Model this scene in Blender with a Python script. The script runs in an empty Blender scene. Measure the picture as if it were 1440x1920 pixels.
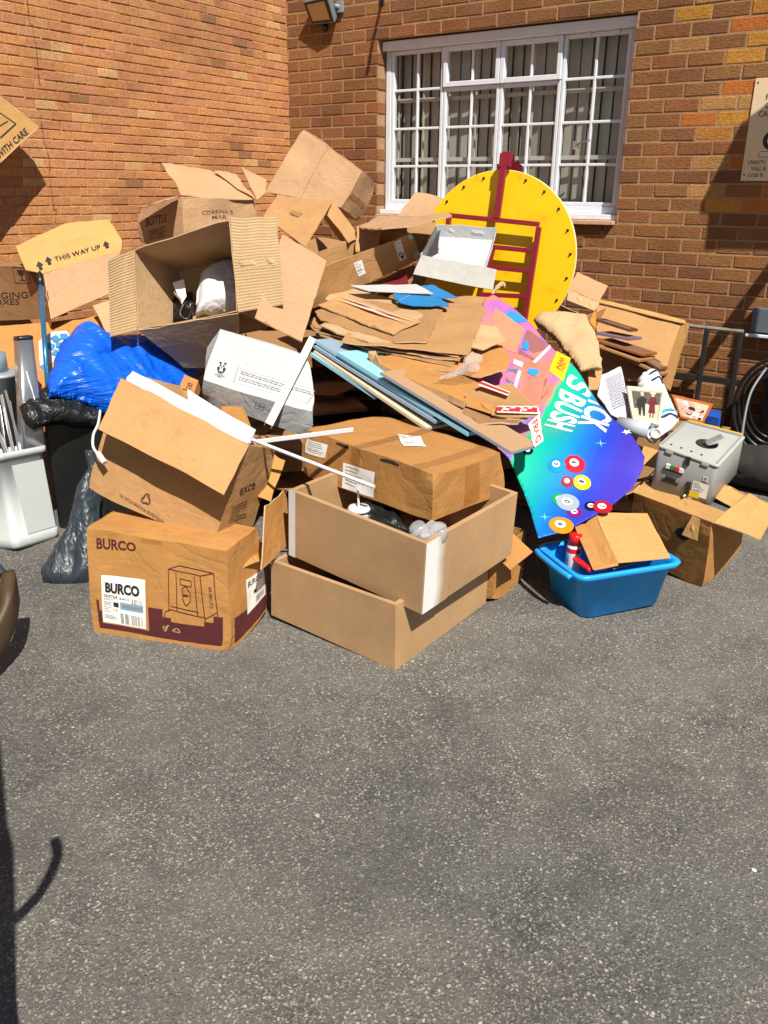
import bpy, bmesh, math, random
from mathutils import Vector as V, Matrix, noise
random.seed(11)
S = bpy.context.scene
COL = S.collection

# ------------------------------------------------------------------ camera, sky, sun, exposure
cam_d = bpy.data.cameras.new('camera')
cam = bpy.data.objects.new('camera', cam_d)
COL.objects.link(cam)
_r = V((0.818219, 0.574829, 0.009427)); _u = V((-0.213583, 0.288712, 0.933289)); _f = V((-0.53376, 0.765648, -0.359004))
CAMP = V((4.0632, -5.8514, 1.6))
m = Matrix.Identity(4)
for i in range(3):
    m[i][0], m[i][1], m[i][2], m[i][3] = _r[i], _u[i], -_f[i], CAMP[i]
cam.matrix_world = m
cam_d.sensor_fit = 'HORIZONTAL'
cam_d.sensor_width = 36.0
cam_d.lens = 36.0 * 1563.3 / 1440.0
cam_d.clip_start = 0.05
cam_d.clip_end = 2000.0
S.camera = cam

SUN = V((0.52, -0.36, 0.78)).normalized()
w = bpy.data.worlds.new('World')
S.world = w
w.use_nodes = True
nt = w.node_tree
sky = nt.nodes.new('ShaderNodeTexSky')
sky.sky_type = 'NISHITA'
sky.sun_disc = False
sky.sun_elevation = math.asin(SUN.z)
sky.sun_rotation = math.atan2(SUN.x, SUN.y)
nt.links.new(sky.outputs[0], nt.nodes['Background'].inputs[0])
nt.nodes['Background'].inputs[1].default_value = 0.04
sun_d = bpy.data.lights.new('sun', 'SUN')
sun_d.energy = 5.0
sun_d.angle = math.radians(0.5)
sun_d.color = (1.0, 0.93, 0.82)
sun = bpy.data.objects.new('sun', sun_d)
COL.objects.link(sun)
sun.location = (3, -4, 8)
sun.rotation_euler = SUN.to_track_quat('Z', 'Y').to_euler()
S.view_settings.view_transform = 'Standard'
S.view_settings.look = 'None'
S.view_settings.gamma = 1.0
S.view_settings.use_curve_mapping = False
S.view_settings.exposure = 0.55
S.cycles.max_bounces = 6
S.cycles.transparent_max_bounces = 8

# ------------------------------------------------------------------ geometry tables (metres, world axes)
GEO = {
    'burco': [[1.525, -4.161, -0.008], [2.062, -3.961, -0.008], [1.422, -3.903, 0.005], [1.978, -3.676, 0.033], [1.534, -4.15, 0.43], [2.068, -3.96, 0.415], [1.405, -3.929, 0.404], [1.985, -3.699, 0.404]],
    'drawer_lower': [[2.008, -3.684, 0.019], [2.623, -3.706, -0.003], [2.035, -3.047, 0.017], [2.643, -3.068, 0.006], [2.022, -3.686, 0.262], [2.623, -3.707, 0.262], [2.04, -3.049, 0.274], [2.649, -3.071, 0.262]],
    'drawer_upper': [[2.064, -3.626, 0.276], [2.703, -3.667, 0.232], [2.104, -3.032, 0.298], [2.743, -3.072, 0.256], [2.083, -3.636, 0.552], [2.72, -3.678, 0.508], [2.122, -3.043, 0.573], [2.76, -3.085, 0.527]],
    'tub': [[2.765, -2.77, -0.006], [3.024, -2.975, 0.002], [3.006, -2.434, 0.011], [3.253, -2.651, 0.013], [2.729, -2.793, 0.2], [3.005, -2.991, 0.198], [3.002, -2.438, 0.21], [3.294, -2.624, 0.21]],
    'machine_box': [[2.967, -2.284, 0.04], [3.331, -2.367, -0.007], [3.04, -1.992, 0.121], [3.405, -2.064, 0.096], [2.982, -2.378, 0.371], [3.346, -2.454, 0.338], [3.055, -2.087, 0.45], [3.415, -2.175, 0.398]],
    'machine': [[3.034, -2.328, 0.376], [3.293, -2.337, 0.352], [3.049, -1.969, 0.433], [3.316, -1.968, 0.418], [3.055, -2.348, 0.595], [3.314, -2.365, 0.555], [3.063, -2.005, 0.63], [3.329, -2.01, 0.603]],
    'recycled': [[1.328, -3.985, 0.495], [1.901, -3.869, 0.353], [1.262, -3.737, 0.437], [1.844, -3.621, 0.281], [1.41, -3.828, 0.919], [1.978, -3.735, 0.732], [1.344, -3.597, 0.823], [1.907, -3.503, 0.648]],
    'taped': [[1.901, -3.356, 0.499], [2.595, -3.44, 0.485], [1.961, -2.906, 0.497], [2.655, -2.991, 0.48], [1.91, -3.339, 0.698], [2.596, -3.441, 0.661], [1.968, -2.902, 0.673], [2.656, -3.0, 0.639]],
    'panda': [[1.387, -3.402, 0.749], [1.712, -3.039, 0.548], [1.189, -3.166, 0.923], [1.482, -2.808, 0.759], [1.434, -3.435, 0.848], [1.751, -3.066, 0.673], [1.285, -3.167, 1.016], [1.516, -2.839, 0.88]],
    'tub_carton_top': [[3.1, -2.852, 0.237], [3.254, -2.669, 0.232], [3.068, -2.424, 0.307], [2.903, -2.619, 0.33]],
    'tub_carton_side': [[3.1, -2.852, 0.237], [2.903, -2.619, 0.33], [2.859, -2.729, 0.301], [3.033, -2.933, 0.219]],
    'side_box': [[2.37, -3.077, 0.0], [2.669, -3.056, 0.014], [2.354, -2.757, 0.0], [2.654, -2.759, -0.035], [2.37, -3.077, 0.234], [2.672, -3.061, 0.234], [2.354, -2.757, 0.234], [2.654, -2.743, 0.234]],
    'open_box': [[0.487, -2.986, 0.912], [1.026, -2.791, 1.027], [0.382, -2.567, 0.77], [0.905, -2.379, 0.896], [0.37, -2.87, 1.306], [0.885, -2.669, 1.47], [0.249, -2.463, 1.165], [0.772, -2.274, 1.291]],
    'open_flap_left': [[0.507, -3.171, 0.904], [0.487, -2.986, 0.912], [0.319, -2.829, 1.302], [0.396, -3.056, 1.261]],
    'open_flap_right': [[1.026, -2.791, 1.027], [1.274, -2.724, 1.079], [1.131, -2.598, 1.479], [0.885, -2.669, 1.47]],
    'open_flap_bottom': [[0.574, -2.768, 0.69], [0.864, -2.625, 0.703], [1.027, -2.791, 1.025], [0.49, -2.985, 0.909]],
    'bottle_box': [[-0.676, -1.967, 1.261], [-0.239, -1.961, 1.228], [-0.516, -1.416, 1.25], [-0.111, -1.389, 1.313], [-0.642, -1.983, 1.478], [-0.25, -1.958, 1.552], [-0.527, -1.425, 1.55], [-0.113, -1.425, 1.54]],
    'bottle_flap': [[-0.251, -1.957, 1.555], [-0.092, -1.436, 1.54], [-0.485, -1.452, 1.728], [-0.553, -1.811, 1.759]],
    'bottle_flap_torn': [[-0.077, -1.453, 1.537], [-0.431, -1.486, 1.714], [-0.41, -1.406, 1.715], [-0.321, -1.389, 1.702]],
    'bottle_flap_back': [[-0.103, -1.404, 1.54], [-0.125, -1.309, 1.581], [-0.198, -1.214, 1.671], [-0.396, -1.251, 1.746]],
    'bottle_flap_left': [[-0.576, -2.024, 1.48], [-0.259, -1.963, 1.555], [-0.142, -2.147, 1.547], [-0.307, -2.151, 1.505]],
    'tilted_box': [[-0.293, -0.874, 1.538], [0.301, -0.81, 1.395], [-0.211, -0.699, 1.839], [0.37, -0.675, 1.634], [-0.274, -1.152, 1.587], [0.341, -1.053, 1.491], [-0.132, -0.878, 2.012], [0.417, -0.911, 1.733]],
    'tent_left': [[0.314, -1.807, 1.454], [0.737, -1.914, 1.293], [0.579, -1.452, 1.538], [0.141, -1.482, 1.57]],
    'tent_right': [[0.58, -1.453, 1.536], [0.859, -1.548, 1.336], [0.88, -1.677, 1.307], [0.635, -1.583, 1.454]],
    'tent_inner': [[0.564, -1.444, 1.523], [0.774, -1.489, 1.308], [0.516, -1.286, 1.291], [0.294, -1.232, 1.458]],
    'lean_panel': {'O': [1.173, -2.824, 1.02], 'A': [0.88109, 0.27627, -0.38386], 'B': [0.04885, 0.75414, 0.65489], 'N': [0.47041, -0.59578, 0.65097], 'poly': [[0.0, 0.0], [0.265, -0.0], [0.1334, 0.4646], [-0.1363, 0.4879]]},
    'long_box': [[0.941, -2.121, 0.968], [1.161, -1.318, 1.216], [0.751, -2.055, 1.009], [0.912, -1.318, 1.207], [1.017, -2.112, 1.2], [1.154, -1.404, 1.369], [0.764, -2.109, 1.202], [0.887, -1.408, 1.379]],
    'top_sheet_shelf': {'O': [0.833, -1.545, 1.397], 'A': [0.77061, -0.63725, 0.00841], 'B': [0.62942, 0.76308, 0.14677], 'N': [-0.09995, -0.10781, 0.98913], 'poly': [[0.0, 0.0], [0.2902, -0.0], [0.4225, 0.0478], [0.5193, 0.2213], [0.3154, 0.5077], [0.0269, 0.5796], [-0.0308, 0.3773], [-0.7392, 0.3508]]},
    'top_sheet_hanging': {'O': [0.864, -1.582, 1.395], 'A': [0.82614, 0.56274, -0.02865], 'B': [-0.28221, 0.45724, 0.84338], 'N': [0.4877, -0.68866, 0.53656], 'poly': [[0.0, 0.0], [0.1584, 0.0], [0.1321, -0.1456], [0.0009, -0.1584]]},
    'top_sheet_shade': {'O': [0.832, -1.295, 1.377], 'A': [0.57126, 0.81214, 0.11873], 'B': [-0.69943, 0.40599, 0.5882], 'N': [0.42949, -0.41905, 0.79996], 'poly': [[0.0, 0.0], [0.3984, 0.0], [0.1702, -0.283], [0.1773, -0.0922], [-0.0802, -0.1667]]},
    'top_sheet_back': {'O': [0.701, -0.688, 1.594], 'A': [0.82135, 0.54818, -0.15777], 'B': [-0.37228, 0.72469, 0.57985], 'N': [0.4322, -0.41752, 0.7993], 'poly': [[0.0, 0.0], [0.1234, 0.0], [0.2488, -0.023], [0.1533, -0.2172], [-0.0965, -0.2757]]},
    'tray': [[1.276, -1.493, 1.249], [1.638, -1.366, 1.179], [1.48, -0.933, 1.391], [1.132, -1.089, 1.407]],
    'tray_front': [[1.288, -1.599, 1.147], [1.731, -1.429, 1.073], [1.71, -1.356, 1.177], [1.276, -1.493, 1.249]],
    'flat1': {'O': [1.089, -2.238, 1.015], 'A': [0.96673, -0.21916, -0.13189], 'B': [0.23442, 0.96542, 0.11403], 'N': [0.10234, -0.14116, 0.98468], 'poly': [[0.0, 0.0], [0.6138, 0.0], [0.5557, 0.2439], [-0.0597, 0.2255]]},
    'flat2': {'O': [1.016, -2.082, 1.03], 'A': [0.97768, -0.1683, -0.12573], 'B': [0.18347, 0.97558, 0.12078], 'N': [0.10234, -0.14116, 0.98468], 'poly': [[0.0, 0.0], [0.3911, 0.0], [0.6636, 0.0866], [0.5755, 0.2013], [0.2645, 0.2904], [-0.0535, 0.2546], [-0.1167, 0.185]]},
    'flat3': {'O': [1.495, -2.553, 0.901], 'A': [0.93322, 0.35636, -0.0459], 'B': [-0.34443, 0.92362, 0.1682], 'N': [0.10234, -0.14116, 0.98468], 'poly': [[0.0, 0.0], [0.6383, 0.0], [0.6057, 0.9716], [0.3682, 0.8999], [0.2328, 0.6591], [-0.0341, 0.7352]]},
    'flat4': {'O': [1.126, -2.311, 0.989], 'A': [0.76696, -0.61918, -0.16847], 'B': [0.63348, 0.77246, 0.0449], 'N': [0.10234, -0.14116, 0.98468], 'poly': [[0.0, 0.0], [0.1391, -0.0], [0.5496, 0.2945], [0.586, 0.4432], [0.1175, 0.6892], [-0.2023, 0.1948]]},
    'flat5': {'O': [1.131, -2.363, 0.952], 'A': [0.80322, -0.57223, -0.16551], 'B': [0.58682, 0.80786, 0.05482], 'N': [0.10234, -0.14116, 0.98468], 'poly': [[0.0, 0.0], [0.1101, -0.0], [0.5396, 0.3488], [0.7414, 0.5488], [0.2687, 0.8792], [-0.3191, 0.2736]]},
    'flat6': {'O': [1.146, -2.391, 0.934], 'A': [0.83293, -0.52901, -0.1624], 'B': [0.54383, 0.83679, 0.06344], 'N': [0.10234, -0.14116, 0.98468], 'poly': [[0.0, 0.0], [0.128, 0.0], [0.5654, 0.3197], [0.7633, 0.5193], [0.4083, 0.8156], [-0.1834, 0.2521]]},
    'flat7': {'O': [1.186, -2.413, 0.913], 'A': [0.88063, -0.44749, -0.15567], 'B': [0.46261, 0.88308, 0.07851], 'N': [0.10234, -0.14116, 0.98468], 'poly': [[0.0, 0.0], [0.1119, 0.0], [0.4086, 0.1601], [0.7599, 0.4009], [0.547, 0.7205], [-0.1607, 0.2492]]},
    'flat8': {'O': [1.375, -2.427, 0.867], 'A': [0.78174, -0.60073, -0.16736], 'B': [0.61515, 0.78689, 0.04887], 'N': [0.10234, -0.14116, 0.98468], 'poly': [[0.0, 0.0], [0.0661, 0.0], [0.3392, 0.2546], [0.5533, 0.3979], [0.5329, 0.5848], [0.2883, 0.8212], [-0.2142, 0.2531]]},
    'flat9': {'O': [1.662, -2.421, 0.848], 'A': [0.97593, -0.17739, -0.12686], 'B': [0.19258, 0.97397, 0.11961], 'N': [0.10234, -0.14116, 0.98468], 'poly': [[0.0, 0.0], [0.2943, -0.0], [0.5338, 0.1115], [0.5574, 0.289], [0.5004, 0.3852], [0.2781, 0.5409], [0.0358, 0.2731]]},
    'flat10': {'O': [1.241, -2.225, 0.981], 'A': [0.99184, 0.09011, -0.09016], 'B': [-0.076, 0.98588, 0.14923], 'N': [0.10234, -0.14116, 0.98468], 'poly': [[0.0, 0.0], [0.2018, 0.0], [0.4206, -0.0442], [0.4666, -0.2247], [0.3503, -0.2983], [0.0221, -0.2374]]},
    'flat11': {'O': [1.879, -2.174, 0.892], 'A': [0.99429, 0.04451, -0.09695], 'B': [-0.03014, 0.98899, 0.14491], 'N': [0.10234, -0.14116, 0.98468], 'poly': [[0.0, 0.0], [0.2033, -0.0], [0.2457, 0.1718], [0.1002, 0.3549], [-0.0417, 0.3198]]},
    'flat12': {'O': [1.238, -2.441, 0.893], 'A': [0.99286, -0.04651, -0.10985], 'B': [0.06131, 0.98889, 0.13539], 'N': [0.10234, -0.14116, 0.98468], 'poly': [[0.0, 0.0], [0.1772, 0.0], [0.4009, 0.0056], [0.4901, 0.1308], [0.241, 0.1823], [-0.0313, 0.1536]]},
    'gap_sheet': {'O': [0.123, -1.259, 1.264], 'A': [0.65936, 0.72322, 0.2054], 'B': [-0.70292, 0.49608, 0.50971], 'N': [0.26674, -0.48046, 0.83547], 'poly': [[0.0, 0.0], [0.1519, 0.0], [0.2818, -0.0865], [0.5257, -0.102], [0.4122, -0.4274], [0.1827, -0.4597], [-0.0007, -0.3922]]},
    'gap_sheet2': {'O': [0.768, -1.533, 1.001], 'A': [0.66142, 0.642, 0.38776], 'B': [-0.7404, 0.64143, 0.20095], 'N': [-0.11971, -0.42001, 0.89959], 'poly': [[0.0, 0.0], [0.1663, -0.0], [0.4403, -0.0111], [0.4481, -0.2898], [0.3442, -0.5206], [0.0921, -0.3016]]},
    'red_sheet': {'O': [1.015, -1.672, 1.04], 'A': [0.44181, 0.80587, 0.39418], 'B': [-0.89, 0.44893, 0.07973], 'N': [-0.11271, -0.38604, 0.91557], 'poly': [[0.0, 0.0], [0.1243, 0.0], [0.276, -0.0096], [0.185, -0.1878], [0.1157, -0.123], [0.0451, -0.1594]]},
    'blue_sheet': {'O': [1.321, -1.834, 1.08], 'A': [0.50965, -0.83054, -0.22464], 'B': [0.84644, 0.53081, -0.04214], 'N': [0.15424, -0.16867, 0.97353], 'poly': [[0.0, 0.0], [0.1141, 0.0], [0.2086, 0.04], [0.2293, 0.1136], [0.213, 0.308], [0.1486, 0.2964], [0.0735, 0.2368], [0.053, 0.3562], [-0.01, 0.3145], [-0.1291, 0.2161]]},
    'white_sheet': {'O': [1.081, -1.937, 1.099], 'A': [0.97673, -0.16653, -0.13514], 'B': [0.18514, 0.97278, 0.13934], 'N': [0.10826, -0.16111, 0.98098], 'poly': [[0.0, 0.0], [0.1502, 0.0], [0.2609, 0.0881], [0.2842, 0.0985], [0.4286, 0.236], [0.2612, 0.274]]},
    'front_carton': {'O': [1.674, -2.573, 0.845], 'A': [0.92531, -0.35405, -0.13584], 'B': [0.35417, 0.93487, -0.02409], 'N': [0.13552, -0.02581, 0.99044], 'poly': [[0.0, 0.0], [0.2531, 0.0], [0.6636, 0.0708], [0.5641, 0.197], [0.5596, 0.3117], [0.3753, 0.3016], [-0.0052, 0.1618]]},
    'fragile_top': [[2.292, -2.693, 0.774], [2.435, -2.687, 0.742], [2.473, -2.361, 0.684], [2.308, -2.307, 0.765]],
    'fragile_side': [[2.31, -2.717, 0.724], [2.447, -2.709, 0.704], [2.435, -2.687, 0.742], [2.292, -2.693, 0.774]],
    'fragile_end': [[2.447, -2.709, 0.704], [2.512, -2.383, 0.636], [2.473, -2.361, 0.684], [2.435, -2.687, 0.742]],
    'under_sheet1': {'O': [2.057, -2.686, 0.748], 'A': [0.94377, -0.29612, -0.14702], 'B': [0.2714, 0.94788, -0.16695], 'N': [0.18879, 0.11766, 0.97494], 'poly': [[0.0, 0.0], [0.4007, 0.0], [0.4228, 0.1729], [0.3361, 0.3741], [0.0856, 0.3026]]},
    'under_sheet2': {'O': [1.998, -2.687, 0.789], 'A': [0.96573, -0.11694, -0.23171], 'B': [0.10672, 0.9927, -0.05617], 'N': [0.23658, 0.02952, 0.97116], 'poly': [[0.0, 0.0], [0.4005, 0.0], [0.4897, 0.1656], [0.449, 0.3019], [0.1637, 0.243]]},
    'board1': [[1.373, -2.648, 0.843], [1.857, -2.765, 0.712], [1.872, -2.466, 0.686], [1.388, -2.35, 0.818]],
    'board2': [[1.384, -2.636, 0.853], [2.205, -2.868, 0.641], [2.218, -2.61, 0.619], [1.397, -2.377, 0.831]],
    'board3': [[1.372, -2.621, 0.876], [2.229, -2.838, 0.67], [2.241, -2.6, 0.649], [1.384, -2.382, 0.856]],
    'board4': [[1.352, -2.597, 0.9], [2.205, -2.819, 0.691], [2.216, -2.6, 0.672], [1.364, -2.378, 0.882]],
    'board5': [[1.549, -2.657, 0.869], [2.414, -2.873, 0.656], [2.427, -2.624, 0.635], [1.562, -2.408, 0.848]],
    'board6': [[1.874, -2.752, 0.826], [2.643, -2.923, 0.626], [2.662, -2.72, 0.613], [1.893, -2.548, 0.813]],
    'banner': {'O': [1.752, -1.568, 1.05], 'A': [0.20652, -0.88923, -0.40818], 'B': [0.95758, 0.26937, -0.10235], 'N': [0.20097, -0.36973, 0.90715], 'poly': [[0.0, 0.0], [-0.0746, 0.0326], [0.0398, 0.1762], [0.2201, 0.3619], [0.3804, 0.5108], [0.5527, 0.6548], [0.7423, 0.7942], [0.9177, 0.9111], [1.0631, 1.0055], [1.1187, 1.0417], [1.1836, 1.044], [1.2863, 1.0226], [1.4137, 0.9571], [1.5164, 0.8858], [1.5981, 0.8237], [1.6572, 0.7695], [1.7101, 0.7037], [1.6473, 0.6736], [1.5464, 0.6317], [1.4534, 0.5815], [1.3788, 0.5275], [1.3084, 0.4734], [1.2487, 0.3884], [1.1188, 0.2373], [0.9007, 0.1196], [0.5403, 0.0694], [0.2918, 0.0362]]},
    'bin_flap': [[1.87, -0.661, 1.029], [2.106, -0.723, 0.963], [2.055, -0.46, 1.042], [1.831, -0.45, 1.118]],
    'bin_flap_low': [[1.895, -0.737, 0.968], [2.114, -0.802, 0.923], [2.107, -0.724, 0.96], [1.871, -0.662, 1.026]],
    'paper_bag': {'O': [2.013, -1.379, 0.958], 'A': [0.87521, 0.48167, 0.04476], 'B': [-0.44245, 0.75964, 0.47663], 'N': [0.19558, -0.43696, 0.87796], 'poly': [[0.0, 0.0], [0.1432, -0.0], [0.2625, -0.0291], [0.2659, -0.0979], [0.2937, -0.1852], [0.3023, -0.3522], [0.3034, -0.4984], [0.2434, -0.4928], [0.195, -0.5135], [0.138, -0.3663], [0.0535, -0.1876], [-0.0381, -0.0585]]},
    'lying_panel': {'O': [2.035, -0.583, 0.944], 'A': [0.98786, 0.02257, -0.15373], 'B': [0.06571, 0.83586, 0.545], 'N': [0.14079, -0.54848, 0.82423], 'poly': [[0.0, 0.0], [0.2577, -0.0], [0.5715, 0.0154], [0.6526, -0.5127], [0.2703, -0.5664]]},
    'lying_wall': {'O': [2.576, -0.561, 0.863], 'A': [0.87498, -0.28493, 0.39144], 'B': [-0.01006, 0.79762, 0.60308], 'N': [-0.48406, -0.53162, 0.69503], 'poly': [[0.0, 0.0], [0.0344, 0.0], [0.0809, -0.0553], [0.1514, -0.6032], [0.0633, -0.5268]]},
    'lying_lip': [[2.047, -0.599, 0.953], [2.617, -0.593, 0.87], [2.594, -0.548, 0.889], [2.03, -0.54, 0.966]],
    'pf1': [[2.204, -1.007, 0.908], [2.406, -0.956, 0.855], [2.412, -0.837, 0.845], [2.21, -0.888, 0.897]],
    'pf2': [[2.24, -1.079, 0.841], [2.426, -1.026, 0.816], [2.436, -0.827, 0.799], [2.25, -0.88, 0.824]],
    'pf3': [[2.27, -1.138, 0.809], [2.531, -1.054, 0.739], [2.542, -0.835, 0.72], [2.281, -0.919, 0.79]],
    'pf4': [[2.29, -1.174, 0.785], [2.532, -1.105, 0.713], [2.544, -0.886, 0.694], [2.302, -0.955, 0.766]],
    'pf5': [[2.425, -1.018, 0.75], [2.626, -1.001, 0.656], [2.634, -0.842, 0.642], [2.433, -0.859, 0.736]],
    'pf6': [[2.427, -1.084, 0.719], [2.649, -1.045, 0.638], [2.657, -0.886, 0.624], [2.435, -0.925, 0.706]],
    'letter': {'O': [2.468, -1.527, 0.691], 'A': [0.1742, 0.98142, 0.08037], 'B': [-0.86677, 0.11409, 0.48549], 'N': [0.4673, -0.15424, 0.87054], 'poly': [[0.0, 0.0], [0.19, 0.0], [0.05, -0.1491], [-0.1784, -0.338], [-0.252, -0.2482], [-0.1936, -0.1126]]},
    'photo1': [[2.755, -1.8, 0.543], [2.878, -1.759, 0.529], [2.802, -1.457, 0.646], [2.62, -1.554, 0.655]],
    'photo2': [[2.861, -1.338, 0.478], [2.979, -1.329, 0.462], [2.963, -1.091, 0.519], [2.744, -1.15, 0.553]],
    'towel': {'O': [2.611, -1.364, 0.653], 'A': [0.11411, 0.96321, 0.2433], 'B': [-0.95231, 0.0363, 0.30296], 'N': [0.28298, -0.26627, 0.92142], 'poly': [[0.0, 0.0], [0.1067, 0.0], [0.1436, -0.0471], [0.0291, -0.1473], [-0.08, -0.2428], [-0.1906, -0.3401], [-0.3382, -0.3407], [-0.424, -0.3364], [-0.372, -0.2798], [-0.24, -0.1589]]},
    'machine_flap_right': [[3.346, -2.454, 0.338], [3.415, -2.175, 0.398], [3.504, -1.991, 0.303], [3.526, -2.401, 0.286]],
    'machine_flap_left': [[2.982, -2.378, 0.371], [2.928, -2.405, 0.338], [2.928, -2.083, 0.323], [2.962, -1.996, 0.374]],
    'machine_flap_back': [[2.962, -1.996, 0.374], [2.888, -2.072, 0.405], [2.876, -1.985, 0.469], [2.932, -1.931, 0.445]],
    'scrap1': {'O': [1.821, -3.442, 0.6], 'A': [0.65398, 0.64391, -0.3971], 'B': [-0.34749, 0.72194, 0.59838], 'N': [0.67199, -0.25334, 0.69588], 'poly': [[0.0, 0.0], [0.0698, -0.0], [0.0636, -0.0696], [0.0592, -0.1344], [0.0632, -0.1741], [0.0517, -0.2143], [-0.0018, -0.2152], [-0.0095, -0.1519], [-0.0218, -0.0971]]},
    'scrap2': [[2.111, -3.836, 0.304], [2.02, -3.579, 0.294], [1.96, -3.501, 0.492], [2.044, -3.725, 0.501]],
    'burco_flap': [[1.974, -3.868, 0.356], [2.028, -3.887, 0.292], [2.036, -3.764, 0.292], [1.938, -3.634, 0.297]],
    'ke_box': [[1.236, -3.414, 0.751], [1.315, -3.388, 0.746], [1.252, -3.289, 0.799], [1.172, -3.297, 0.817]],
    'behind_top': [[1.541, -3.533, 0.684], [1.722, -3.444, 0.688], [1.544, -3.313, 0.732], [1.435, -3.365, 0.726]],
    'rec_flap': [[1.465, -3.993, 0.764], [2.018, -3.903, 0.595], [1.978, -3.735, 0.732], [1.41, -3.828, 0.919]],
    'rec_paper': [[1.408, -3.819, 0.898], [1.966, -3.725, 0.73], [1.953, -3.676, 0.756], [1.393, -3.754, 0.934]],
    'rec_back': [[1.341, -3.667, 0.807], [1.607, -3.643, 0.784], [1.372, -3.505, 0.828], [1.252, -3.595, 0.87]],
    'white_bin': [[0.621, -3.912, 0.02], [0.601, -3.658, -0.0], [0.405, -3.932, -0.017], [0.386, -3.677, -0.038], [0.54, -3.883, 0.466], [0.522, -3.628, 0.445], [0.325, -3.902, 0.428], [0.305, -3.648, 0.408]],
    'black_bin': [[0.515, -3.618, -0.076], [0.742, -3.541, 0.012], [0.402, -3.332, -0.194], [0.677, -3.232, -0.131], [0.253, -3.459, 0.518], [0.592, -3.347, 0.51], [0.204, -3.145, 0.363], [0.48, -3.044, 0.426]],
    'steel_tube': [[0.434, -3.671, 0.559], [0.457, -3.574, 0.621], [0.336, -3.645, 0.538], [0.371, -3.545, 0.589], [0.329, -3.568, 0.934], [0.354, -3.5, 0.93], [0.235, -3.536, 0.92], [0.26, -3.466, 0.922]],
    'this_front': [[-0.195, -3.029, 0.914], [-0.122, -2.66, 1.036], [-0.216, -2.492, 1.254], [-0.342, -2.944, 1.148]],
    'this_flap': {'O': [-0.342, -2.944, 1.148], 'A': [0.2628, 0.93914, 0.22123], 'B': [-0.84724, 0.11491, 0.51863], 'N': [0.46165, -0.32373, 0.82588], 'poly': [[0.0, 0.0], [0.4806, 0.0], [0.5355, 0.0795], [0.5516, 0.1782], [0.5645, 0.2916], [0.3077, 0.3569], [-0.0286, 0.2718], [-0.07, 0.0681]]},
    'pack_box': [[-1.305, -3.074, 0.794], [-0.409, -2.88, 0.881], [-1.297, -2.884, 0.822], [-0.455, -2.739, 0.886], [-1.255, -3.037, 1.145], [-0.48, -2.954, 1.176], [-1.317, -2.912, 1.139], [-0.474, -2.766, 1.203]],
    'low_sheet': {'O': [-0.179, -3.518, 0.631], 'A': [0.95668, 0.28931, -0.03248], 'B': [-0.25541, 0.88762, 0.38328], 'N': [0.13971, -0.35838, 0.92306], 'poly': [[0.0, 0.0], [0.5022, -0.0], [0.4917, 0.5126], [0.3094, 0.8028], [0.1813, 0.69], [-0.0932, 0.607], [-0.4036, 0.5176]]},
    'tape_sheet': {'O': [0.044, -3.293, 0.679], 'A': [0.51432, 0.85438, -0.0742], 'B': [-0.6447, 0.44225, 0.62351], 'N': [0.56553, -0.27285, 0.77828], 'poly': [[0.0, 0.0], [0.0635, -0.0], [0.137, 0.1706], [0.192, 0.2299], [0.1544, 0.3079], [0.0735, 0.2978], [0.0057, 0.2261]]},
    'tan_scrap': {'O': [-0.078, -2.831, 0.977], 'A': [0.26308, 0.93428, 0.24065], 'B': [-0.89516, 0.14335, 0.42206], 'N': [0.35982, -0.32645, 0.87405], 'poly': [[0.0, 0.0], [0.1162, 0.0], [-0.0531, -0.3016], [-0.05, -0.2372]]},
    'care_face': {'O': [-0.928, -3.055, 2.332], 'A': [-0.10395, 0.82762, 0.55157], 'B': [-0.21071, -0.56031, 0.80103], 'N': [0.972, -0.03296, 0.23264], 'poly': [[0.0, 0.0], [0.1316, -0.3866], [0.2026, -0.6268], [-0.1639, -0.6268], [-0.7665, -0.6231]]},
    'blue_bag': {'O': [0.164, -3.118, 0.916], 'A': [0.5544, 0.50687, -0.6601], 'B': [-0.42772, 0.85391, 0.29646], 'N': [0.71393, 0.11798, 0.6902], 'poly': [[0.0, 0.0], [0.0429, -0.0], [0.0974, 0.004], [0.1887, 0.0976], [0.2644, 0.2], [0.3958, 0.3148], [0.5395, 0.3298], [0.6552, 0.2783], [0.6699, 0.0537], [0.5945, -0.152], [0.4683, -0.3981], [0.363, -0.4462], [0.2294, -0.4905], [0.1218, -0.5734], [0.0793, -0.5036], [0.0566, -0.4375], [0.0305, -0.3347], [0.0034, -0.2283], [0.0045, -0.1187]]},
    'grey_bag': {'O': [0.879, -3.656, 0.488], 'A': [0.75292, 0.63559, 0.17067], 'B': [-0.46497, 0.33023, 0.82143], 'N': [0.46574, -0.69783, 0.54417], 'poly': [[0.0, 0.0], [0.0537, 0.0], [0.0839, -0.0771], [0.0527, -0.2221], [0.0403, -0.3928], [0.007, -0.5803], [-0.0486, -0.6129], [-0.1614, -0.6108], [-0.2426, -0.5764], [-0.2477, -0.5084], [-0.1905, -0.4346], [-0.1079, -0.328], [-0.0753, -0.2477], [-0.0496, -0.1652], [0.0097, -0.0883]]},
    'bag_lip': {'O': [0.402, -3.661, 0.617], 'A': [-0.23475, 0.91895, 0.31689], 'B': [-0.73313, -0.38144, 0.56305], 'N': [0.63829, -0.10015, 0.76326], 'poly': [[0.0, 0.0], [0.0994, 0.0], [0.1939, -0.0062], [0.2812, 0.0236], [0.233, -0.0489], [0.233, -0.1488], [0.2629, -0.2853], [0.198, -0.336], [0.1123, -0.2344], [0.0515, -0.1563], [-0.0436, -0.1129], [-0.0399, -0.051]]},
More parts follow.
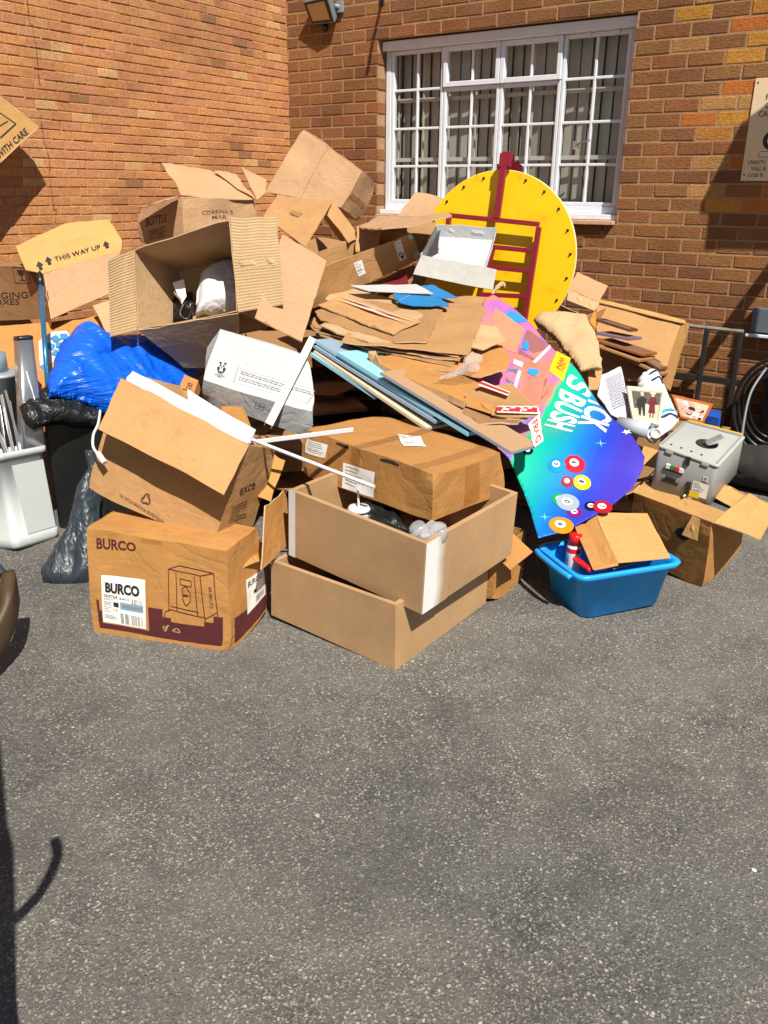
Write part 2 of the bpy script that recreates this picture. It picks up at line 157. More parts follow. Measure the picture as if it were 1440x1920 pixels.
    'white_bag': {'O': [0.59, -2.676, 0.961], 'A': [-0.4305, 0.56208, 0.70621], 'B': [-0.6633, -0.72765, 0.1748], 'N': [0.61213, -0.39318, 0.68608], 'poly': [[0.0, 0.0], [0.1685, 0.0], [0.2699, -0.0106], [0.3406, -0.0617], [0.3973, -0.1474], [0.382, -0.2171], [0.0829, -0.2432], [0.0282, -0.1095]]},
    'wheel': {'O': [1.438, -0.881, 1.201], 'A': [0.99434, 0.10621, -0.0], 'B': [-0.01209, 0.11316, 0.9935], 'N': [0.10552, -0.98788, 0.1138], 'R': 0.5347},
    'flood': [[-0.746, -0.024, 2.821], [-0.48, -0.063, 2.807], [-0.715, 0.026, 2.867], [-0.498, -0.005, 2.855], [-0.764, -0.107, 2.967], [-0.478, -0.158, 2.969], [-0.724, -0.05, 2.999], [-0.484, -0.091, 2.997]],
}


# ------------------------------------------------------------------ helpers: objects
def link(name, me, mat=None, parent=None):
    o = bpy.data.objects.new(name, me)
    COL.objects.link(o)
    if mat is not None:
        if isinstance(mat, (list, tuple)):
            for k in mat: me.materials.append(k)
        elif not me.materials:
            me.materials.append(mat)
    if parent is not None:
        o.parent = parent
        o.matrix_parent_inverse = Matrix.Translation(parent.location).inverted()
    return o

def thing(name, label, cat, loc=(0, 0, 0), group=None):
    o = bpy.data.objects.new(name, None)
    o.empty_display_size = 0.05
    COL.objects.link(o)
    o.location = loc
    o['label'] = label
    o['category'] = cat
    if group: o['group'] = group
    return o

def tag(o, label, cat, group=None):
    o['label'] = label
    o['category'] = cat
    if group: o['group'] = group
    return o

def kind(o, k):
    o['kind'] = k
    return o

def mesh(verts, faces, smooth=False, uvs=None):
    me = bpy.data.meshes.new('m')
    me.from_pydata([tuple(v) for v in verts], [], faces)
    if uvs:
        l = me.uv_layers.new(name='UVMap')
        for p in me.polygons:
            for li, vi in zip(p.loop_indices, p.vertices):
                l.data[li].uv = uvs[vi]
    if smooth:
        me.polygons.foreach_set('use_smooth', [True] * len(me.polygons))
    me.update()
    return me

def bm_obj(name, bm, mat=None, parent=None, smooth=False):
    me = bpy.data.meshes.new('m')
    bmesh.ops.recalc_face_normals(bm, faces=bm.faces[:])
    bm.to_mesh(me)
    bm.free()
    if smooth:
        me.polygons.foreach_set('use_smooth', [True] * len(me.polygons))
    return link(name, me, mat, parent)

# ------------------------------------------------------------------ helpers: materials
def new_mat(name):
    mt = bpy.data.materials.new(name)
    mt.use_nodes = True
    n = mt.node_tree.nodes
    return mt, n, mt.node_tree.links, n['Principled BSDF']

def nd(n, kind_, **kw):
    x = n.new(kind_)
    for k, v in kw.items():
        if k.startswith('i_'):
            x.inputs[k[2:].replace('_', ' ')].default_value = v
        else:
            setattr(x, k, v)
    return x

def ramp(n, stops, interp='LINEAR'):
    r = n.new('ShaderNodeValToRGB')
    r.color_ramp.interpolation = interp
    e = r.color_ramp.elements
    while len(e) < len(stops): e.new(0.5)
    for el, (p, c) in zip(e, stops):
        el.position = p
        el.color = (*c, 1.0) if len(c) == 3 else c
    return r

def mixc(n, l, a, b, fac, mode='MIX'):
    x = n.new('ShaderNodeMix')
    x.data_type = 'RGBA'
    x.blend_type = mode
    for s, v in ((6, a), (7, b), (0, fac)):
        if hasattr(v, 'is_linked'):
            l.new(v, x.inputs[s])
        else:
            x.inputs[s].default_value = v if s == 0 else ((*v, 1.0) if len(v) == 3 else v)
    return x.outputs[2]

def srgb(r, g, b):
    f = lambda c: (c / 255 / 12.92) if c / 255 <= 0.04045 else ((c / 255 + 0.055) / 1.055) ** 2.4
    return (f(r), f(g), f(b))

def plain(name, col, rough=0.6, metal=0.0, var=0.08, scale=6.0, bump=0.0, bscale=60.0, coat=0.0, spec=0.5):
    mt, n, l, p = new_mat(name)
    tc = n.new('ShaderNodeTexCoord')
    ns = nd(n, 'ShaderNodeTexNoise', i_Scale=scale, i_Detail=5.0, i_Roughness=0.65)
    l.new(tc.outputs['Object'], ns.inputs['Vector'])
    mr = nd(n, 'ShaderNodeMapRange'); mr.inputs[1].default_value = 0.3; mr.inputs[2].default_value = 0.7
    mr.inputs[3].default_value = 1 - var; mr.inputs[4].default_value = 1 + var
    l.new(ns.outputs[0], mr.inputs[0])
    hs = nd(n, 'ShaderNodeHueSaturation'); hs.inputs['Color'].default_value = (*col, 1)
    l.new(mr.outputs[0], hs.inputs['Value'])
    l.new(hs.outputs[0], p.inputs['Base Color'])
    p.inputs['Roughness'].default_value = rough
    p.inputs['Metallic'].default_value = metal
    p.inputs['Coat Weight'].default_value = coat
    p.inputs['Specular IOR Level'].default_value = spec
    if bump:
        b2 = nd(n, 'ShaderNodeTexNoise', i_Scale=bscale, i_Detail=4.0)
        l.new(tc.outputs['Object'], b2.inputs['Vector'])
        bp = nd(n, 'ShaderNodeBump', i_Strength=bump, i_Distance=0.01)
        l.new(b2.outputs[0], bp.inputs['Height'])
        l.new(bp.outputs[0], p.inputs['Normal'])
    return mt

def cardboard(name, col, flute=0.06, var=0.14, scuff=0.35, axis='Y'):
    """corrugated board: blotches, paper fibre, faint flute lines, scuffs; UV in metres"""
    mt, n, l, p = new_mat(name)
    tc = n.new('ShaderNodeTexCoord')
    oi = n.new('ShaderNodeObjectInfo')
    off = n.new('ShaderNodeVectorMath'); off.operation = 'ADD'
    cmb = n.new('ShaderNodeCombineXYZ')
    mul = nd(n, 'ShaderNodeMath', operation='MULTIPLY'); mul.inputs[1].default_value = 37.0
    l.new(oi.outputs['Random'], mul.inputs[0])
    l.new(mul.outputs[0], cmb.inputs[0]); l.new(mul.outputs[0], cmb.inputs[2])
    l.new(tc.outputs['UV'], off.inputs[0]); l.new(cmb.outputs[0], off.inputs[1])
    big = nd(n, 'ShaderNodeTexNoise', i_Scale=5.0, i_Detail=4.0, i_Roughness=0.6)
    l.new(off.outputs[0], big.inputs['Vector'])
    mp = n.new('ShaderNodeMapping')
    mp.inputs['Scale'].default_value = (14, 130, 14) if axis == 'Y' else (130, 14, 14)
    l.new(off.outputs[0], mp.inputs['Vector'])
    fib = nd(n, 'ShaderNodeTexNoise', i_Scale=1.0, i_Detail=3.0)
    l.new(mp.outputs[0], fib.inputs['Vector'])
    add = nd(n, 'ShaderNodeMath', operation='ADD')
    l.new(big.outputs[0], add.inputs[0]); l.new(fib.outputs[0], add.inputs[1])
    mr = nd(n, 'ShaderNodeMapRange'); mr.inputs[1].default_value = 0.6; mr.inputs[2].default_value = 1.4
    mr.inputs[3].default_value = 1 - var; mr.inputs[4].default_value = 1 + var
    l.new(add.outputs[0], mr.inputs[0])
    rv = nd(n, 'ShaderNodeMapRange'); rv.inputs[3].default_value = 0.9; rv.inputs[4].default_value = 1.1
    l.new(oi.outputs['Random'], rv.inputs[0])
    mv = nd(n, 'ShaderNodeMath', operation='MULTIPLY')
    l.new(mr.outputs[0], mv.inputs[0]); l.new(rv.outputs[0], mv.inputs[1])
    hs = nd(n, 'ShaderNodeHueSaturation'); hs.inputs['Color'].default_value = (*col, 1)
    l.new(mv.outputs[0], hs.inputs['Value'])
    # pale rubbed scuffs
    sc = nd(n, 'ShaderNodeTexNoise', i_Scale=11.0, i_Detail=8.0, i_Roughness=0.75, i_Distortion=0.8)
    l.new(off.outputs[0], sc.inputs['Vector'])
    sr = ramp(n, [(0.60, (0, 0, 0)), (0.74, (scuff,) * 3)])
    l.new(sc.outputs[0], sr.inputs[0])
    pale = tuple(min(1, c * 1.25 + 0.06) for c in col)
    c1 = mixc(n, l, hs.outputs[0], pale, sr.outputs[0])
    # dark grubby marks
    dk = nd(n, 'ShaderNodeTexNoise', i_Scale=7.0, i_Detail=9.0, i_Roughness=0.8)
    dof = n.new('ShaderNodeVectorMath'); dof.operation = 'ADD'; dof.inputs[1].default_value = (9.3, 4.1, 2.2)
    l.new(off.outputs[0], dof.inputs[0]); l.new(dof.outputs[0], dk.inputs['Vector'])
    dr = ramp(n, [(0.55, (0, 0, 0)), (0.75, (0.5,) * 3)])
    l.new(dk.outputs[0], dr.inputs[0])
    c2 = mixc(n, l, c1, tuple(c * 0.5 for c in col), dr.outputs[0])
    l.new(c2, p.inputs['Base Color'])
    p.inputs['Roughness'].default_value = 0.85
    p.inputs['Specular IOR Level'].default_value = 0.25
    wv = nd(n, 'ShaderNodeTexWave', i_Scale=(21.0 if flute > 1 else 38.0), i_Distortion=(1.2 if flute > 1 else 0.0))
    wv.bands_direction = axis
    l.new(tc.outputs['UV'], wv.inputs['Vector'])
    cr = nd(n, 'ShaderNodeTexNoise', i_Scale=14.0, i_Detail=6.0, i_Roughness=0.6)
    l.new(off.outputs[0], cr.inputs['Vector'])
    mm = nd(n, 'ShaderNodeMath', operation='MULTIPLY'); mm.inputs[1].default_value = flute
    l.new(wv.outputs['Fac'], mm.inputs[0])
    ad = nd(n, 'ShaderNodeMath', operation='ADD')
    l.new(mm.outputs[0], ad.inputs[0])
    m3 = nd(n, 'ShaderNodeMath', operation='MULTIPLY'); m3.inputs[1].default_value = 2.2
    l.new(cr.outputs[0], m3.inputs[0]); l.new(m3.outputs[0], ad.inputs[1])
    dn = nd(n, 'ShaderNodeTexNoise', i_Scale=4.5, i_Detail=3.0, i_Roughness=0.5, i_Distortion=1.0)
    l.new(dof.outputs[0], dn.inputs['Vector'])
    dsb = nd(n, 'ShaderNodeMath', operation='SUBTRACT'); dsb.inputs[1].default_value = 0.5; l.new(dn.outputs[0], dsb.inputs[0])
    dab = nd(n, 'ShaderNodeMath', operation='ABSOLUTE'); l.new(dsb.outputs[0], dab.inputs[0])
    dmn = nd(n, 'ShaderNodeMath', operation='MINIMUM'); dmn.inputs[1].default_value = 0.05; l.new(dab.outputs[0], dmn.inputs[0])
    dml = nd(n, 'ShaderNodeMath', operation='MULTIPLY_ADD'); dml.inputs[1].default_value = 11.0
    l.new(dmn.outputs[0], dml.inputs[0]); l.new(ad.outputs[0], dml.inputs[2])
    bp = nd(n, 'ShaderNodeBump', i_Strength=0.4, i_Distance=0.004)
    l.new(dml.outputs[0], bp.inputs['Height'])
    l.new(bp.outputs[0], p.inputs['Normal'])
    return mt

def film(name, col, rough=0.25, spec=0.5, stretch=(3.0, 7.0, 5.0), crease=0.7):
    """thin plastic bag film: crisp crinkles in the relief"""
    mt, n, l, p = new_mat(name)
    tc = n.new('ShaderNodeTexCoord')
    mp = n.new('ShaderNodeMapping'); mp.inputs['Scale'].default_value = stretch; mp.inputs['Rotation'].default_value = (0.3, 0.2, 0.5)
    l.new(tc.outputs['Object'], mp.inputs['Vector'])
    hs = []
    for sc, dist in ((1.6, 1.4), (4.0, 0.9)):
        ns = nd(n, 'ShaderNodeTexNoise', i_Scale=sc, i_Detail=3.0, i_Roughness=0.5, i_Distortion=dist)
        l.new(mp.outputs[0], ns.inputs['Vector'])
        sb_ = nd(n, 'ShaderNodeMath', operation='SUBTRACT'); sb_.inputs[1].default_value = 0.5; l.new(ns.outputs[0], sb_.inputs[0])
        ab = nd(n, 'ShaderNodeMath', operation='ABSOLUTE'); l.new(sb_.outputs[0], ab.inputs[0])
        hs.append(ab.outputs[0])
    ad = nd(n, 'ShaderNodeMath', operation='MULTIPLY_ADD'); ad.inputs[1].default_value = 0.45
    l.new(hs[1], ad.inputs[0]); l.new(hs[0], ad.inputs[2])
    bp = nd(n, 'ShaderNodeBump', i_Strength=crease, i_Distance=0.07)
    bp.invert = True
    l.new(ad.outputs[0], bp.inputs['Height'])
    l.new(bp.outputs[0], p.inputs['Normal'])
    p.inputs['Base Color'].default_value = (*col, 1)
    p.inputs['Roughness'].default_value = rough
    p.inputs['Specular IOR Level'].default_value = spec
    return mt

def clear(name, tint=(0.9, 0.92, 0.94), alpha=0.3, rough=0.08, milk=0.0):
    mt, n, l, p = new_mat(name)
    tr = n.new('ShaderNodeBsdfTransparent'); tr.inputs[0].default_value = (*tint, 1)
    gl = n.new('ShaderNodeBsdfGlossy'); gl.inputs['Roughness'].default_value = rough
    lw_ = n.new('ShaderNodeLayerWeight'); lw_.inputs[0].default_value = 0.5
    fr = nd(n, 'ShaderNodeMath', operation='POWER'); fr.inputs[1].default_value = 4.0
    l.new(lw_.outputs['Facing'], fr.inputs[0])
    ad = nd(n, 'ShaderNodeMath', operation='ADD', use_clamp=True); ad.inputs[1].default_value = alpha
    l.new(fr.outputs[0], ad.inputs[0])
    mx = n.new('ShaderNodeMixShader')
    l.new(ad.outputs[0], mx.inputs[0]); l.new(tr.outputs[0], mx.inputs[1]); l.new(gl.outputs[0], mx.inputs[2])
    if milk:
        df = n.new('ShaderNodeBsdfDiffuse'); df.inputs[0].default_value = (0.8, 0.8, 0.82, 1)
        m2 = n.new('ShaderNodeMixShader'); m2.inputs[0].default_value = milk
        l.new(mx.outputs[0], m2.inputs[1]); l.new(df.outputs[0], m2.inputs[2]); mx = m2
    l.new(mx.outputs[0], n['Material Output'].inputs[0])
    return mt

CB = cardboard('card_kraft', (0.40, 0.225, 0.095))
CB_OR = cardboard('card_orange_kraft', (0.42, 0.205, 0.062))
CB_PALE = cardboard('card_pale_tan', (0.45, 0.30, 0.165))
CB_PINK = cardboard('card_pinkish_tan', (0.42, 0.26, 0.145))
CB_YEL = cardboard('card_yellowish', (0.46, 0.262, 0.092))
CB_FL = cardboard('card_fluted', (0.45, 0.31, 0.17), flute=1.7, axis='Y')
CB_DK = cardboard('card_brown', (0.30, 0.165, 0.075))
CB_WH = cardboard('card_white', (0.43, 0.44, 0.455), flute=0.1, var=0.04, scuff=0.1)
CB_EDGE = plain('card_cut_edge', (0.50, 0.34, 0.19), 0.9, var=0.35, scale=160)
MDF = plain('mdf', (0.41, 0.252, 0.125), 0.6, var=0.13, scale=5, bump=0.05, bscale=200)
MDF_EDGE = plain('mdf_edge', (0.46, 0.31, 0.16), 0.8, var=0.05)
WHITE = plain('white_gloss_paint', (0.62, 0.63, 0.65), 0.35, var=0.03)
WHITE_FRAME = plain('window_white', (0.68, 0.72, 0.79), 0.4, var=0.05, scale=14)
PAPER = plain('paper_white', (0.46, 0.46, 0.50), 0.8, var=0.02)
LABEL = plain('label_paper', (0.78, 0.78, 0.76), 0.55, var=0.02)
INK = plain('ink_black', (0.02, 0.02, 0.022), 0.6)
INK_BR = plain('ink_brown', (0.07, 0.035, 0.018), 0.7)
INK_GREY = plain('ink_grey', (0.22, 0.22, 0.22), 0.7)
MAROON_INK = plain('ink_maroon', (0.085, 0.012, 0.016), 0.7, var=0.12, scale=12)
BLACK = plain('black_plastic', (0.012, 0.013, 0.014), 0.35)
DARK = plain('dark_interior', (0.02, 0.018, 0.016), 0.9)
STEEL = plain('brushed_steel', (0.55, 0.57, 0.60), 0.28, metal=0.9, var=0.06, scale=20)
ALU = plain('aluminium', (0.62, 0.64, 0.66), 0.35, metal=0.85)
BIN_W = plain('bin_white_plastic', (0.46, 0.50, 0.51), 0.35, var=0.03)
BIN_B = plain('bin_black_plastic', (0.015, 0.018, 0.018), 0.45)
TUB_BLUE = plain('tub_blue_plastic', (0.012, 0.34, 0.90), 0.38, var=0.10, coat=0.1)
GREYM = plain('machine_grey', (0.25, 0.255, 0.26), 0.4, var=0.04, bump=0.05, bscale=300)
GREYM_L = plain('machine_lid_grey', (0.38, 0.40, 0.38), 0.45, var=0.05)
YEL = None
MAR = plain('maroon_paint', (0.22, 0.012, 0.028), 0.4, var=0.1, scale=10)
BLUE_FILM = film('blue_bag_film', (0.003, 0.10, 0.66), 0.36, .4, (1.3, 1.3, 5.0), .55)
GREY_FILM = film('slate_bag_film', (0.024, 0.036, 0.048), 0.40, .45, (4.0, 4.0, 1.4), .6)
BLACK_FILM = film('black_bag_film', (0.008, 0.010, 0.010), 0.42, .4, (4, 4, 4), .5)
WHITE_FILM = film('white_bag_film', (0.58, 0.59, 0.62), 0.4, .4, (4, 4, 4), .3)
TAPE = clear('clear_tape', (0.95, 0.90, 0.80), 0.05, 0.3)
CLEAR = clear('clear_plastic', (0.95, 0.95, 0.96), 0.10, 0.08, 0.22)
GLASS = clear('window_glass', (0.90, 0.93, 0.92), 0.03, 0.0)
RED = plain('red_plastic', (0.62, 0.01, 0.012), 0.35)
WOOD = plain('frame_wood', (0.22, 0.075, 0.022), 0.4, var=0.2, scale=14)
WOOD_D = plain('frame_wood_dark', (0.10, 0.035, 0.02), 0.4, var=0.2, scale=14)
CREAM = plain('cream_plastic', (0.72, 0.70, 0.56), 0.4, var=0.03)
IRON = plain('black_iron', (0.018, 0.017, 0.017), 0.5, var=0.2, scale=20)
IRON_TOP = plain('worn_iron', (0.20, 0.19, 0.16), 0.6, var=0.3, scale=30)

# ------------------------------------------------------------------ helpers: shapes
def disp(p, amp, sc=5.0, seed=0.0):
    if not amp: return V((0, 0, 0))
    q = p * sc + V((seed, seed * 1.7, -seed))
    return noise.noise_vector(q) * amp

def bil(q, u, v):
    return (q[0] * (1 - u) + q[1] * u) * (1 - v) + (q[3] * (1 - u) + q[2] * u) * v

def vq(q): return [V(p) for p in q]

def sheet_bm(fn, nu, nv, thick, lu=1.0, lv=1.0, bm=None):
    """closed slab from a surface fn(u,v); thickness goes along -normal"""
    bm = bm or bmesh.new()
    uvl = bm.loops.layers.uv.verify()
    top = [[None] * (nv + 1) for _ in range(nu + 1)]
    bot = [[None] * (nv + 1) for _ in range(nu + 1)]
    e = 1e-3
    for i in range(nu + 1):
        for j in range(nv + 1):
            u, v = i / nu, j / nv
            p = fn(u, v)
            du = fn(min(1, u + e), v) - fn(max(0, u - e), v)
            dv = fn(u, min(1, v + e)) - fn(u, max(0, v - e))
            n = du.cross(dv)
            n = n.normalized() if n.length > 1e-12 else V((0, 0, 1))
            top[i][j] = bm.verts.new(p)
            bot[i][j] = bm.verts.new(p - n * thick)
    def face(vs, uvs, mi=0):
        f = bm.faces.new(vs)
        f.material_index = mi
        for lp, uv in zip(f.loops, uvs): lp[uvl].uv = uv
    for i in range(nu):
        for j in range(nv):
            uvs = [(i / nu * lu, j / nv * lv), ((i + 1) / nu * lu, j / nv * lv), ((i + 1) / nu * lu, (j + 1) / nv * lv), (i / nu * lu, (j + 1) / nv * lv)]
            face((top[i][j], top[i + 1][j], top[i + 1][j + 1], top[i][j + 1]), uvs)
            face((bot[i][j + 1], bot[i + 1][j + 1], bot[i + 1][j], bot[i][j]), uvs[::-1])
    for i in range(nu):
        a, b = i / nu * lu, (i + 1) / nu * lu
        face((top[i][0], bot[i][0], bot[i + 1][0], top[i + 1][0]), ((a, 0), (a, .004), (b, .004), (b, 0)), 1)
        face((top[i + 1][nv], bot[i + 1][nv], bot[i][nv], top[i][nv]), ((b, lv), (b, lv + .004), (a, lv + .004), (a, lv)), 1)
    for j in range(nv):
        a, b = j / nv * lv, (j + 1) / nv * lv
        face((top[0][j + 1], bot[0][j + 1], bot[0][j], top[0][j]), ((0, b), (.004, b), (.004, a), (0, a)), 1)
        face((top[nu][j], bot[nu][j], bot[nu][j + 1], top[nu][j + 1]), ((lu, a), (lu + .004, a), (lu + .004, b), (lu, b)), 1)
    return bm

def jag(t, seed, amp):
    return noise.noise(V((t * 9.0, seed, 0.3))) * amp + noise.noise(V((t * 40.0, seed, 4.3))) * amp * 0.5

def panel(name, q, mat, parent=None, thick=0.005, amp=0.004, res=0.045, bow=0.0, rag=0.003, seed=None, bm_only=None, fold=None):
    """cardboard panel over a quad, slightly bowed, with uneven edges"""
    q = vq(q)
    seed = random.random() * 50 if seed is None else seed
    lu = ((q[1] - q[0]).length + (q[2] - q[3]).length) / 2
    lv = ((q[3] - q[0]).length + (q[2] - q[1]).length) / 2
    n0 = (q[1] - q[0]).cross(q[3] - q[0]).normalized()
    def fn(u, v):
        uu = u + (jag(v, seed, rag) / max(lu, .01)) * (abs(u - .5) * 2) ** 4
        vv = v + (jag(u, seed + 9, rag) / max(lv, .01)) * (v if v > .5 else 0) * 2
        p = bil(q, uu, vv) + n0 * bow * 4 * u * (1 - u)
        if fold: p += n0 * fold * (1 - abs(2 * v - 1))
        return p + disp(p, amp, 6.0, seed)
    nu = max(2, min(24, int(lu / res))); nv = max(2, min(24, int(lv / res)))
    bm = sheet_bm(fn, nu, nv, thick, lu, lv, bm_only)
    if bm_only is not None: return None
    return bm_obj(name, bm, [mat, CB_EDGE if mat.name.startswith('card') and mat is not CB_WH else mat], parent)

FACES = dict(front=(0, 1, 5, 4), right=(1, 3, 7, 5), top=(4, 5, 7, 6), left=(2, 0, 4, 6), back=(3, 2, 6, 7), bottom=(2, 3, 1, 0))

class Carton:
    """a box on eight given corners, panels dented by one shared noise so prints can lie on them"""
    def __init__(self, name, c8, mat, label, cat='cardboard box', open_face=None, amp=0.006, thick=0.005, group=None, seed=None, res=0.032, body='carton_body', mats=None):
        self.c = vq(c8)
        self.amp = amp
        self.seed = random.random() * 40 if seed is None else seed
        base = (self.c[0] + self.c[1] + self.c[2] + self.c[3]) / 4
        self.root = thing(name, label, cat, base, group)
        cen = sum(self.c, V()) / 8
        rk_ = random.Random(int(self.seed * 10))
        self.crush = [(p, (cen - p).normalized() * rk_.choice((.002, .006, .012, .020)) * min(1, amp / .005), rk_.uniform(.03, .06)) for p in self.c]
        bm = bmesh.new()
        for f, idx in FACES.items():
            if open_face and f in open_face: continue
            q = [self.c[i] for i in idx]
            lu = (q[1] - q[0]).length; lv = (q[3] - q[0]).length
            nu = max(2, min(26, int(lu / res))); nv = max(2, min(26, int(lv / res)))
            n0 = (q[1] - q[0]).cross(q[3] - q[0]).normalized()
            if f in ('top', 'bottom'):
                q = [bil(q, a, b) for a, b in ((.006, .006), (.994, .006), (.994, .994), (.006, .994))]
                q = [p - n0 * 0.0015 for p in q]
            elif f in ('left', 'right'):
                q = [bil(q, a, b) for a, b in ((.004, 0), (.996, 0), (.996, 1), (.004, 1))]
            sheet_bm(lambda u, v, q=q: self.d(bil(q, u, v)), nu, nv, thick, lu, lv, bm)
        self.body = bm_obj(body, bm, [mat, mat], self.root)
    def d(self, p):
        q = p + disp(p, self.amp, 5.5, self.seed) + disp(p, self.amp * .22, 19.0, self.seed + 3)
        for c_, v_, r_ in self.crush:
            t_ = (p - c_).length / r_
            if t_ < 2.2: q = q + v_ * math.exp(-t_ * t_)
        return q
    def face(self, f):
        q = [self.c[i] for i in FACES[f]]
        n = (q[1] - q[0]).cross(q[3] - q[0]).normalized()
        return lambda u, v, e=0.0012: self.d(bil(q, u, v)) + n * e
    def size(self, f):
        q = [self.c[i] for i in FACES[f]]
        return (q[1] - q[0]).length, (q[3] - q[0]).length

class Surf:
    """flat or gently curved sheet in its own plane coordinates"""
    def __init__(self, g, w=None):
        self.O, self.A, self.B, self.N = V(g['O']), V(g['A']), V(g['B']), V(g['N'])
        self.poly = g.get('poly')
        self.w = w or (lambda a, b: 0.0)
    def pt(self, a, b, e=0.0):
        return self.O + self.A * a + self.B * b + self.N * (self.w(a, b) + e)

def poly_bm(s, poly, step=0.04, rag=0.002, seed=1.0, amp=0.0, lift=0.0, wfun=None):
    bm = bmesh.new()
    pts = []
    n = len(poly)
    for i in range(n):
        a, b = V((*poly[i], 0)), V((*poly[(i + 1) % n], 0))
        k = max(1, int((b - a).length / 0.03))
        for j in range(k):
            p = a.lerp(b, j / k)
            if j and rag:
                p += V((noise.noise(p * 45 + V((0, 0, seed))), noise.noise(p * 45 + V((7, 3, seed))), 0)) * rag * 2
            pts.append(p)
    def clip(pl, ax, val, keep_hi):
        out = []
        m_ = len(pl)
        for i in range(m_):
            a, b = pl[i], pl[(i + 1) % m_]
            da, db = (a[ax] - val, b[ax] - val) if keep_hi else (val - a[ax], val - b[ax])
            if da >= 0: out.append(a)
            if (da > 0 and db < 0) or (da < 0 and db > 0):
                t = da / (da - db)
                out.append((a[0] + (b[0] - a[0]) * t, a[1] + (b[1] - a[1]) * t))
        return out
    P2 = [(p.x, p.y) for p in pts]
    ar = sum(P2[i][0] * P2[(i + 1) % len(P2)][1] - P2[(i + 1) % len(P2)][0] * P2[i][1] for i in range(len(P2)))
    if ar < 0: P2 = P2[::-1]
    xs = [p[0] for p in P2]; ys = [p[1] for p in P2]
    vc = {}
    def gv(p):
        k = (round(p[0], 5), round(p[1], 5))
        if k not in vc: vc[k] = bm.verts.new((p[0], p[1], 0))
        return vc[k]
    x = math.floor(min(xs) / step) * step
    while x < max(xs):
        colp = clip(clip(P2, 0, x, True), 0, x + step, False)
        y = math.floor(min(ys) / step) * step
        while colp and y < max(ys):
            cell = clip(clip(colp, 1, y, True), 1, y + step, False)
            vs = []
            for p in cell:
                g = gv(p)
                if not vs or (g is not vs[-1] and g is not vs[0]): vs.append(g)
            if len(vs) >= 3 and len(set(vs)) == len(vs):
                try: bm.faces.new(vs)
                except ValueError: pass
            y += step
        x += step
    bmesh.ops.triangulate(bm, faces=[f for f in bm.faces if len(f.verts) > 4])
    bm.normal_update()
    uvl = bm.loops.layers.uv.verify()
    for f in bm.faces:
        if f.normal.z < 0: f.normal_flip()
        for lp in f.loops: lp[uvl].uv = (lp.vert.co.x, lp.vert.co.y)
    for v in bm.verts:
        a, b = v.co.x, v.co.y
        e = lift
        if wfun: e += wfun(a, b)
        if amp: e += noise.noise(V((a * 6, b * 6, seed))) * amp
        v.co = s.pt(a, b, e)
    return bm

def polysheet(name, g, mat, parent=None, thick=0.005, w=None, amp=0.004, step=0.05, rag=0.002, smooth=False):
    s = Surf(g, w)
    bm = poly_bm(s, s.poly, step, rag, random.random() * 30, amp)
    if thick:
        bmesh.ops.solidify(bm, geom=bm.faces[:], thickness=thick)
        bm.normal_update()
        for f in bm.faces:
            if abs(f.normal.dot(s.N)) < .5: f.material_index = 1
    o = bm_obj(name, bm, [mat, CB_EDGE if mat.name.startswith('card') and mat is not CB_WH else mat], parent, smooth)
    o['_'] = 0; del o['_']
    return o, s

def edge_dist(poly, a, b):
    best = 9.0
    n = len(poly)
    for i in range(n):
        x1, y1 = poly[i]; x2, y2 = poly[(i + 1) % n]
        dx, dy = x2 - x1, y2 - y1
        t = max(0, min(1, ((a - x1) * dx + (b - y1) * dy) / (dx * dx + dy * dy + 1e-12)))
        d = math.hypot(a - x1 - t * dx, b - y1 - t * dy)
        best = min(best, d)
    return best

def ridged(p):
    return 1.0 - 2.0 * abs(noise.noise(p))

def pillow(name, g, mat, parent=None, H=0.12, back=0.05, step=0.012, wr=0.012, stretch=(9, 30), ang=0.3, rag=0.004, roundr=0.10):
    """stuffed bag: outline inflated to both sides, creased along one direction"""
    s = Surf(g)
    seed = random.random() * 20
    ca, sa = math.cos(ang), math.sin(ang)
    def w(a, b):
        d = edge_dist(s.poly, a, b)
        r = min(1.0, d / roundr)
        h = H * math.sqrt(max(0, 1 - (1 - r) ** 2))
        x, y = a * ca + b * sa, -a * sa + b * ca
        x2 = x + 0.06 * noise.noise(V((x * 5, y * 5, seed + 3)))
        y2 = y + 0.05 * noise.noise(V((x * 6, y * 6, seed + 8)))
        k = ridged(V((x2 * stretch[0], y2 * stretch[1], seed))) * 0.6 + ridged(V((x2 * stretch[0] * 2.2, y2 * stretch[1] * 1.8, seed + 5))) * 0.35 + noise.noise(V((x * 8, y * 8, seed))) * 0.8
        return h + wr * k * min(1, 0.25 + d / 0.04)
    bm = poly_bm(s, s.poly, step, rag, seed, 0.0, 0.0, w)
    # back side
    bound = [e for e in bm.edges if e.is_boundary]
    r = bmesh.ops.extrude_edge_only(bm, edges=bound)
    vs = [v for v in r['geom'] if isinstance(v, bmesh.types.BMVert)]
    cen = sum((v.co for v in vs), V()) / len(vs)
    for v in vs: v.co = v.co.lerp(cen, 0.12) - s.N * back
    try:
        bmesh.ops.holes_fill(bm, edges=[e for e in bm.edges if e.is_boundary], sides=0)
    except Exception: pass
    return bm_obj(name, bm, mat, parent, True), s

def box_bm(c8, bm=None, bev=0.0, seg=1):
    own = bm is None
    bm = bm or bmesh.new()
    vs = [bm.verts.new(V(p)) for p in c8]
    fs = [bm.faces.new([vs[i] for i in idx]) for idx in FACES.values()]
    if bev:
        es = list({e for f in fs for e in f.edges})
        bmesh.ops.bevel(bm, geom=es, offset=bev, segments=seg, profile=0.6, affect='EDGES')
    return bm

def abox(x0, x1, y0, y1, z0, z1):
    return [V((x, y, z)) for z in (z0, z1) for y in (y0, y1) for x in (x0, x1)]

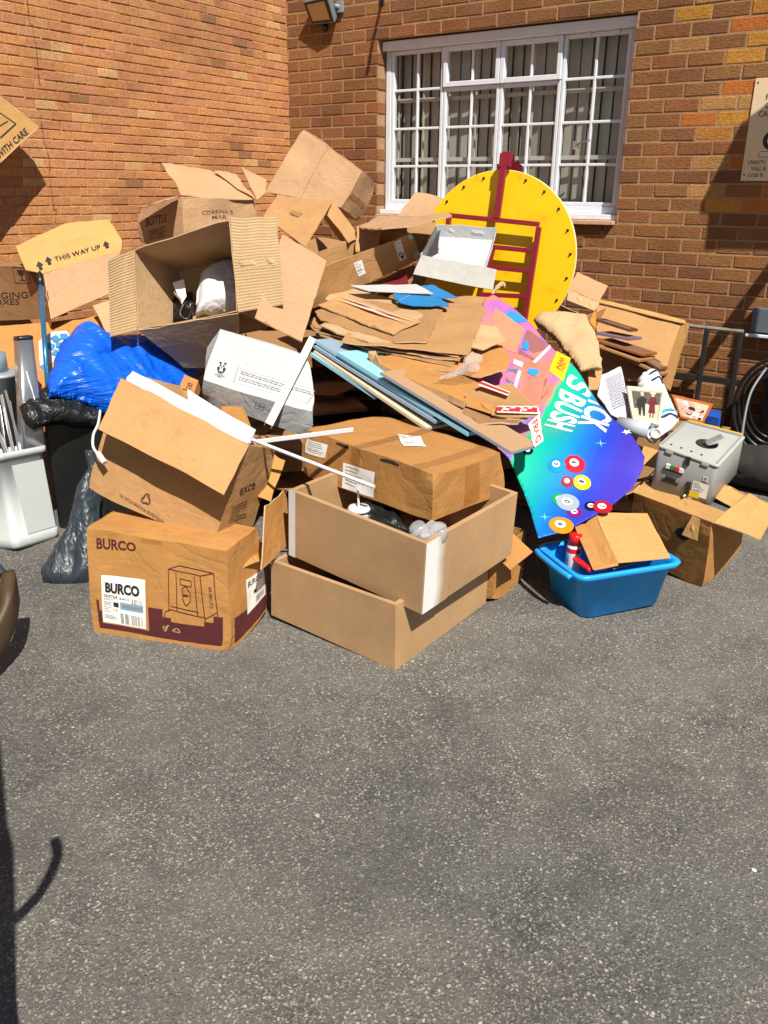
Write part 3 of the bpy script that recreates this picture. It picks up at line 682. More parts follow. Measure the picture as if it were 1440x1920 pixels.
def fbox(O, A, B, N, a0, a1, b0, b1, n0, n1):
    return [O + A * a + B * b + N * n for n in (n0, n1) for b in (b0, b1) for a in (a0, a1)]

def tube_bm(pts, r, seg=10, bm=None, cap=True):
    bm = bm or bmesh.new()
    pts = [V(p) for p in pts]
    rings = []
    up = None
    for i, p in enumerate(pts):
        t = (pts[min(i + 1, len(pts) - 1)] - pts[max(i - 1, 0)]).normalized()
        if up is None:
            up = t.orthogonal().normalized()
        up = (up - t * up.dot(t)).normalized()
        sd = t.cross(up)
        rad = r[i] if isinstance(r, (list, tuple)) else r
        rings.append([bm.verts.new(p + (up * math.cos(k * 2 * math.pi / seg) + sd * math.sin(k * 2 * math.pi / seg)) * rad) for k in range(seg)])
    for i in range(len(rings) - 1):
        for k in range(seg):
            bm.faces.new((rings[i][k], rings[i][(k + 1) % seg], rings[i + 1][(k + 1) % seg], rings[i + 1][k]))
    if cap:
        bm.faces.new(rings[0][::-1]); bm.faces.new(rings[-1])
    return bm

def smooth_path(pts, n=6):
    pts = [V(p) for p in pts]
    out = []
    for i in range(len(pts) - 1):
        p0, p1, p2, p3 = pts[max(0, i - 1)], pts[i], pts[i + 1], pts[min(len(pts) - 1, i + 2)]
        for k in range(n):
            t = k / n
            out.append(0.5 * ((2 * p1) + (p2 - p0) * t + (2 * p0 - 5 * p1 + 4 * p2 - p3) * t * t + (3 * p1 - p0 - 3 * p2 + p3) * t ** 3))
    out.append(pts[-1])
    return out

def lathe_bm(O, axis, prof, seg=28, bm=None):
    bm = bm or bmesh.new()
    O, axis = V(O), V(axis).normalized()
    x = axis.orthogonal().normalized(); y = axis.cross(x)
    rings = []
    for r, h in prof:
        rings.append([bm.verts.new(O + axis * h + (x * math.cos(k * 2 * math.pi / seg) + y * math.sin(k * 2 * math.pi / seg)) * max(r, 1e-4)) for k in range(seg)])
    for i in range(len(rings) - 1):
        for k in range(seg):
            bm.faces.new((rings[i][k], rings[i][(k + 1) % seg], rings[i + 1][(k + 1) % seg], rings[i + 1][k]))
    bm.faces.new(rings[0][::-1]); bm.faces.new(rings[-1])
    return bm

def ring_loft(c8, rings, rad=0.03, seg=5):
    """loft of rounded rectangles between the bottom and top quads of eight corners; rings: (height 0..1, outward offset m)"""
    c = vq(c8)
    order = (0, 1, 3, 2)
    bm = bmesh.new()
    prev = None
    allr = []
    for k, off in rings:
        q = [c[i].lerp(c[i + 4], k) for i in order]
        cen = sum(q, V()) / 4
        q2 = []
        for i in range(4):
            a, b = q[i - 1], q[(i + 1) % 4]
            d1 = (q[i] - a).normalized(); d2 = (q[i] - b).normalized()
            q2.append(q[i] + (d1 + d2) * off)
        q = q2
        loop = []
        for i in range(4):
            p, a, b = q[i], q[i - 1], q[(i + 1) % 4]
            r1 = p + (a - p).normalized() * rad; r2 = p + (b - p).normalized() * rad
            for s_ in range(seg + 1):
                t = s_ / seg
                loop.append(bm.verts.new(r1 * (1 - t) ** 2 + p * 2 * t * (1 - t) + r2 * t * t))
        allr.append(loop)
    for a, b in zip(allr, allr[1:]):
        n = len(a)
        for i in range(n):
            bm.faces.new((a[i], a[(i + 1) % n], b[(i + 1) % n], b[i]))
    bm.faces.new(allr[0][::-1]); bm.faces.new(allr[-1])
    return bm

# ---- lettering and flat print
_txt = {}
def text_geo(s, bold=0.0):
    key = (s, bold)
    if key not in _txt:
        cu = bpy.data.curves.new('t', 'FONT')
        cu.body = s; cu.size = 1.0; cu.offset = bold; cu.resolution_u = 3
        ob = bpy.data.objects.new('t', cu)
        COL.objects.link(ob)
        dg = bpy.context.evaluated_depsgraph_get()
        me = bpy.data.meshes.new_from_object(ob.evaluated_get(dg))
        vs = [(v.co.x, v.co.y) for v in me.vertices]
        fs = [tuple(p.vertices) for p in me.polygons]
        bpy.data.objects.remove(ob); bpy.data.curves.remove(cu); bpy.data.meshes.remove(me)
        _txt[key] = (vs, fs)
    return _txt[key]

def flat_print(name, shapes, fn, mat, parent):
    """shapes: list of (verts2d, faces); fn maps 2D -> world"""
    vs, fs = [], []
    for sv, sf in shapes:
        o = len(vs)
        vs += [fn(x, y) for x, y in sv]
        fs += [tuple(i + o for i in f) for f in sf]
    return link(name, mesh(vs, fs), mat, parent)

def T(s, x, y, w, h, bold=0.0, ang=0.0, flip=1):
    """lettering fitted into a w x h box whose lower left corner is x, y"""
    vs, fs = text_geo(s, bold)
    x0 = min(v[0] for v in vs); x1 = max(v[0] for v in vs)
    y0 = min(v[1] for v in vs); y1 = max(v[1] for v in vs)
    ca, sa = math.cos(ang), math.sin(ang)
    out = []
    for a, b in vs:
        u, v = (a - x0) / (x1 - x0) * w, (b - y0) / (y1 - y0) * h
        out.append((x + u * ca - v * sa, y + u * sa + v * ca))
    return out, fs

def R(x0, y0, x1, y1):
    nx = max(1, int((x1 - x0) / .03)); ny = max(1, int((y1 - y0) / .03))
    vs = [(x0 + (x1 - x0) * i / nx, y0 + (y1 - y0) * j / ny) for j in range(ny + 1) for i in range(nx + 1)]
    fs = [(j * (nx + 1) + i, j * (nx + 1) + i + 1, (j + 1) * (nx + 1) + i + 1, (j + 1) * (nx + 1) + i) for j in range(ny) for i in range(nx)]
    return vs, fs

def LINE(pts, wd):
    vs, fs = [], []
    for (x0, y0), (x1, y1) in zip(pts, pts[1:]):
        dx, dy = x1 - x0, y1 - y0
        L = math.hypot(dx, dy) or 1
        k = max(1, int(L / 0.03))
        px, py = -dy / L * wd / 2, dx / L * wd / 2
        o = len(vs)
        for i in range(k + 1):
            t = i / k
            vs += [(x0 + dx * t + px, y0 + dy * t + py), (x0 + dx * t - px, y0 + dy * t - py)]
        fs += [(o + 2 * i, o + 2 * i + 1, o + 2 * i + 3, o + 2 * i + 2) for i in range(k)]
    return vs, fs

def BARS(x0, y0, x1, y1, n, seed=1):
    rnd = random.Random(seed)
    out = []
    st = (x1 - x0) / n
    for i in range(n):
        if rnd.random() < .85:
            wd = st * rnd.choice((.25, .4, .6))
            out.append(R(x0 + i * st, y0, x0 + i * st + wd, y1))
    return out

def ELL(cx, cy, rx, ry, n=28, ang=0.0):
    ca, sa = math.cos(ang), math.sin(ang)
    vs = [(cx, cy)]
    for ring in (0.5, 1.0):
        for i in range(n):
            x, y = math.cos(2 * math.pi * i / n) * rx * ring, math.sin(2 * math.pi * i / n) * ry * ring
            vs.append((cx + x * ca - y * sa, cy + x * sa + y * ca))
    fs = [(0, 1 + i, 1 + (i + 1) % n) for i in range(n)]
    fs += [(1 + i, 1 + n + i, 1 + n + (i + 1) % n, 1 + (i + 1) % n) for i in range(n)]
    return vs, fs

def PG(pts):
    return list(pts), [tuple(range(len(pts)))]

def RECYCLE(cx, cy, r):
    """three bent arrows chasing one another"""
    out = []
    for k in range(3):
        a = math.radians(-120 * k)
        ca, sa = math.cos(a), math.sin(a)
        f = lambda x, y: (cx + (x * ca - y * sa) * r, cy + (x * sa + y * ca) * r)
        out.append(PG([f(-.72, .10), f(-.30, .86), f(-.06, .62), f(-.44, -.04)]))
        out.append(PG([f(-.22, .92), f(.30, .92), f(.46, .64), f(-.02, .64)]))
        out.append(PG([f(.52, .84), f(.62, .20), f(.14, .46)]))
    return out

def metres(face, size):
    """face in 0..1 -> function of metres from the lower left corner"""
    lu, lv = size
    return lambda x, y, e=0.0012: face(x / lu, y / lv, e)

# ================================================================== SETTING
asph, n, l, p = new_mat('asphalt')
g = n.new('ShaderNodeNewGeometry')
wp = nd(n, 'ShaderNodeTexNoise', i_Scale=120.0, i_Detail=3.0)
l.new(g.outputs['Position'], wp.inputs['Vector'])
wo = n.new('ShaderNodeVectorMath'); wo.operation = 'MULTIPLY_ADD'
wo.inputs[1].default_value = (0.014, 0.014, 0.0); l.new(wp.outputs['Color'], wo.inputs[0]); l.new(g.outputs['Position'], wo.inputs[2])
def stones(scale, stops, lo, hi):
    vo = nd(n, 'ShaderNodeTexVoronoi', i_Scale=scale, i_Randomness=1.0)
    l.new(wo.outputs[0], vo.inputs['Vector'])
    sep = n.new('ShaderNodeSeparateColor'); l.new(vo.outputs['Color'], sep.inputs[0])
    st = ramp(n, stops); l.new(sep.outputs[0], st.inputs[0])
    gp = ramp(n, [(lo, (1, 1, 1)), (hi, (0, 0, 0))]); l.new(vo.outputs['Distance'], gp.inputs[0])
    return st.outputs[0], gp.outputs[0], vo.outputs['Distance'], sep.outputs[1]
s1, g1_, d1, r1_ = stones(102.0, [(0.0, (0.060, 0.058, 0.055)), (0.3, (0.125, 0.119, 0.110)), (0.65, (0.225, 0.218, 0.202)), (0.9, (0.31, 0.30, 0.278)), (1.0, (0.42, 0.41, 0.38))], 0.24, 0.50)
s2, g2_, d2, r2_ = stones(210.0, [(0.0, (0.050, 0.048, 0.046)), (0.4, (0.10, 0.095, 0.088)), (0.8, (0.19, 0.18, 0.165)), (1.0, (0.34, 0.325, 0.30))], 0.25, 0.6)
def pnoise(scale, detail, rough, lo, hi, off=(0, 0, 0)):
    ad_ = n.new('ShaderNodeVectorMath'); ad_.operation = 'ADD'; ad_.inputs[1].default_value = off
    l.new(g.outputs['Position'], ad_.inputs[0])
    x = nd(n, 'ShaderNodeTexNoise', i_Scale=scale, i_Detail=detail, i_Roughness=rough)
    l.new(ad_.outputs[0], x.inputs['Vector'])
    m_ = nd(n, 'ShaderNodeMapRange'); m_.inputs[1].default_value = lo; m_.inputs[2].default_value = hi
    l.new(x.outputs[0], m_.inputs[0])
    return m_.outputs[0]
def mul(a, b):
    x = nd(n, 'ShaderNodeMath', operation='MULTIPLY')
    for s_, v in ((0, a), (1, b)):
        if hasattr(v, 'is_linked'): l.new(v, x.inputs[s_])
        else: x.inputs[s_].default_value = v
    return x.outputs[0]
patch = pnoise(1.6, 6.0, 0.62, 0.38, 0.62)
patch2 = pnoise(7.0, 7.0, 0.7, 0.36, 0.66, (5, 3, 0))
binder = mixc(n, l, (0.046, 0.045, 0.043), (0.100, 0.097, 0.091), patch2)
c0 = mixc(n, l, binder, s2, g2_)
present = nd(n, 'ShaderNodeMath', operation='GREATER_THAN'); present.inputs[1].default_value = 0.30; l.new(r1_, present.inputs[0])
c1 = mixc(n, l, c0, s1, mul(g1_, present.outputs[0]))
dustc = mixc(n, l, c1, (0.170, 0.165, 0.153), mul(patch, 0.26))
dark = mixc(n, l, dustc, (0.060, 0.058, 0.055), mul(pnoise(2.6, 8.0, 0.7, 0.50, 0.70, (11, 2, 0)), 0.60))
tone = ramp(n, [(0.0, (1.02, 1.04, 1.05)), (1.0, (1.50, 1.47, 1.40))]); l.new(pnoise(0.75, 3.0, 0.5, 0.32, 0.68), tone.inputs[0])
c3 = mixc(n, l, dark, tone.outputs[0], 1.0, 'MULTIPLY')
l.new(c3, p.inputs['Base Color'])
p.inputs['Roughness'].default_value = 0.85
p.inputs['Specular IOR Level'].default_value = 0.3
hb = nd(n, 'ShaderNodeTexNoise', i_Scale=160.0, i_Detail=6.0, i_Roughness=0.8)
l.new(g.outputs['Position'], hb.inputs['Vector'])
hs1 = nd(n, 'ShaderNodeMath', operation='MULTIPLY_ADD'); hs1.inputs[1].default_value = 0.8
l.new(mul(g1_, present.outputs[0]), hs1.inputs[0]); l.new(hb.outputs[0], hs1.inputs[2])
bp = nd(n, 'ShaderNodeBump', i_Strength=0.9, i_Distance=0.004)
l.new(hs1.outputs[0], bp.inputs['Height']); l.new(bp.outputs[0], p.inputs['Normal'])
kind(link('ground', mesh([(-150, -150, 0), (150, -150, 0), (150, 150, 0), (-150, 150, 0)], [(0, 1, 2, 3)]), asph), 'structure')

# ---- bricks
def brick_material(name, bump, lines):
    mt, n, l, p = new_mat(name)
    at = n.new('ShaderNodeAttribute'); at.attribute_name = 'Col'
    g = n.new('ShaderNodeNewGeometry')
    a = nd(n, 'ShaderNodeTexNoise', i_Scale=55.0, i_Detail=8.0, i_Roughness=0.75)
    l.new(g.outputs['Position'], a.inputs['Vector'])
    mp = n.new('ShaderNodeMapping'); mp.inputs['Scale'].default_value = (28, 28, 150)
    l.new(g.outputs['Position'], mp.inputs['Vector'])
    b = nd(n, 'ShaderNodeTexNoise', i_Scale=1.0, i_Detail=4.0, i_Roughness=0.6, i_Distortion=0.6)
    l.new(mp.outputs[0], b.inputs['Vector'])
    r1 = ramp(n, [(0.3, (0.62, 0.60, 0.58)), (0.5, (1, 1, 1)), (0.72, (1.3, 1.28, 1.22))])
    l.new(a.outputs[0], r1.inputs[0])
    c = mixc(n, l, at.outputs['Color'], r1.outputs[0], 1.0, 'MULTIPLY')
    r2 = ramp(n, [(0.28, (0.45, 0.42, 0.40)), (0.42, (1, 1, 1))])
    l.new(b.outputs[0], r2.inputs[0])
    c = mixc(n, l, c, r2.outputs[0], lines, 'MULTIPLY')
    st = nd(n, 'ShaderNodeTexNoise', i_Scale=1.7, i_Detail=5.0)
    l.new(g.outputs['Position'], st.inputs['Vector'])
    r3 = ramp(n, [(0.35, (0.80, 0.80, 0.80)), (0.6, (1.06, 1.06, 1.06))])
    l.new(st.outputs[0], r3.inputs[0])
    c = mixc(n, l, c, r3.outputs[0], 1.0, 'MULTIPLY')
    l.new(c, p.inputs['Base Color'])
    p.inputs['Roughness'].default_value = 0.9
    p.inputs['Specular IOR Level'].default_value = 0.2
    ad = nd(n, 'ShaderNodeMath', operation='ADD'); l.new(a.outputs[0], ad.inputs[0]); l.new(b.outputs[0], ad.inputs[1])
    bp = nd(n, 'ShaderNodeBump', i_Strength=bump, i_Distance=0.006)
    l.new(ad.outputs[0], bp.inputs['Height']); l.new(bp.outputs[0], p.inputs['Normal'])
    return mt
BR_BACK = brick_material('brick_rustic_red', 0.9, 0.8)
BR_LEFT = brick_material('brick_buff', 0.5, 0.35)
MORTAR = plain('mortar_tan', (0.35, 0.20, 0.105), 0.95, var=0.2, scale=30, bump=0.4, bscale=120)
MORTAR_L = plain('mortar_buff', (0.47, 0.24, 0.10), 0.95, var=0.2, scale=30, bump=0.4, bscale=120)

def brick_geo(L, H, D, rnd, bev=0.004):
    """one brick: x along the wall, z up, -y out; front arris worn"""
    j = lambda s: rnd.uniform(-s, s)
    fo = [(0 + j(.002), 0 + j(.0015)), (L + j(.002), 0 + j(.0015)), (L + j(.002), H + j(.0015)), (0 + j(.002), H + j(.0015))]
    b = min(bev, H * .12)
    fi = [(fo[0][0] + b, fo[0][1] + b), (fo[1][0] - b, fo[1][1] + b), (fo[2][0] - b, fo[2][1] - b), (fo[3][0] + b, fo[3][1] - b)]
    pr = j(.0015)
    vs = [(x, D, z) for x, z in fo] + [(x, b * .7, z) for x, z in fo] + [(x, pr + j(.001), z) for x, z in fi]
    fs = [(0, 1, 5, 4), (1, 2, 6, 5), (2, 3, 7, 6), (3, 0, 4, 7), (4, 5, 9, 8), (5, 6, 10, 9), (6, 7, 11, 10), (7, 4, 8, 11), (8, 9, 10, 11)]
    return vs, fs

def put_color(me, cols):
    ca = me.color_attributes.new('Col', 'FLOAT_COLOR', 'CORNER')
    i = 0
    for pl, c in zip(me.polygons, cols):
        for _ in pl.loop_indices:
            ca.data[i].color = (*c, 1.0); i += 1

def lay_bricks(root, mat, places, xf, colour, depth, seed, view_size, proud=.0015):
    """places: (x, z, L, H). The 300 that show largest become parts of their own, the others one joined part."""
    rnd = random.Random(seed)
    scored = sorted(places, key=lambda q: -view_size(q))
    cache = {}
    vsA, fsA, colA = [], [], []
    for k, (x, z, L, H) in enumerate(scored):
        c = colour(x, z, rnd)
        if k < 300:
            key = (round(L, 3), round(H, 3), c, rnd.randrange(2))
            if key not in cache:
                vs, fs = brick_geo(L, H, depth, rnd)
                me = mesh([xf(V(v)) - xf(V((0, 0, 0))) for v in vs], fs)
                put_color(me, [c] * len(fs))
                cache[key] = me
            o = link('brick', cache[key], mat, root)
            o.location = xf(V((x, rnd.uniform(-proud, proud), z)))
            o.matrix_parent_inverse = Matrix.Translation(root.location).inverted()
        else:
            vs, fs = brick_geo(L, H, depth, rnd)
            yo = rnd.uniform(-proud, proud)
            o_ = len(vsA)
            vsA += [xf(V((x + a, b + yo, z + cc))) for a, b, cc in vs]
            fsA += [tuple(i + o_ for i in f) for f in fs]
            colA += [c] * len(fs)
    if vsA:
        me = mesh(vsA, fsA)
        put_color(me, colA)
        kind(link('brickwork', me, mat, root), 'stuff')

def course(x0, x1, z, H, L, off, J):
    """stretchers of pitch L between x0 and x1"""
    out = []
    k = math.floor((x0 - off) / L)
    x = off + k * L
    while x < x1:
        a, b = max(x, x0), min(x + L - J, x1)
        if b - a > 0.025: out.append((a, z, b - a, H))
        x += L
    return out

Z0 = 2.6665
HB = 0.0841
WX0, WX1, WZ0, WZ1 = -0.110, 1.888, 1.4344, Z0
BX0, BX1, BZT = -1.024, 4.6, 3.25
LB = 0.225
back = thing('brick_wall', 'red brown rustic brick wall with the white multi pane window', 'wall', (0.5, 0, 0))
mb = bmesh.new()
for x0, x1, z0, z1 in ((BX0, WX0 - .008, -.05, BZT), (WX1 + .008, BX1, -.05, BZT), (WX0 - .008, WX1 + .008, -.05, WZ0 - .075), (WX0 - .008, WX1 + .008, WZ1 + .008, BZT)):
    box_bm(abox(x0, x1, .0035, .22, z0, z1), mb)
bm_obj('mortar', mb, MORTAR, back)
places = []
for nrow in range(-7, 32):
    ztop = Z0 - nrow * HB
    z = ztop - HB + .011
    H = HB - .011
    off = 0.1125 * ((nrow + 1) % 2) + 0.006 * math.sin(nrow * 3.1)
    if z < -.02: continue
    zc = z + H / 2
    if WZ0 - .02 < zc < WZ1:
        places += course(BX0, WX0, z, H, LB, off, .011) + course(WX1, BX1, z, H, LB, off, .011)
    else:
        places += course(BX0, BX1, z, H, LB, off, .011)
BCOL = [(0.255, 0.114, 0.044), (0.272, 0.124, 0.047), (0.238, 0.104, 0.045), (0.285, 0.135, 0.051), (0.258, 0.128, 0.050), (0.228, 0.106, 0.050), (0.272, 0.112, 0.047), (0.205, 0.092, 0.044)]
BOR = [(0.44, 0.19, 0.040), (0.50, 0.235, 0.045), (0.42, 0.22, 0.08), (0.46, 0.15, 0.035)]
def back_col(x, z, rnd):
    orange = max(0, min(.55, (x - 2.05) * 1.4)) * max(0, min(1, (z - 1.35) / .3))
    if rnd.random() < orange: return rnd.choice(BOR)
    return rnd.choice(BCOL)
def vsize_back(q):
    c = V((q[0] + q[2] / 2, 0, q[1] + q[3] / 2)) - CAMP
    zf = c.dot(_f)
    X, Y = c.dot(_r) / zf, c.dot(_u) / zf
    return (q[2] * q[3] / zf ** 3) if abs(X) < .462 and abs(Y) < .616 else -1 / (zf + 9)
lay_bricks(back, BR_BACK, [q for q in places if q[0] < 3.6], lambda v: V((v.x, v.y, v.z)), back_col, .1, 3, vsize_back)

left = thing('brick_wall', 'sunlit buff brick wall of thin courses, cracked from top to bottom', 'wall', (BX0, -2, 0))
LX = -1.024
mb = bmesh.new()
box_bm(abox(LX - .25, LX - .006, -6.5, .22, -.05, 3.4), mb)
bm_obj('mortar', mb, MORTAR_L, left)
HL, LL = 0.0567, 0.159
placesL = []
nrow = 0
z = 0.02
while z < 3.0:
    off = LL / 2 * (nrow % 2) + .01 * math.sin(nrow * 2.3)
    placesL += course(0.0, 4.6, z, HL - .0055, LL, off, .0045)
    z += HL; nrow += 1
LCOL = [(0.47, 0.222, 0.090), (0.455, 0.212, 0.090), (0.45, 0.205, 0.100), (0.425, 0.190, 0.090), (0.48, 0.236, 0.102), (0.46, 0.228, 0.110), (0.44, 0.198, 0.086), (0.405, 0.180, 0.088), (0.47, 0.216, 0.084), (0.455, 0.207, 0.104)]
def left_col(x, z, rnd):
    t = rnd.random()
    if t < .02: return (0.29, 0.145, 0.07)
    if t < .05: return (0.52, 0.31, 0.14)
    return rnd.choice(LCOL)
def vsize_left(q):
    c = V((LX, -(q[0] + q[2] / 2), q[1] + q[3] / 2)) - CAMP
    zf = c.dot(_f)
    X, Y = c.dot(_r) / zf, c.dot(_u) / zf
    return (q[2] * q[3] / zf ** 3) if abs(X) < .462 and abs(Y) < .616 and q[1] > 1.1 else -1 / (zf + 9)
# along this wall the brick runs towards the camera (-y), its face looks to +x
lay_bricks(left, BR_LEFT, [q for q in placesL if q[1] > .3 or q[0] > 2], lambda v: V((LX - v.y, -v.x, v.z)), left_col, .05, 5, vsize_left, .0030)
crk = []
for pa in (((-1.024, -2.362, 2.652), (-1.024, -2.365, 2.591), (-1.024, -2.346, 2.528), (-1.024, -2.34, 2.429), (-1.024, -2.344, 2.313), (-1.024, -2.343, 2.195)), ((-1.024, -2.369, 2.028), (-1.024, -2.368, 1.967), (-1.024, -2.354, 1.86), (-1.024, -2.348, 1.798), (-1.024, -2.358, 1.71), (-1.024, -2.359, 1.624), (-1.024, -2.358, 1.527), (-1.024, -2.343, 1.471), (-1.024, -2.358, 1.445), (-1.024, -2.358, 1.393))):
    pts = [V(q) for q in pa]
    for a, b in zip(pts, pts[1:]):
        crk.append((a, b))
vs, fs = [], []
rk = random.Random(8)
for a, b in crk:
    st_ = max(1, int(abs(b.z - a.z) / .0567))
    prev = a
    for k in range(st_):
        q = a.lerp(b, (k + 1) / st_); q.y += rk.uniform(-.008, .008)
        for c_, d_ in ((prev, V((LX, prev.y, q.z))), (V((LX, prev.y, q.z)), q)):
            dd = (d_ - c_)
            if dd.length < 1e-4: continue
            sd = V((0, -dd.z, dd.y)).normalized() * rk.uniform(.0010, .0026)
            o = len(vs)
            vs += [V((LX + .0045, 0, 0)) + V((0, c_.y, c_.z)) + sd, V((LX + .0045, c_.y, c_.z)) - sd, V((LX + .0045, d_.y, d_.z)) - sd, V((LX + .0045, d_.y, d_.z)) + sd]
            fs.append((o, o + 1, o + 2, o + 3))
        prev = q
link('crack', mesh(vs, fs), DARK, left)

# ---- window
def bx(name, x0, x1, y0, y1, z0, z1, mat, parent, bev=0.003):
    return bm_obj(name, box_bm(abox(x0, x1, y0, y1, z0, z1), None, bev), mat, parent)
win = thing('window', '', '', (0.9, .07, WZ0))
del win['label']; del win['category']
win.parent = back; win.matrix_parent_inverse = Matrix.Translation(back.location).inverted()
FY = .10
wl, wr, wb, wt = WX0 + .004, WX1 - .004, WZ0 + .03, WZ1 - .004
bm = bmesh.new()
box_bm(abox(wl, wr, FY - .055, FY + .06, wt - .062, wt), bm, .003)               # head board, stands forward
box_bm(abox(wl, wl + .045, FY, FY + .06, wb, wt - .063), bm, .003)
box_bm(abox(wr - .045, wr, FY, FY + .06, wb, wt - .063), bm, .003)
box_bm(abox(wl + .046, wr - .046, FY, FY + .06, wb, wb + .05), bm, .003)
bm_obj('frame', bm, WHITE_FRAME, win)
bx('sill', wl - .01, wr + .01, FY - .065, FY + .05, wb - .035, wb - .001, WHITE_FRAME, win)
lw = (wr - wl - .092) / 4
gz0, gz1 = wb + .051, wt - .064
rows = [gz0 + (gz1 - gz0) * k / 4 for k in range(5)]
for k in range(4):
    x0 = wl + .046 + k * lw
    x1 = x0 + lw
    sash = bmesh.new()
    vent = k in (1, 2)
    zt = rows[3] if vent else gz1
    t_ = .026
    parts = [(x0 + .002, x0 + t_, gz0, zt), (x1 - t_, x1 - .002, gz0, zt), (x0 + t_ + .001, x1 - t_ - .001, gz0, gz0 + t_), (x0 + t_ + .001, x1 - t_ - .001, zt - t_, zt)]
    for a, b, c_, d_ in parts:
        box_bm(abox(a, b, FY + .004, FY + .048, c_, d_), sash, .003)
    bm_obj('sash', sash, WHITE_FRAME, win)
    if vent:
        sv = bmesh.new()
        for a, b, c_, d_ in ((x0 + .002, x0 + .036, zt + .002, gz1), (x1 - .036, x1 - .002, zt + .002, gz1), (x0 + .037, x1 - .037, zt + .002, zt + .036), (x0 + .037, x1 - .037, gz1 - .034, gz1)):
            box_bm(abox(a, b, FY - .012, FY + .03, c_, d_), sv, .003)
        bm_obj('vent_sash', sv, WHITE_FRAME, win)
    xm = (x0 + x1) / 2
    for z0, z1 in ([(gz0 + t_, zt - t_)] + ([(zt + .037, gz1 - .035)] if vent else [])):
        bx('glazing_bar', xm - .009, xm + .009, FY + .012, FY + .034, z0, z1, WHITE_FRAME, win)
    for r_ in range(1, 4):
        if vent and r_ == 3: continue
        for a, b in ((x0 + t_, xm - .0095), (xm + .0095, x1 - t_)):
            bx('glazing_bar', a, b, FY + .012, FY + .034, rows[r_] - .009, rows[r_] + .009, WHITE_FRAME, win)
    for r_ in range(4):
        for a, b in ((x0 + .02, xm - .004), (xm + .004, x1 - .02)):
            link('pane', mesh([(a, FY + .024, rows[r_] + .003), (b, FY + .024, rows[r_] + .003), (b, FY + .024, rows[r_ + 1] - .003), (a, FY + .024, rows[r_ + 1] - .003)], [(0, 1, 2, 3)]), GLASS, win)
bm = bmesh.new()
for k in (.36, .62, .83, .93):
    box_bm(abox(wl + (wr - wl) * k - .012, wl + (wr - wl) * k + .012, FY - .02, FY + .001, wt - .085, wt - .066), bm, .002)
bm_obj('catch', bm, WHITE_FRAME, win)
bm = bmesh.new()
tube_bm([(1.52, FY - .012, rows[1] + .13), (1.58, FY - .028, rows[1] + .145), (1.62, FY - .02, rows[1] + .155)], .006, 8, bm)
box_bm(abox(1.495, 1.535, FY - .014, FY + .003, rows[1] + .10, rows[1] + .15), bm, .003)
bm_obj('handle', bm, STEEL, win)
# tiled sub-sill, tile by tile
TILE = plain('sill_tile', (0.52, 0.32, 0.22), 0.7, var=0.12, scale=10)
x = WX0
while x < WX1 - .02:
    x1 = min(x + .152, WX1 - .002)
    bm_obj('tile', box_bm(abox(x + .002, x1 - .002, -.040 + random.uniform(-.002, .002), .2, WZ0 - .035 + random.uniform(-.002, .002), WZ0 - .008), None, .003), TILE, back)
    x += .152
# room behind, blinds and grille
room = bmesh.new()
for c in (abox(WX0 - .3, WX1 + .3, 1.1, 1.15, .6, 3.1), abox(WX0 - .35, WX0 - .3, .22, 1.15, .6, 3.1), abox(WX1 + .3, WX1 + .35, .22, 1.15, .6, 3.1), abox(WX0 - .3, WX1 + .3, .22, 1.1, .55, .6), abox(WX0 - .3, WX1 + .3, .22, 1.1, 3.1, 3.15)):
    box_bm(c, room)
kind(bm_obj('room', room, plain('room_dark', (0.10, 0.092, 0.085), 0.9)), 'structure')
BLIND = plain('blind_fabric', (0.44, 0.41, 0.38), 0.85, var=0.05, scale=8)
bl = thing('vertical_blind', 'grey beige vertical slat blind hanging behind the window panes', 'blind', (0.9, .24, wt))
bx('headrail', wl, wr, .225, .255, wt - .02, wt + .02, WHITE_FRAME, bl)
rb = random.Random(4)
x = wl + .02
while x < wr:
    a = math.radians(-9 + rb.uniform(-6, 6)); hw = .041
    p0 = V((x - math.cos(a) * hw, .24 - math.sin(a) * hw, 0)); p1 = V((x + math.cos(a) * hw, .24 + math.sin(a) * hw, 0))
    nn = V((-math.sin(a), math.cos(a), 0)) * .0006
    vs = [p0 + nn, p1 + nn, p1 - nn, p0 - nn]
    vs = [v + V((0, 0, wb - .02)) for v in vs] + [v + V((0, 0, wt - .021)) for v in vs]
    link('slat', mesh(vs, [(0, 1, 5, 4), (1, 2, 6, 5), (2, 3, 7, 6), (3, 0, 4, 7), (0, 3, 2, 1), (4, 5, 6, 7)]), BLIND, bl)
    x += .087
gr = thing('security_grille', 'pale metal security bars fixed inside behind the window panes', 'grille', (0.9, .17, wb))
GRM = plain('grille_paint', (0.50, 0.48, 0.42), 0.5)
for zz in (rows[1] + .035, rows[2] + .19):
    bx('rail', wl + .01, wr - .01, .165, .175, zz, zz + .028, GRM, gr, .001)
for k in range(9):
    xx = wl + .07 + k * (wr - wl - .14) / 8
    bx('bar', xx - .006, xx + .006, .176, .188, wb + .02, wt - .08, GRM, gr, .001)

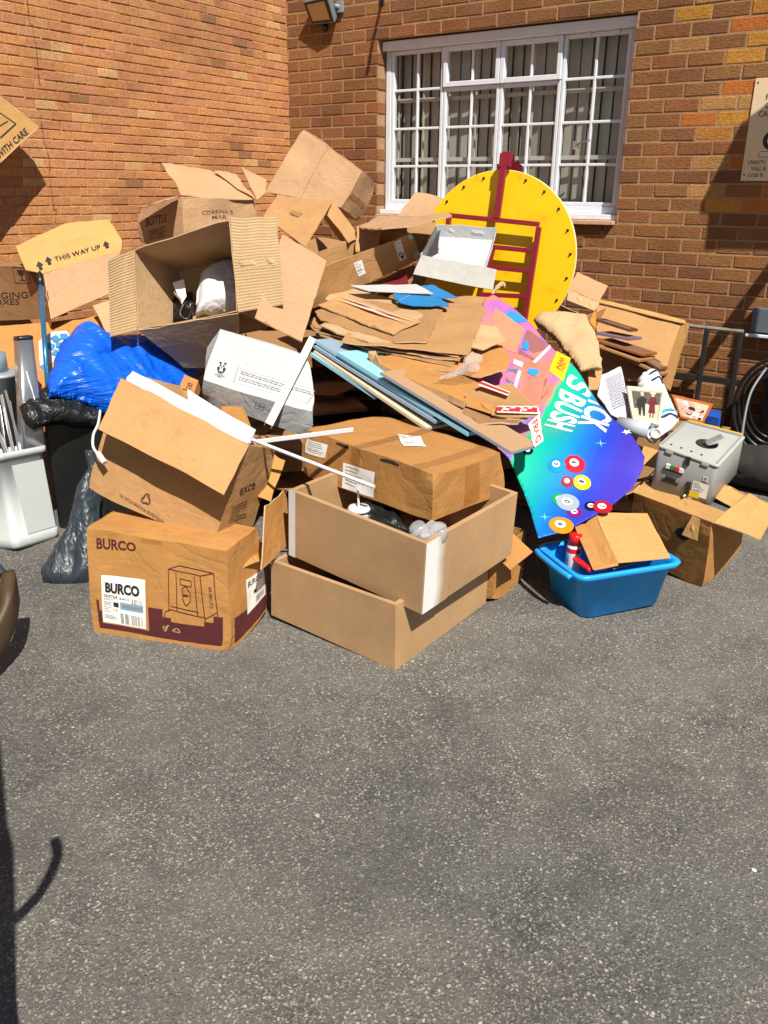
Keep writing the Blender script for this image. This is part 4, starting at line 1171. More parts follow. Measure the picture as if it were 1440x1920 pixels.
# ---- floodlight and other wall fittings
fl = thing('floodlight', 'grey framed floodlight bracketed high on the brick wall', 'lamp', (-0.543, 0.0, 2.922))
c8 = vq(GEO['flood'])
bm_obj('housing', box_bm(c8, None, .008, 2), plain('flood_grey', (0.16, 0.19, 0.21), 0.45), fl)
fq = [c8[i] for i in FACES['front']]
fn_ = (fq[1] - fq[0]).cross(fq[3] - fq[0]).normalized()
q = [bil(fq, a, b) + fn_ * .002 for a, b in ((.05, .06), (.95, .06), (.95, .94), (.05, .94))]
bm_obj('bezel', sheet_bm(lambda u, v: bil(q, u, v), 1, 1, .004), BLACK, fl)
q2 = [bil(fq, a, b) + fn_ * .004 for a, b in ((.14, .16), (.86, .16), (.86, .86), (.14, .86))]
ctr = bil(q2, .55, .62) - fn_ * .003
REF = plain('reflector', (0.50, 0.36, 0.18), 0.4)
link('reflector', mesh(q2 + [ctr + fn_ * .004], [(0, 1, 4), (1, 2, 4), (2, 3, 4), (3, 0, 4)]), REF, fl)
bm = bmesh.new()
hc = (c8[3] + c8[7]) / 2
tube_bm([hc, hc + V((.03, .03, -.01)), V((-0.465, 0.0, 2.919))], .016, 8, bm)
box_bm(fbox(V((-0.465, 0.0, 2.919)), V((1, 0, 0)), V((0, 0, 1)), V((0, -1, 0)), -.03, .03, -.04, .04, 0, .03), bm, .004)
bm_obj('bracket', bm, plain('bracket_grey', (0.20, 0.23, 0.25), 0.5), fl)
bm_obj('sensor', lathe_bm((-0.623, -0.003, 2.795), (0.1, -.3, -1), [(.0, -.03), (.02, -.028), (.026, 0), (.02, .022), (.0, .028)], 14), BLACK, fl, True)
br = thing('wall_bracket', 'thin black bracket fixed to the bricks above the window corner', 'bracket', (-0.102, 0.0, 2.919))
bm_obj('arm', tube_bm([(-0.082, 0.0, 2.924), (0.003, -0.12, 2.903), (0.101, -0.22, 2.924)], .011, 8), IRON, br)
bm_obj('wall_plate', box_bm(fbox(V((-0.082, 0.0, 2.924)), V((1, 0, 0)), V((0, 0, 1)), V((0, -1, 0)), -.02, .02, -.03, .05, -.002, .008), None, .002), IRON, br)

# parking sign
SG = plain('sign_face', (0.74, 0.58, 0.38), 0.45, var=0.05)
sgn = thing('parking_sign', 'cream private parking sign screwed to the brick wall at the frame edge', 'sign', (2.782, 0.0, 1.963))
A_ = V((2.667, -0.006, 2.251)); B_ = V((2.667, -0.006, 1.682))
SZ, SXL = A_.z - B_.z, (A_.x + B_.x) / 2
SW = .36
SO = V((SXL, -.006, B_.z))
bm_obj('sign_board', box_bm(abox(SXL, SXL + SW, -.0065, .0035, B_.z, A_.z), None, .001), SG, sgn)
sf = lambda x, y: SO + V((x, -.0012, y))
k = SZ / 1.0
flat_print('lettering', [T('P', .105, SZ * .875, .022, SZ * .055, .01), T('PLE', .075, SZ * .79, .062, SZ * .055, .01), T('CLE', .078, SZ * .71, .062, SZ * .055, .01), T('CAR P', .048, SZ * .63, .105, SZ * .055, .01),
                         T('UNAUTH', .030, SZ * .165, .10, SZ * .042, .01), T('WILL B', .052, SZ * .10, .085, SZ * .042, .01), T('£100 R', .040, SZ * .035, .09, SZ * .042, .01)], sf, INK, sgn)
flat_print('emblem', [ELL(.15, SZ * .40, .055, .055), LINE([(.085, SZ * .29), (.085, SZ * .235), (.2, SZ * .235)], .003), LINE([(.085, SZ * .29), (.2, SZ * .29)], .003)], sf, INK, sgn)
flat_print('emblem_centre', [ELL(.15, SZ * .40, .03, .03)], lambda x, y: SO + V((x, -.002, y)), SG, sgn)
bm = bmesh.new()
for a, b in ((.018, SZ * .96), (.018, SZ * .06)):
    lathe_bm(SO + V((a, 0, b)), (0, -1, 0), [(.005, 0), (.005, .003), (.002, .004)], 10, bm)
bm_obj('screw', bm, IRON, sgn)

# unseen board added beyond the right edge, cut to the shadow beside the sign
def sunward(p_, k):
    """point met by the sun ray through a wall point, k metres out from the wall"""
    return V(p_) + SUN * (k / -SUN.y)
can = thing('wall_shadow_caster', 'unseen dark board added beyond the parking sign to cast the wall shadow', 'shadow caster', sunward((3.368, 0.0, 1.297), .6))
gp = [sunward(p_, .6) for p_ in ((3.256, 0.0, 2.447), (2.758, 0.0, 2.107), (2.668, 0.0, 2.04), (2.622, 0.0, 2.018), (2.449, 0.0, 1.557), (2.446, 0.0, 1.483), (2.5, 0.0, 1.481), (2.508, 0.0, 1.265), (3.482, 0.0, 1.29))]
bm = bmesh.new()
f = bm.faces.new([bm.verts.new(p_) for p_ in gp])
bmesh.ops.solidify(bm, geom=[f], thickness=.03)
bm_obj('caster_board', bm, WOOD_D, can)
pp_ = gp[-1]
bm_obj('post', box_bm(abox(pp_.x - .1, pp_.x, pp_.y - .05, pp_.y + .05, 0, pp_.z + .02)), WOOD_D, can)

# stair railing
rl = thing('metal_railing', 'black metal stair railing with worn top bar against the wall', 'railing', (2.765, -0.25, 0.173))
bm_obj('top_bar', tube_bm([(2.316, -0.22, 0.835), (2.564, -0.22, 0.802), (2.874, -0.22, 0.798)], .013, 8), IRON_TOP, rl)
for a, b in (((2.652, -0.22, 0.797), (2.701, -0.22, 0.026)), ((2.862, -0.22, 0.794), (2.891, -0.22, 0.005)), ((2.432, -0.22, 0.811), (2.483, -0.22, 0.045))):
    a, b = V(a), V(b); b.x = a.x; b.z = 0
    bm_obj('post', box_bm([V((a.x + sx, a.y + sy, z)) for z in (0, a.z) for sy in (-.014, .014) for sx in (-.014, .014)], None, .003), IRON, rl)
a, b = V((2.398, -0.22, 0.476)), V((2.911, -0.22, 0.478))
bm_obj('lower_bar', box_bm(fbox(a, (b - a).normalized(), V((0, 0, 1)), V((0, -1, 0)), 0, (b - a).length, -.02, .02, -.01, .01), None, .002), IRON, rl)
# handrail of the steps beyond the frame (its shadow crosses the wall)
hr = thing('handrail', 'dark sloping handrail of the steps outside the right edge', 'handrail', (4.2, -.9, 0))
k_ = .62
sx_, sz_ = SUN.x / -SUN.y * k_, SUN.z / -SUN.y * k_
h0 = V((3.056, 0.0, 1.407)) + V((sx_, -k_, sz_)); h1 = V((2.521, 0.0, 0.4)) + V((sx_, -k_, sz_))
bm_obj('rail', tube_bm([h0 + (h0 - h1) * .4, h0, h1], .036, 8), IRON, hr)
h2 = V((2.796, 0.0, 0.925)) + V((sx_, -k_, sz_))
bm_obj('post', tube_bm([h2, V((h2.x, h2.y, 0))], .018, 8), IRON, hr)
ub = thing('utility_box', 'small blue grey utility box on the wall above a pale ledge', 'box', (2.932, 0.0, 0.852))
a, b = V((2.876, -0.05, 0.929)), V((2.893, -0.05, 0.779))
bm_obj('casing', box_bm(abox(a.x, a.x + .3, -.06, -.001, b.z, a.z), None, .006, 2), plain('utility_grey', (0.10, 0.13, 0.16), 0.5), ub)
bm_obj('ledge', box_bm(abox(a.x - .02, a.x + .3, -.075, -.001, b.z - .03, b.z - .012), None, .003), WHITE_FRAME, ub)

# ================================================================== THINGS
# ---- brown carton with maroon print (front left)
bu = Carton('cardboard_box', GEO['burco'], CB_OR, 'orange brown box with maroon BURCO print and white barcode label, standing on the asphalt', amp=.007, seed=3.1, open_face=())
bf = bu.face('front'); W_, H_ = bu.size('front')
F = lambda x, y, e=.0012: bf(x, y, e)
bu_uv = dict(
    title=((0.0688, 0.8079), (0.3677, 0.9821)),
)
def along(p00, p10, p11, p01, face):
    """unit square print placed on four u,v points of a face"""
    def fn(x, y, e=.0012):
        u = (p00[0] * (1 - x) + p10[0] * x) * (1 - y) + (p01[0] * (1 - x) + p11[0] * x) * y
        v = (p00[1] * (1 - x) + p10[1] * x) * (1 - y) + (p01[1] * (1 - x) + p11[1] * x) * y
        return face(u, v, e)
    return fn
def e_(fn, e): return lambda x, y: fn(x, y, e)
# maroon band with the outline of the appliance left free
b0 = along((0.0533, 0.0691), (0.9425, 0.0624), (0.9498, 0.3531), (0.0523, 0.3459), bf)
flat_print('maroon_band', [R(0, 0, 1, .62), R(0, .62, .02, 1.0), R(.40, .62, .53, 1.0), R(.93, .62, 1.0, 1.0), R(.53, .62, .60, .75), R(.86, .62, .93, .78)], e_(b0, .0008), MAROON_INK, bu.root)
t0 = along((0.0703, 0.8278), (0.3596, 0.8487), (0.3611, 0.9371), (0.0734, 0.9263), bf)
flat_print('printed_title', [T('BURCO', 0, 0, 1, 1, .03)], t0, MAROON_INK, bu.root)
lb = along((0.0899, 0.1345), (0.3986, 0.1283), (0.414, 0.6007), (0.1017, 0.6), bf)
lab = flat_print('sticker', [R(0, 0, 1, 1)], e_(lb, .0016), LABEL, bu.root)
flat_print('sticker_lettering', [T('BURCO', .09, .64, .78, .22, .055), T('069764', .05, .535, .32, .07, .01), T('BURCO', .42, .535, .22, .04, .015), T('AFF5CT', .05, .48, .22, .035), T('CE', .26, .27, .10, .05), R(.27, .36, .39, .46)] + BARS(.42, .03, .95, .25, 26, 3) + BARS(.70, .47, .92, .58, 12, 5), e_(lb, .0022), INK, lab)
flat_print('sticker_text', [LINE([(.05, y), (.05 + w_, y)], .012) for y, w_ in ((.44, .2), (.41, .16), (.38, .19), (.33, .17), (.29, .12), (.24, .14), (.16, .22), (.13, .28), (.10, .24))] + [R(.46, .37, .92, .44)], e_(lb, .0022), INK_GREY, lab)
flat_print('sticker_blue_panel', [R(.42, .33, .95, .48)], e_(lb, .0019), plain('sticker_blue', (0.18, 0.36, 0.52), .6), lab)
tint = along((0.0851, 0.123), (0.4214, 0.1171), (0.4263, 0.6132), (0.0944, 0.6087), bf)
flat_print('sticker_border', [R(0, 0, 1, 1)], e_(tint, .0011), CB_OR, bu.root)
ap = along((0.5415, 0.2573), (0.9128, 0.262), (0.92, 0.8124), (0.5704, 0.8063), bf)
L_ = .017
flat_print('appliance_drawing', [LINE(q_, L_) for q_ in (
    [(.06, .88), (.30, .97), (.96, .92), (.70, .84), (.06, .88)], [(.06, .88), (.08, .14)], [(.70, .84), (.78, .02)], [(.96, .92), (1.0, .22)],
    [(.0, .12), (.10, .18), (.76, .12)], [(.0, .12), (.0, .02), (.10, -.03), (.74, -.08), (.78, -.06)], [(.78, .10), (1.0, .24)], [(.78, -.06), (1.0, .10), (1.0, .24)],
    [(.10, .18), (.10, .16)], [(.22, .84), (.24, .16)], [(.58, .80), (.64, .14)], [(.30, .74), (.52, .72), (.52, .62), (.31, .64), (.30, .74)],
    [(.34, .58), (.42, .62), (.50, .50), (.50, .36), (.42, .28), (.36, .36), (.34, .58)], [(.12, .24), (.66, .2)])] + [T('BURCO', .86, .66, .36, .055, .01, math.radians(-88)), R(.36, .44, .46, .48)], ap, MAROON_INK, bu.root)
ic = along((0.5186, 0.116), (0.6494, 0.1116), (0.6545, 0.218), (0.5239, 0.2171), bf)
flat_print('care_marks', [LINE([(.04, .72), (.18, .25), (.36, .95)], .07), LINE([(.1, .85), (.2, .55), (.3, .9)], .05)] + RECYCLE(.78, .5, .26), e_(ic, .0018), CB_PALE, bu.root)
rf = bu.face('right')
rb_ = along((0.0928, 0.0576), (0.9876, 0.0198), (1.0223, 0.1879), (0.1005, 0.3124), rf)
flat_print('maroon_side_band', [R(0, 0, 1, 1)], e_(rb_, .0008), MAROON_INK, bu.root)
rs_ = along((0.4539, 0.2038), (0.9598, 0.2043), (0.9736, 0.5061), (0.4717, 0.5732), rf)
sl = flat_print('sticker', [R(0, 0, 1, 1)], e_(rs_, .0016), LABEL, bu.root)
flat_print('sticker_lettering', [T('BURCO', .09, .74, .8, .17, .02), R(.4, .42, .55, .54)] + BARS(.5, .1, .95, .3, 16, 8), e_(rs_, .0022), INK, sl)
panel('torn_flap', GEO['burco_flap'], CB_OR, bu.root, amp=.014, rag=.012)
tp = along((.40, .955), (.55, .955), (.55, .995), (.40, .995), bf)
flat_print('tape', [R(0, 0, 1, 1)], e_(tp, .002), TAPE, bu.root)

# ---- opened carton with recycling mark, tipped on top of it
rc = Carton('cardboard_box', GEO['recycled'], CB, 'opened brown box with recycling symbol tipped on top of the maroon printed box', amp=.006, open_face=('top',), seed=7.7)
rcf = rc.face('front')
fn_ = along((0.2609, 0.0619), (0.6402, -0.0055), (0.6313, 0.0283), (0.2527, 0.0914), rcf)
flat_print('lettering', [T('THIS CARTON IS MADE FROM 100% RECYCLED FIBRE', 0, 0, 1, 1, .02)], fn_, INK_BR, rc.root)
fn_ = along((0.4132, 0.0501), (0.5098, 0.0848), (0.4834, 0.2228), (0.3868, 0.1875), rcf)
flat_print('recycling_symbol', RECYCLE(.5, .48, .42), fn_, INK_BR, rc.root)
rr_ = rc.face('right')
fn_ = along((0.2504, 0.5025), (0.6775, 0.5701), (0.6376, 0.6437), (0.21, 0.5732), rr_)
flat_print('side_lettering', [T('exce', 0, 0, 1, 1, .01)], fn_, INK_BR, rc.root)
fn_ = along((0.222, 0.2298), (0.7064, 0.272), (0.6313, 0.4864), (0.162, 0.4138), rr_)
rnd = random.Random(2)
flat_print('side_small_print', [LINE([(0, y / 7), (rnd.uniform(.5, 1), y / 7)], .035) for y in range(7)], fn_, INK_BR, rc.root)
panel('front_flap', GEO['rec_flap'], CB, rc.root, amp=.006, rag=.005, bow=.006)
panel('back_flap', GEO['rec_back'], CB_DK, rc.root, amp=.008)
pp = vq(GEO['rec_paper'])
o = panel('paper_sheet', GEO['rec_paper'], PAPER, None, thick=.004, amp=.004, rag=.002)
tag(o, 'white paper sheets standing up inside the tipped recycling box', 'paper', 'paper sheets in the tipped box')
o = panel('paper_sheet', [pp[0].lerp(pp[1], .52) + V((0, .012, .0)), pp[1] + V((.0, .012, 0)), pp[2] + V((0, .012, .012)), pp[3].lerp(pp[2], .45) + V((0, .012, .03))], PAPER, None, thick=.003, amp=.003)
tag(o, 'shorter white sheet behind the other papers in the tipped box', 'paper', 'paper sheets in the tipped box')
cb = bm_obj('cable', tube_bm(smooth_path([(1.213, -3.794, 0.754), (1.285, -3.863, 0.724), (1.329, -3.921, 0.701), (1.372, -3.959, 0.668), (1.414, -3.967, 0.643)], 8), .0055, 8), WHITE, None, True)
tag(cb, 'white cable looping out of the left side of the tipped box', 'cable')
bm = tube_bm([(1.405, -3.964, 0.65), (1.446, -3.969, 0.62)], .011, 8)
link_o = bm_obj('plug', bm, WHITE, cb)

# ---- raw MDF drawers
def drawer(key, label):
    c = vq(GEO[key])
    root = thing('drawer', label, 'drawer', c[0], 'raw mdf drawers on the asphalt')
    t = .018
    ex = (c[1] - c[0]).normalized(); ey = (c[2] - c[0]).normalized(); ez = (c[4] - c[0]).normalized()
    def wall(name, a, b, inward, mat=MDF):
        q0, q1, q2, q3 = c[a], c[b], c[b + 4], c[a + 4]
        pts = [q0, q1, q0 + inward * t, q1 + inward * t, q3, q2, q3 + inward * t, q2 + inward * t]
        bm_obj(name, box_bm(pts, None, .0015), mat, root)
    wall('front_panel', 0, 1, ey)
    sx = ey * (t + .0006)
    def side(name, a, b, inward):
        q0, q1, q2, q3 = c[a] + sx, c[b] - sx, c[b + 4] - sx, c[a + 4] + sx
        bm_obj(name, box_bm([q0, q1, q0 + inward * t, q1 + inward * t, q3, q2, q3 + inward * t, q2 + inward * t], None, .0015), MDF, root)
    side('side_panel', 1, 3, -ex)
    side('side_panel', 0, 2, ex)
    wall('back_panel', 2, 3, -ey)
    up = ez * .012; i_ = (ex * (t + .001), ey * (t + .001))
    pts = [c[0] + up + i_[0] + i_[1], c[1] + up - i_[0] + i_[1], c[2] + up + i_[0] - i_[1], c[3] + up - i_[0] - i_[1]]
    pts = pts + [p_ + ez * .008 for p_ in pts]
    bm_obj('bottom_panel', box_bm(pts), MDF, root)
    return root, c, ex, ey, ez
dl, cl, ex, ey, ez = drawer('drawer_lower', 'lower bare MDF drawer standing on the asphalt under the other drawer')
du, cu_, ex, ey, ez = drawer('drawer_upper', 'upper bare MDF drawer with white painted corner strips, full of packaging')
n_f = -ey; n_r = ex
H_ = (cu_[4] - cu_[0])
strip = bmesh.new()
f_ = lambda u, v: (cu_[0] * (1 - u) + cu_[1] * u) * (1 - v) + (cu_[4] * (1 - u) + cu_[5] * u) * v + n_f * .0022
vs, fs = R(0.0, 0.0, 0.055, 1.0)
link('paint_strip', mesh([f_(x, y) for x, y in vs], fs), WHITE, du)
ptm, n, l, p = new_mat('worn_white_strip')
tc = n.new('ShaderNodeTexCoord'); ns = nd(n, 'ShaderNodeTexNoise', i_Scale=7.0, i_Detail=6.0)
l.new(tc.outputs['Object'], ns.inputs['Vector'])
sp = n.new('ShaderNodeSeparateXYZ'); l.new(tc.outputs['UV'], sp.inputs[0])
ad = nd(n, 'ShaderNodeMath', operation='MULTIPLY_ADD'); ad.inputs[1].default_value = .35; l.new(ns.outputs[0], ad.inputs[0]); l.new(sp.outputs[0], ad.inputs[2])
rp = ramp(n, [(.62, (.74, .74, .74)), (.98, (0.40, 0.26, 0.14))]); l.new(ad.outputs[0], rp.inputs[0]); l.new(rp.outputs[0], p.inputs['Base Color'])
f2 = lambda u, v: (cu_[1] * (1 - u) + cu_[3] * u) * (1 - v) + (cu_[5] * (1 - u) + cu_[7] * u) * v + n_r * .0022
vs, fs = R(0.002, 0.0, 0.25, 1.0)
link('paint_strip', mesh([f2(x, y) for x, y in vs], fs, uvs=[(x * 4, y) for x, y in vs]), ptm, du)

# things in the upper drawer
cup = thing('paper_cup', 'white paper cup with lid and straw among the packaging in the upper drawer', 'cup', (2.363, -3.572, 0.489))
o0 = V((2.366, -3.577, 0.479))
bm_obj('cup_body', lathe_bm(o0, (0, 0, 1), [(.028, -.03), (.036, .035)], 24), PAPER, cup, True)
bm_obj('lid', lathe_bm(o0 + V((0, 0, .035)), (0, 0, 1), [(.041, 0), (.042, .008), (.038, .010), (.037, .016), (.030, .014), (.001, .013)], 28), WHITE, cup, True)
bm_obj('straw', tube_bm([o0 + V((0, 0, .04)), V((2.356, -3.57, 0.599))], .0042, 8), WHITE, cup)
for i, (a, b, c_, s_) in enumerate(((0.16, .16, .16, 5), (.30, .12, .13, 9), (.46, .30, .12, 12))):
    p0 = cu_[0] + ex * a + ey * (b * .5 + .04) - ez * .01
    poly = [(0, 0), (.2, .02), (.24, .12), (.12, .2), (-.02, .14)]
    A2 = (ex * math.cos(i) + ey * math.sin(i)).normalized(); B2 = ez.cross(A2)
    o, _s = pillow('crumpled_wrap', dict(O=p0 + ez * c_, A=A2, B=B2, N=ez, poly=poly), None, H=.035, back=.04, wr=.03, step=.012, roundr=.05, stretch=(14, 22))
    o.data.materials.append((BLACK_FILM, CB_DK, BLACK_FILM)[i])
    tag(o, ('black crumpled wrap by the cup in the upper drawer', 'brown crumpled packing paper in the upper drawer', 'black crumpled wrap at the front of the upper drawer')[i], 'packaging')
cp_ = thing('clear_package', 'clear plastic blister package at the corner of the upper drawer', 'packaging', (2.686, -3.603, 0.492))
for k, (px_, r_) in enumerate((((2.64, -3.601, 0.529), .032), ((2.681, -3.614, 0.514), .028), ((2.704, -3.575, 0.53), .034))):
    bm = lathe_bm(V(px_) - V((0, 0, .02)), (.2 * (k - 1), -.3, 1), [(r_ * .75, -.03), (r_, -.02), (r_, .012), (r_ * .8, .026), (r_ * .4, .03), (.001, .028)], 16)
    for v in bm.verts: v.co += noise.noise_vector(v.co * 30) * .006
    bm_obj('blister', bm, CLEAR, cp_, True)
panel('tray_edge', [V((2.62, -3.619, 0.5)), V((2.688, -3.624, 0.499)), V((2.725, -3.547, 0.526)), V((2.662, -3.543, 0.537))], CLEAR, cp_, thick=.0015, amp=.01, res=.02)

# ---- long taped carton lying on the drawer
tb = Carton('cardboard_box', GEO['taped'], CB_OR, 'long brown taped box with shipping labels lying across the upper drawer', amp=.010, seed=13.2)
tf, ttp, trt = tb.face('front'), tb.face('top'), tb.face('right')
def sticker(root, fn, w_, h_, seed, name='sticker', lines=6):
    rnd = random.Random(seed)
    s_ = flat_print(name, [R(0, 0, 1, 1)], e_(fn, .0016), LABEL, root)
    sh = []
    for k in range(lines):
        y = .88 - k * .8 / lines
        if k == lines // 2: sh += BARS(.08, y - .12, .7, y, 18, seed)
        else: sh.append(LINE([(.08, y), (rnd.uniform(.4, .92), y)], .035))
    flat_print('sticker_print', sh, e_(fn, .0021), INK_GREY, s_)
    return s_
sticker(tb.root, along((0.3462, 0.0145), (0.5926, 0.0489), (0.591, 0.6263), (0.343, 0.5765), tf), 1, 1, 4)
sticker(tb.root, along((0.0325, 0.5101), (0.1953, 0.5416), (0.206, 0.8345), (0.033, 0.827), tf), 1, 1, 5)
sticker(tb.root, along((0.58, 0.3579), (0.6634, 0.5114), (0.4846, 0.7568), (0.3868, 0.5995), ttp), 1, 1, 6)
for a, b in ((.40, .47), (.83, .90)):
    flat_print('tape', [R(0, 0, 1, 1)], e_(along((a, 0), (b, 0), (b, 1), (a, 1), ttp), .0016), TAPE, tb.root)
    if a < .5: flat_print('tape', [R(0, .35, 1, 1)], e_(along((a, 0), (b, 0), (b, 1), (a, 1), tf), .0016), TAPE, tb.root)
flat_print('tape', [R(0, 0, 1, 1)], e_(along((.42, .05), (.62, .05), (.62, .98), (.42, .98), trt), .0016), TAPE, tb.root)
flat_print('hand_hole', [ELL(.5, .5, .5, .5)], e_(along((.62, .88), (.76, .88), (.76, .96), (.62, .96), tf), .0012), DARK, tb.root)
flat_print('hand_hole', [ELL(.5, .5, .5, .5)], e_(along((.27, .90), (.38, .90), (.38, .97), (.27, .97), tf), .0012), DARK, tb.root)

# ---- white carton with panda
wf = Carton('cardboard_box', GEO['panda'], CB_WH, 'white box with panda logo leaning in the middle of the heap', amp=.006, seed=21.0)
wt_ = wf.face('top')
def wuv(x, y): return None
fn_ = along((0.0698, 0.1275), (0.1789, 0.1453), (0.1788, 0.4327), (0.0674, 0.4078), wt_)
flat_print('panda_emblem', [ELL(.28, .52, .11, .10), ELL(.72, .52, .11, .10), ELL(.32, .88, .10, .06), ELL(.70, .88, .10, .06), ELL(.38, .72, .07, .055), ELL(.62, .72, .07, .055), ELL(.5, .60, .05, .03), PG([(.2, .5), (.36, .42), (.30, .28), (.5, .38), (.68, .28), (.64, .42), (.82, .5), (.76, .34), (.5, .26), (.26, .34)]),
    T('WWF', .30, .16, .40, .08, .015), T('PANDA', .12, .06, .76, .07, .01), LINE([(.34, .0), (.66, .0)], .03)], fn_, INK, wf.root)
fn_ = along((0.2447, 0.1257), (0.9358, 0.1296), (1.0122, 0.3955), (0.2628, 0.3889), wt_)
rnd = random.Random(9)
bx_ = [LINE([(0, 0), (1, 0), (1, 1), (0, 1), (0, 0)], .008)]
for y in (.80, .66, .40, .26):
    x = .05
    while x < (.95 if y > .5 else .6):
        wd = rnd.uniform(.02, .06)
        bx_.append(LINE([(x, y), (x + wd, y)], .045)); x += wd + .012
flat_print('boxed_small_print', bx_, fn_, INK_GREY, wf.root)
wfr = wf.face('front')
fn_ = along((0.4506, 0.4687), (0.5284, 0.4976), (0.5348, 0.7544), (0.4572, 0.7303), wfr)
flat_print('handling_mark', [LINE([(0, 0), (1, 0), (1, 1), (0, 1), (0, 0)], .05), LINE([(.5, 0), (.5, 1)], .05), LINE([(0, .5), (1, .5)], .05)], fn_, INK_BR, wf.root)
wr2 = wf.face('right')
flat_print('side_print', [LINE([(.3, .2 + .1 * k), (.7, .2 + .1 * k)], .03) for k in range(6)], wr2, INK_GREY, wf.root)

# ---- trunking and thin rods
def channel(name, a, b, w_, mat, label):
    a, b = V(a), V(b)
    d = (b - a).normalized()
    vw = (CAMP - a).normalized()
    sd = d.cross(vw).normalized(); up = sd.cross(d)
    bm = bmesh.new()
    L = (b - a).length
    for x0, x1, y0, y1 in ((-w_ / 2, w_ / 2, 0, .0025), (-w_ / 2, -w_ / 2 + .003, -.016, -.0002), (w_ / 2 - .003, w_ / 2, -.016, -.0002)):
        box_bm(fbox(a, d, sd, up, 0, L, x0, x1, y0, y1), bm)
    return tag(bm_obj(name, bm, mat), label, 'trunking')
channel('cable_trunking', (1.502, -2.784, 0.948), (1.721, -3.344, 0.682), .034, CREAM, 'cream plastic cable trunking strip leaning on the panda box')
o = bm_obj('thin_rod', box_bm(fbox(V((1.864, -3.606, 0.689)), (V((2.22, -3.417, 0.758)) - V((1.864, -3.606, 0.689))).normalized(), V((0, 0, 1)), V((0.2, -.97, 0)), 0, (V((2.22, -3.417, 0.758)) - V((1.864, -3.606, 0.689))).length, -.009, .009, -.006, .006), None, .002), WHITE)
tag(o, 'flat white strip lying level over the end of the taped box', 'strip')
o = bm_obj('thin_rod', tube_bm([(1.887, -3.62, 0.709), (2.453, -3.602, 0.63)], .0075, 8), WHITE)
tag(o, 'thin white rod sloping down across the taped box label', 'rod')

# ---- flattened cardboard stack
stack = [('flat7', CB_DK, 'lowest torn sheet at the left end of the flattened pile'), ('flat6', CB_DK, 'second lowest flattened sheet jutting out at the left end of the pile'), ('flat5', CB, 'flattened sheet just under the wide plain top sheet, its edge frayed'),
         ('flat8', CB, 'broad lower flattened sheet reaching right to the banner edge'), ('flat9', CB_OR, 'torn sheet holding the clear wrap beside the banner'),
         ('flat12', CB_OR, 'orange brown sheet poking out lowest beside the cream strip'), ('flat11', CB_PALE, 'pale torn sheet between the wide plain sheet and the clear wrap'), ('flat10', CB_PALE, 'pale sheet peeping out under the front edge of the taped sheet'),
         ('flat3', CB, 'wide plain flattened sheet on top of the pile, right of the taped sheet'), ('flat4', CB_DK, 'flattened sheet directly under the taped sheet'), ('flat2', CB_PALE, 'narrow torn sheet behind the taped sheet under the white one'), ('flat1', CB, 'flattened sheet with red and white tape along it, topmost at left')]
for nm, mt, lab_ in stack:
    o, s_ = polysheet('cardboard_sheet', GEO[nm], mt, None, .006, amp=.012, rag=.004)
    tag(o, lab_, 'cardboard sheet', 'flattened cardboard sheets in the pile')
    if nm == 'flat1':
        pass
    if nm == 'flat1':
        f1 = lambda x, y: s_.pt(*(V((x, y, 0)).xy), .006)
        a0, a1, b0, b1 = (-0.0413, 0.1834), (0.5746, 0.1991), (0.5958, 0.1452), (-0.0191, 0.131)
        q_ = lambda x, y, e=.015: s_.pt((a0[0] * (1 - x) + a1[0] * x) * (1 - y) + (b0[0] * (1 - x) + b1[0] * x) * y, (a0[1] * (1 - x) + a1[1] * x) * (1 - y) + (b0[1] * (1 - x) + b1[1] * x) * y, e)
        tpz = flat_print('tape', [R(0, 0, 1, 1)], lambda x, y: q_(x, y, .010), plain('pale_tape', (.62, .48, .40), .4), o)
        flat_print('tape_print', [LINE([(x / 22 + .01, .3), (x / 22 + .035, .3)], .2) for x in range(21)], lambda x, y: q_(x, y, .0108), plain('tape_red', (.50, .10, .09), .5), tpz)
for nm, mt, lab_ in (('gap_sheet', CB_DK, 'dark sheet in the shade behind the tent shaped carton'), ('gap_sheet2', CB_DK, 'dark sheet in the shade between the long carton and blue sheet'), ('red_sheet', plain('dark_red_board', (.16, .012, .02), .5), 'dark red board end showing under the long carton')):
    o, _s = polysheet('cardboard_sheet', GEO[nm], mt, None, .006, amp=.012, rag=.005)
    tag(o, lab_, 'cardboard sheet', 'loose sheets around the long carton')
o = panel('cardboard_sheet', [(1.609, -1.996, 0.937), (1.769, -2.027, 0.911), (1.735, -1.964, 0.985), (1.586, -1.932, 0.997)], CB, None, amp=.004)
tag(o, 'small flap standing upright on the wide plain sheet', 'cardboard sheet', 'flattened cardboard sheets in the pile')
bm = tube_bm(smooth_path([(1.765, -1.504, 1.058), (1.778, -1.467, 1.091), (1.788, -1.424, 1.112), (1.811, -1.44, 1.097)], 4), [.010] * 4 + [.014] * 4 + [.010] * 4 + [.006], 7)
for v in bm.verts: v.co += noise.noise_vector(v.co * 60) * .006
o = bm_obj('paper_twist', bm, CB_PALE)
tag(o, 'small twist of tan paper sticking up at the top of the banner', 'paper')
o, _s = polysheet('cardboard_sheet', GEO['white_sheet'], CB_WH, None, .004, amp=.008)
tag(o, 'white torn sheet lying on top of the flattened pile', 'cardboard sheet', 'flattened cardboard sheets in the pile')
BLUE_P = plain('printed_blue', (0.012, 0.17, 0.42), .6, var=.1)
o, s_ = polysheet('cardboard_sheet', GEO['blue_sheet'], BLUE_P, None, .004, amp=.010, rag=.006)
tag(o, 'torn bright blue printed sheet on top of the flattened pile', 'cardboard sheet', 'flattened cardboard sheets in the pile')
u0, u1 = (0.1004, 0.0796), (0.1169, 0.1839)
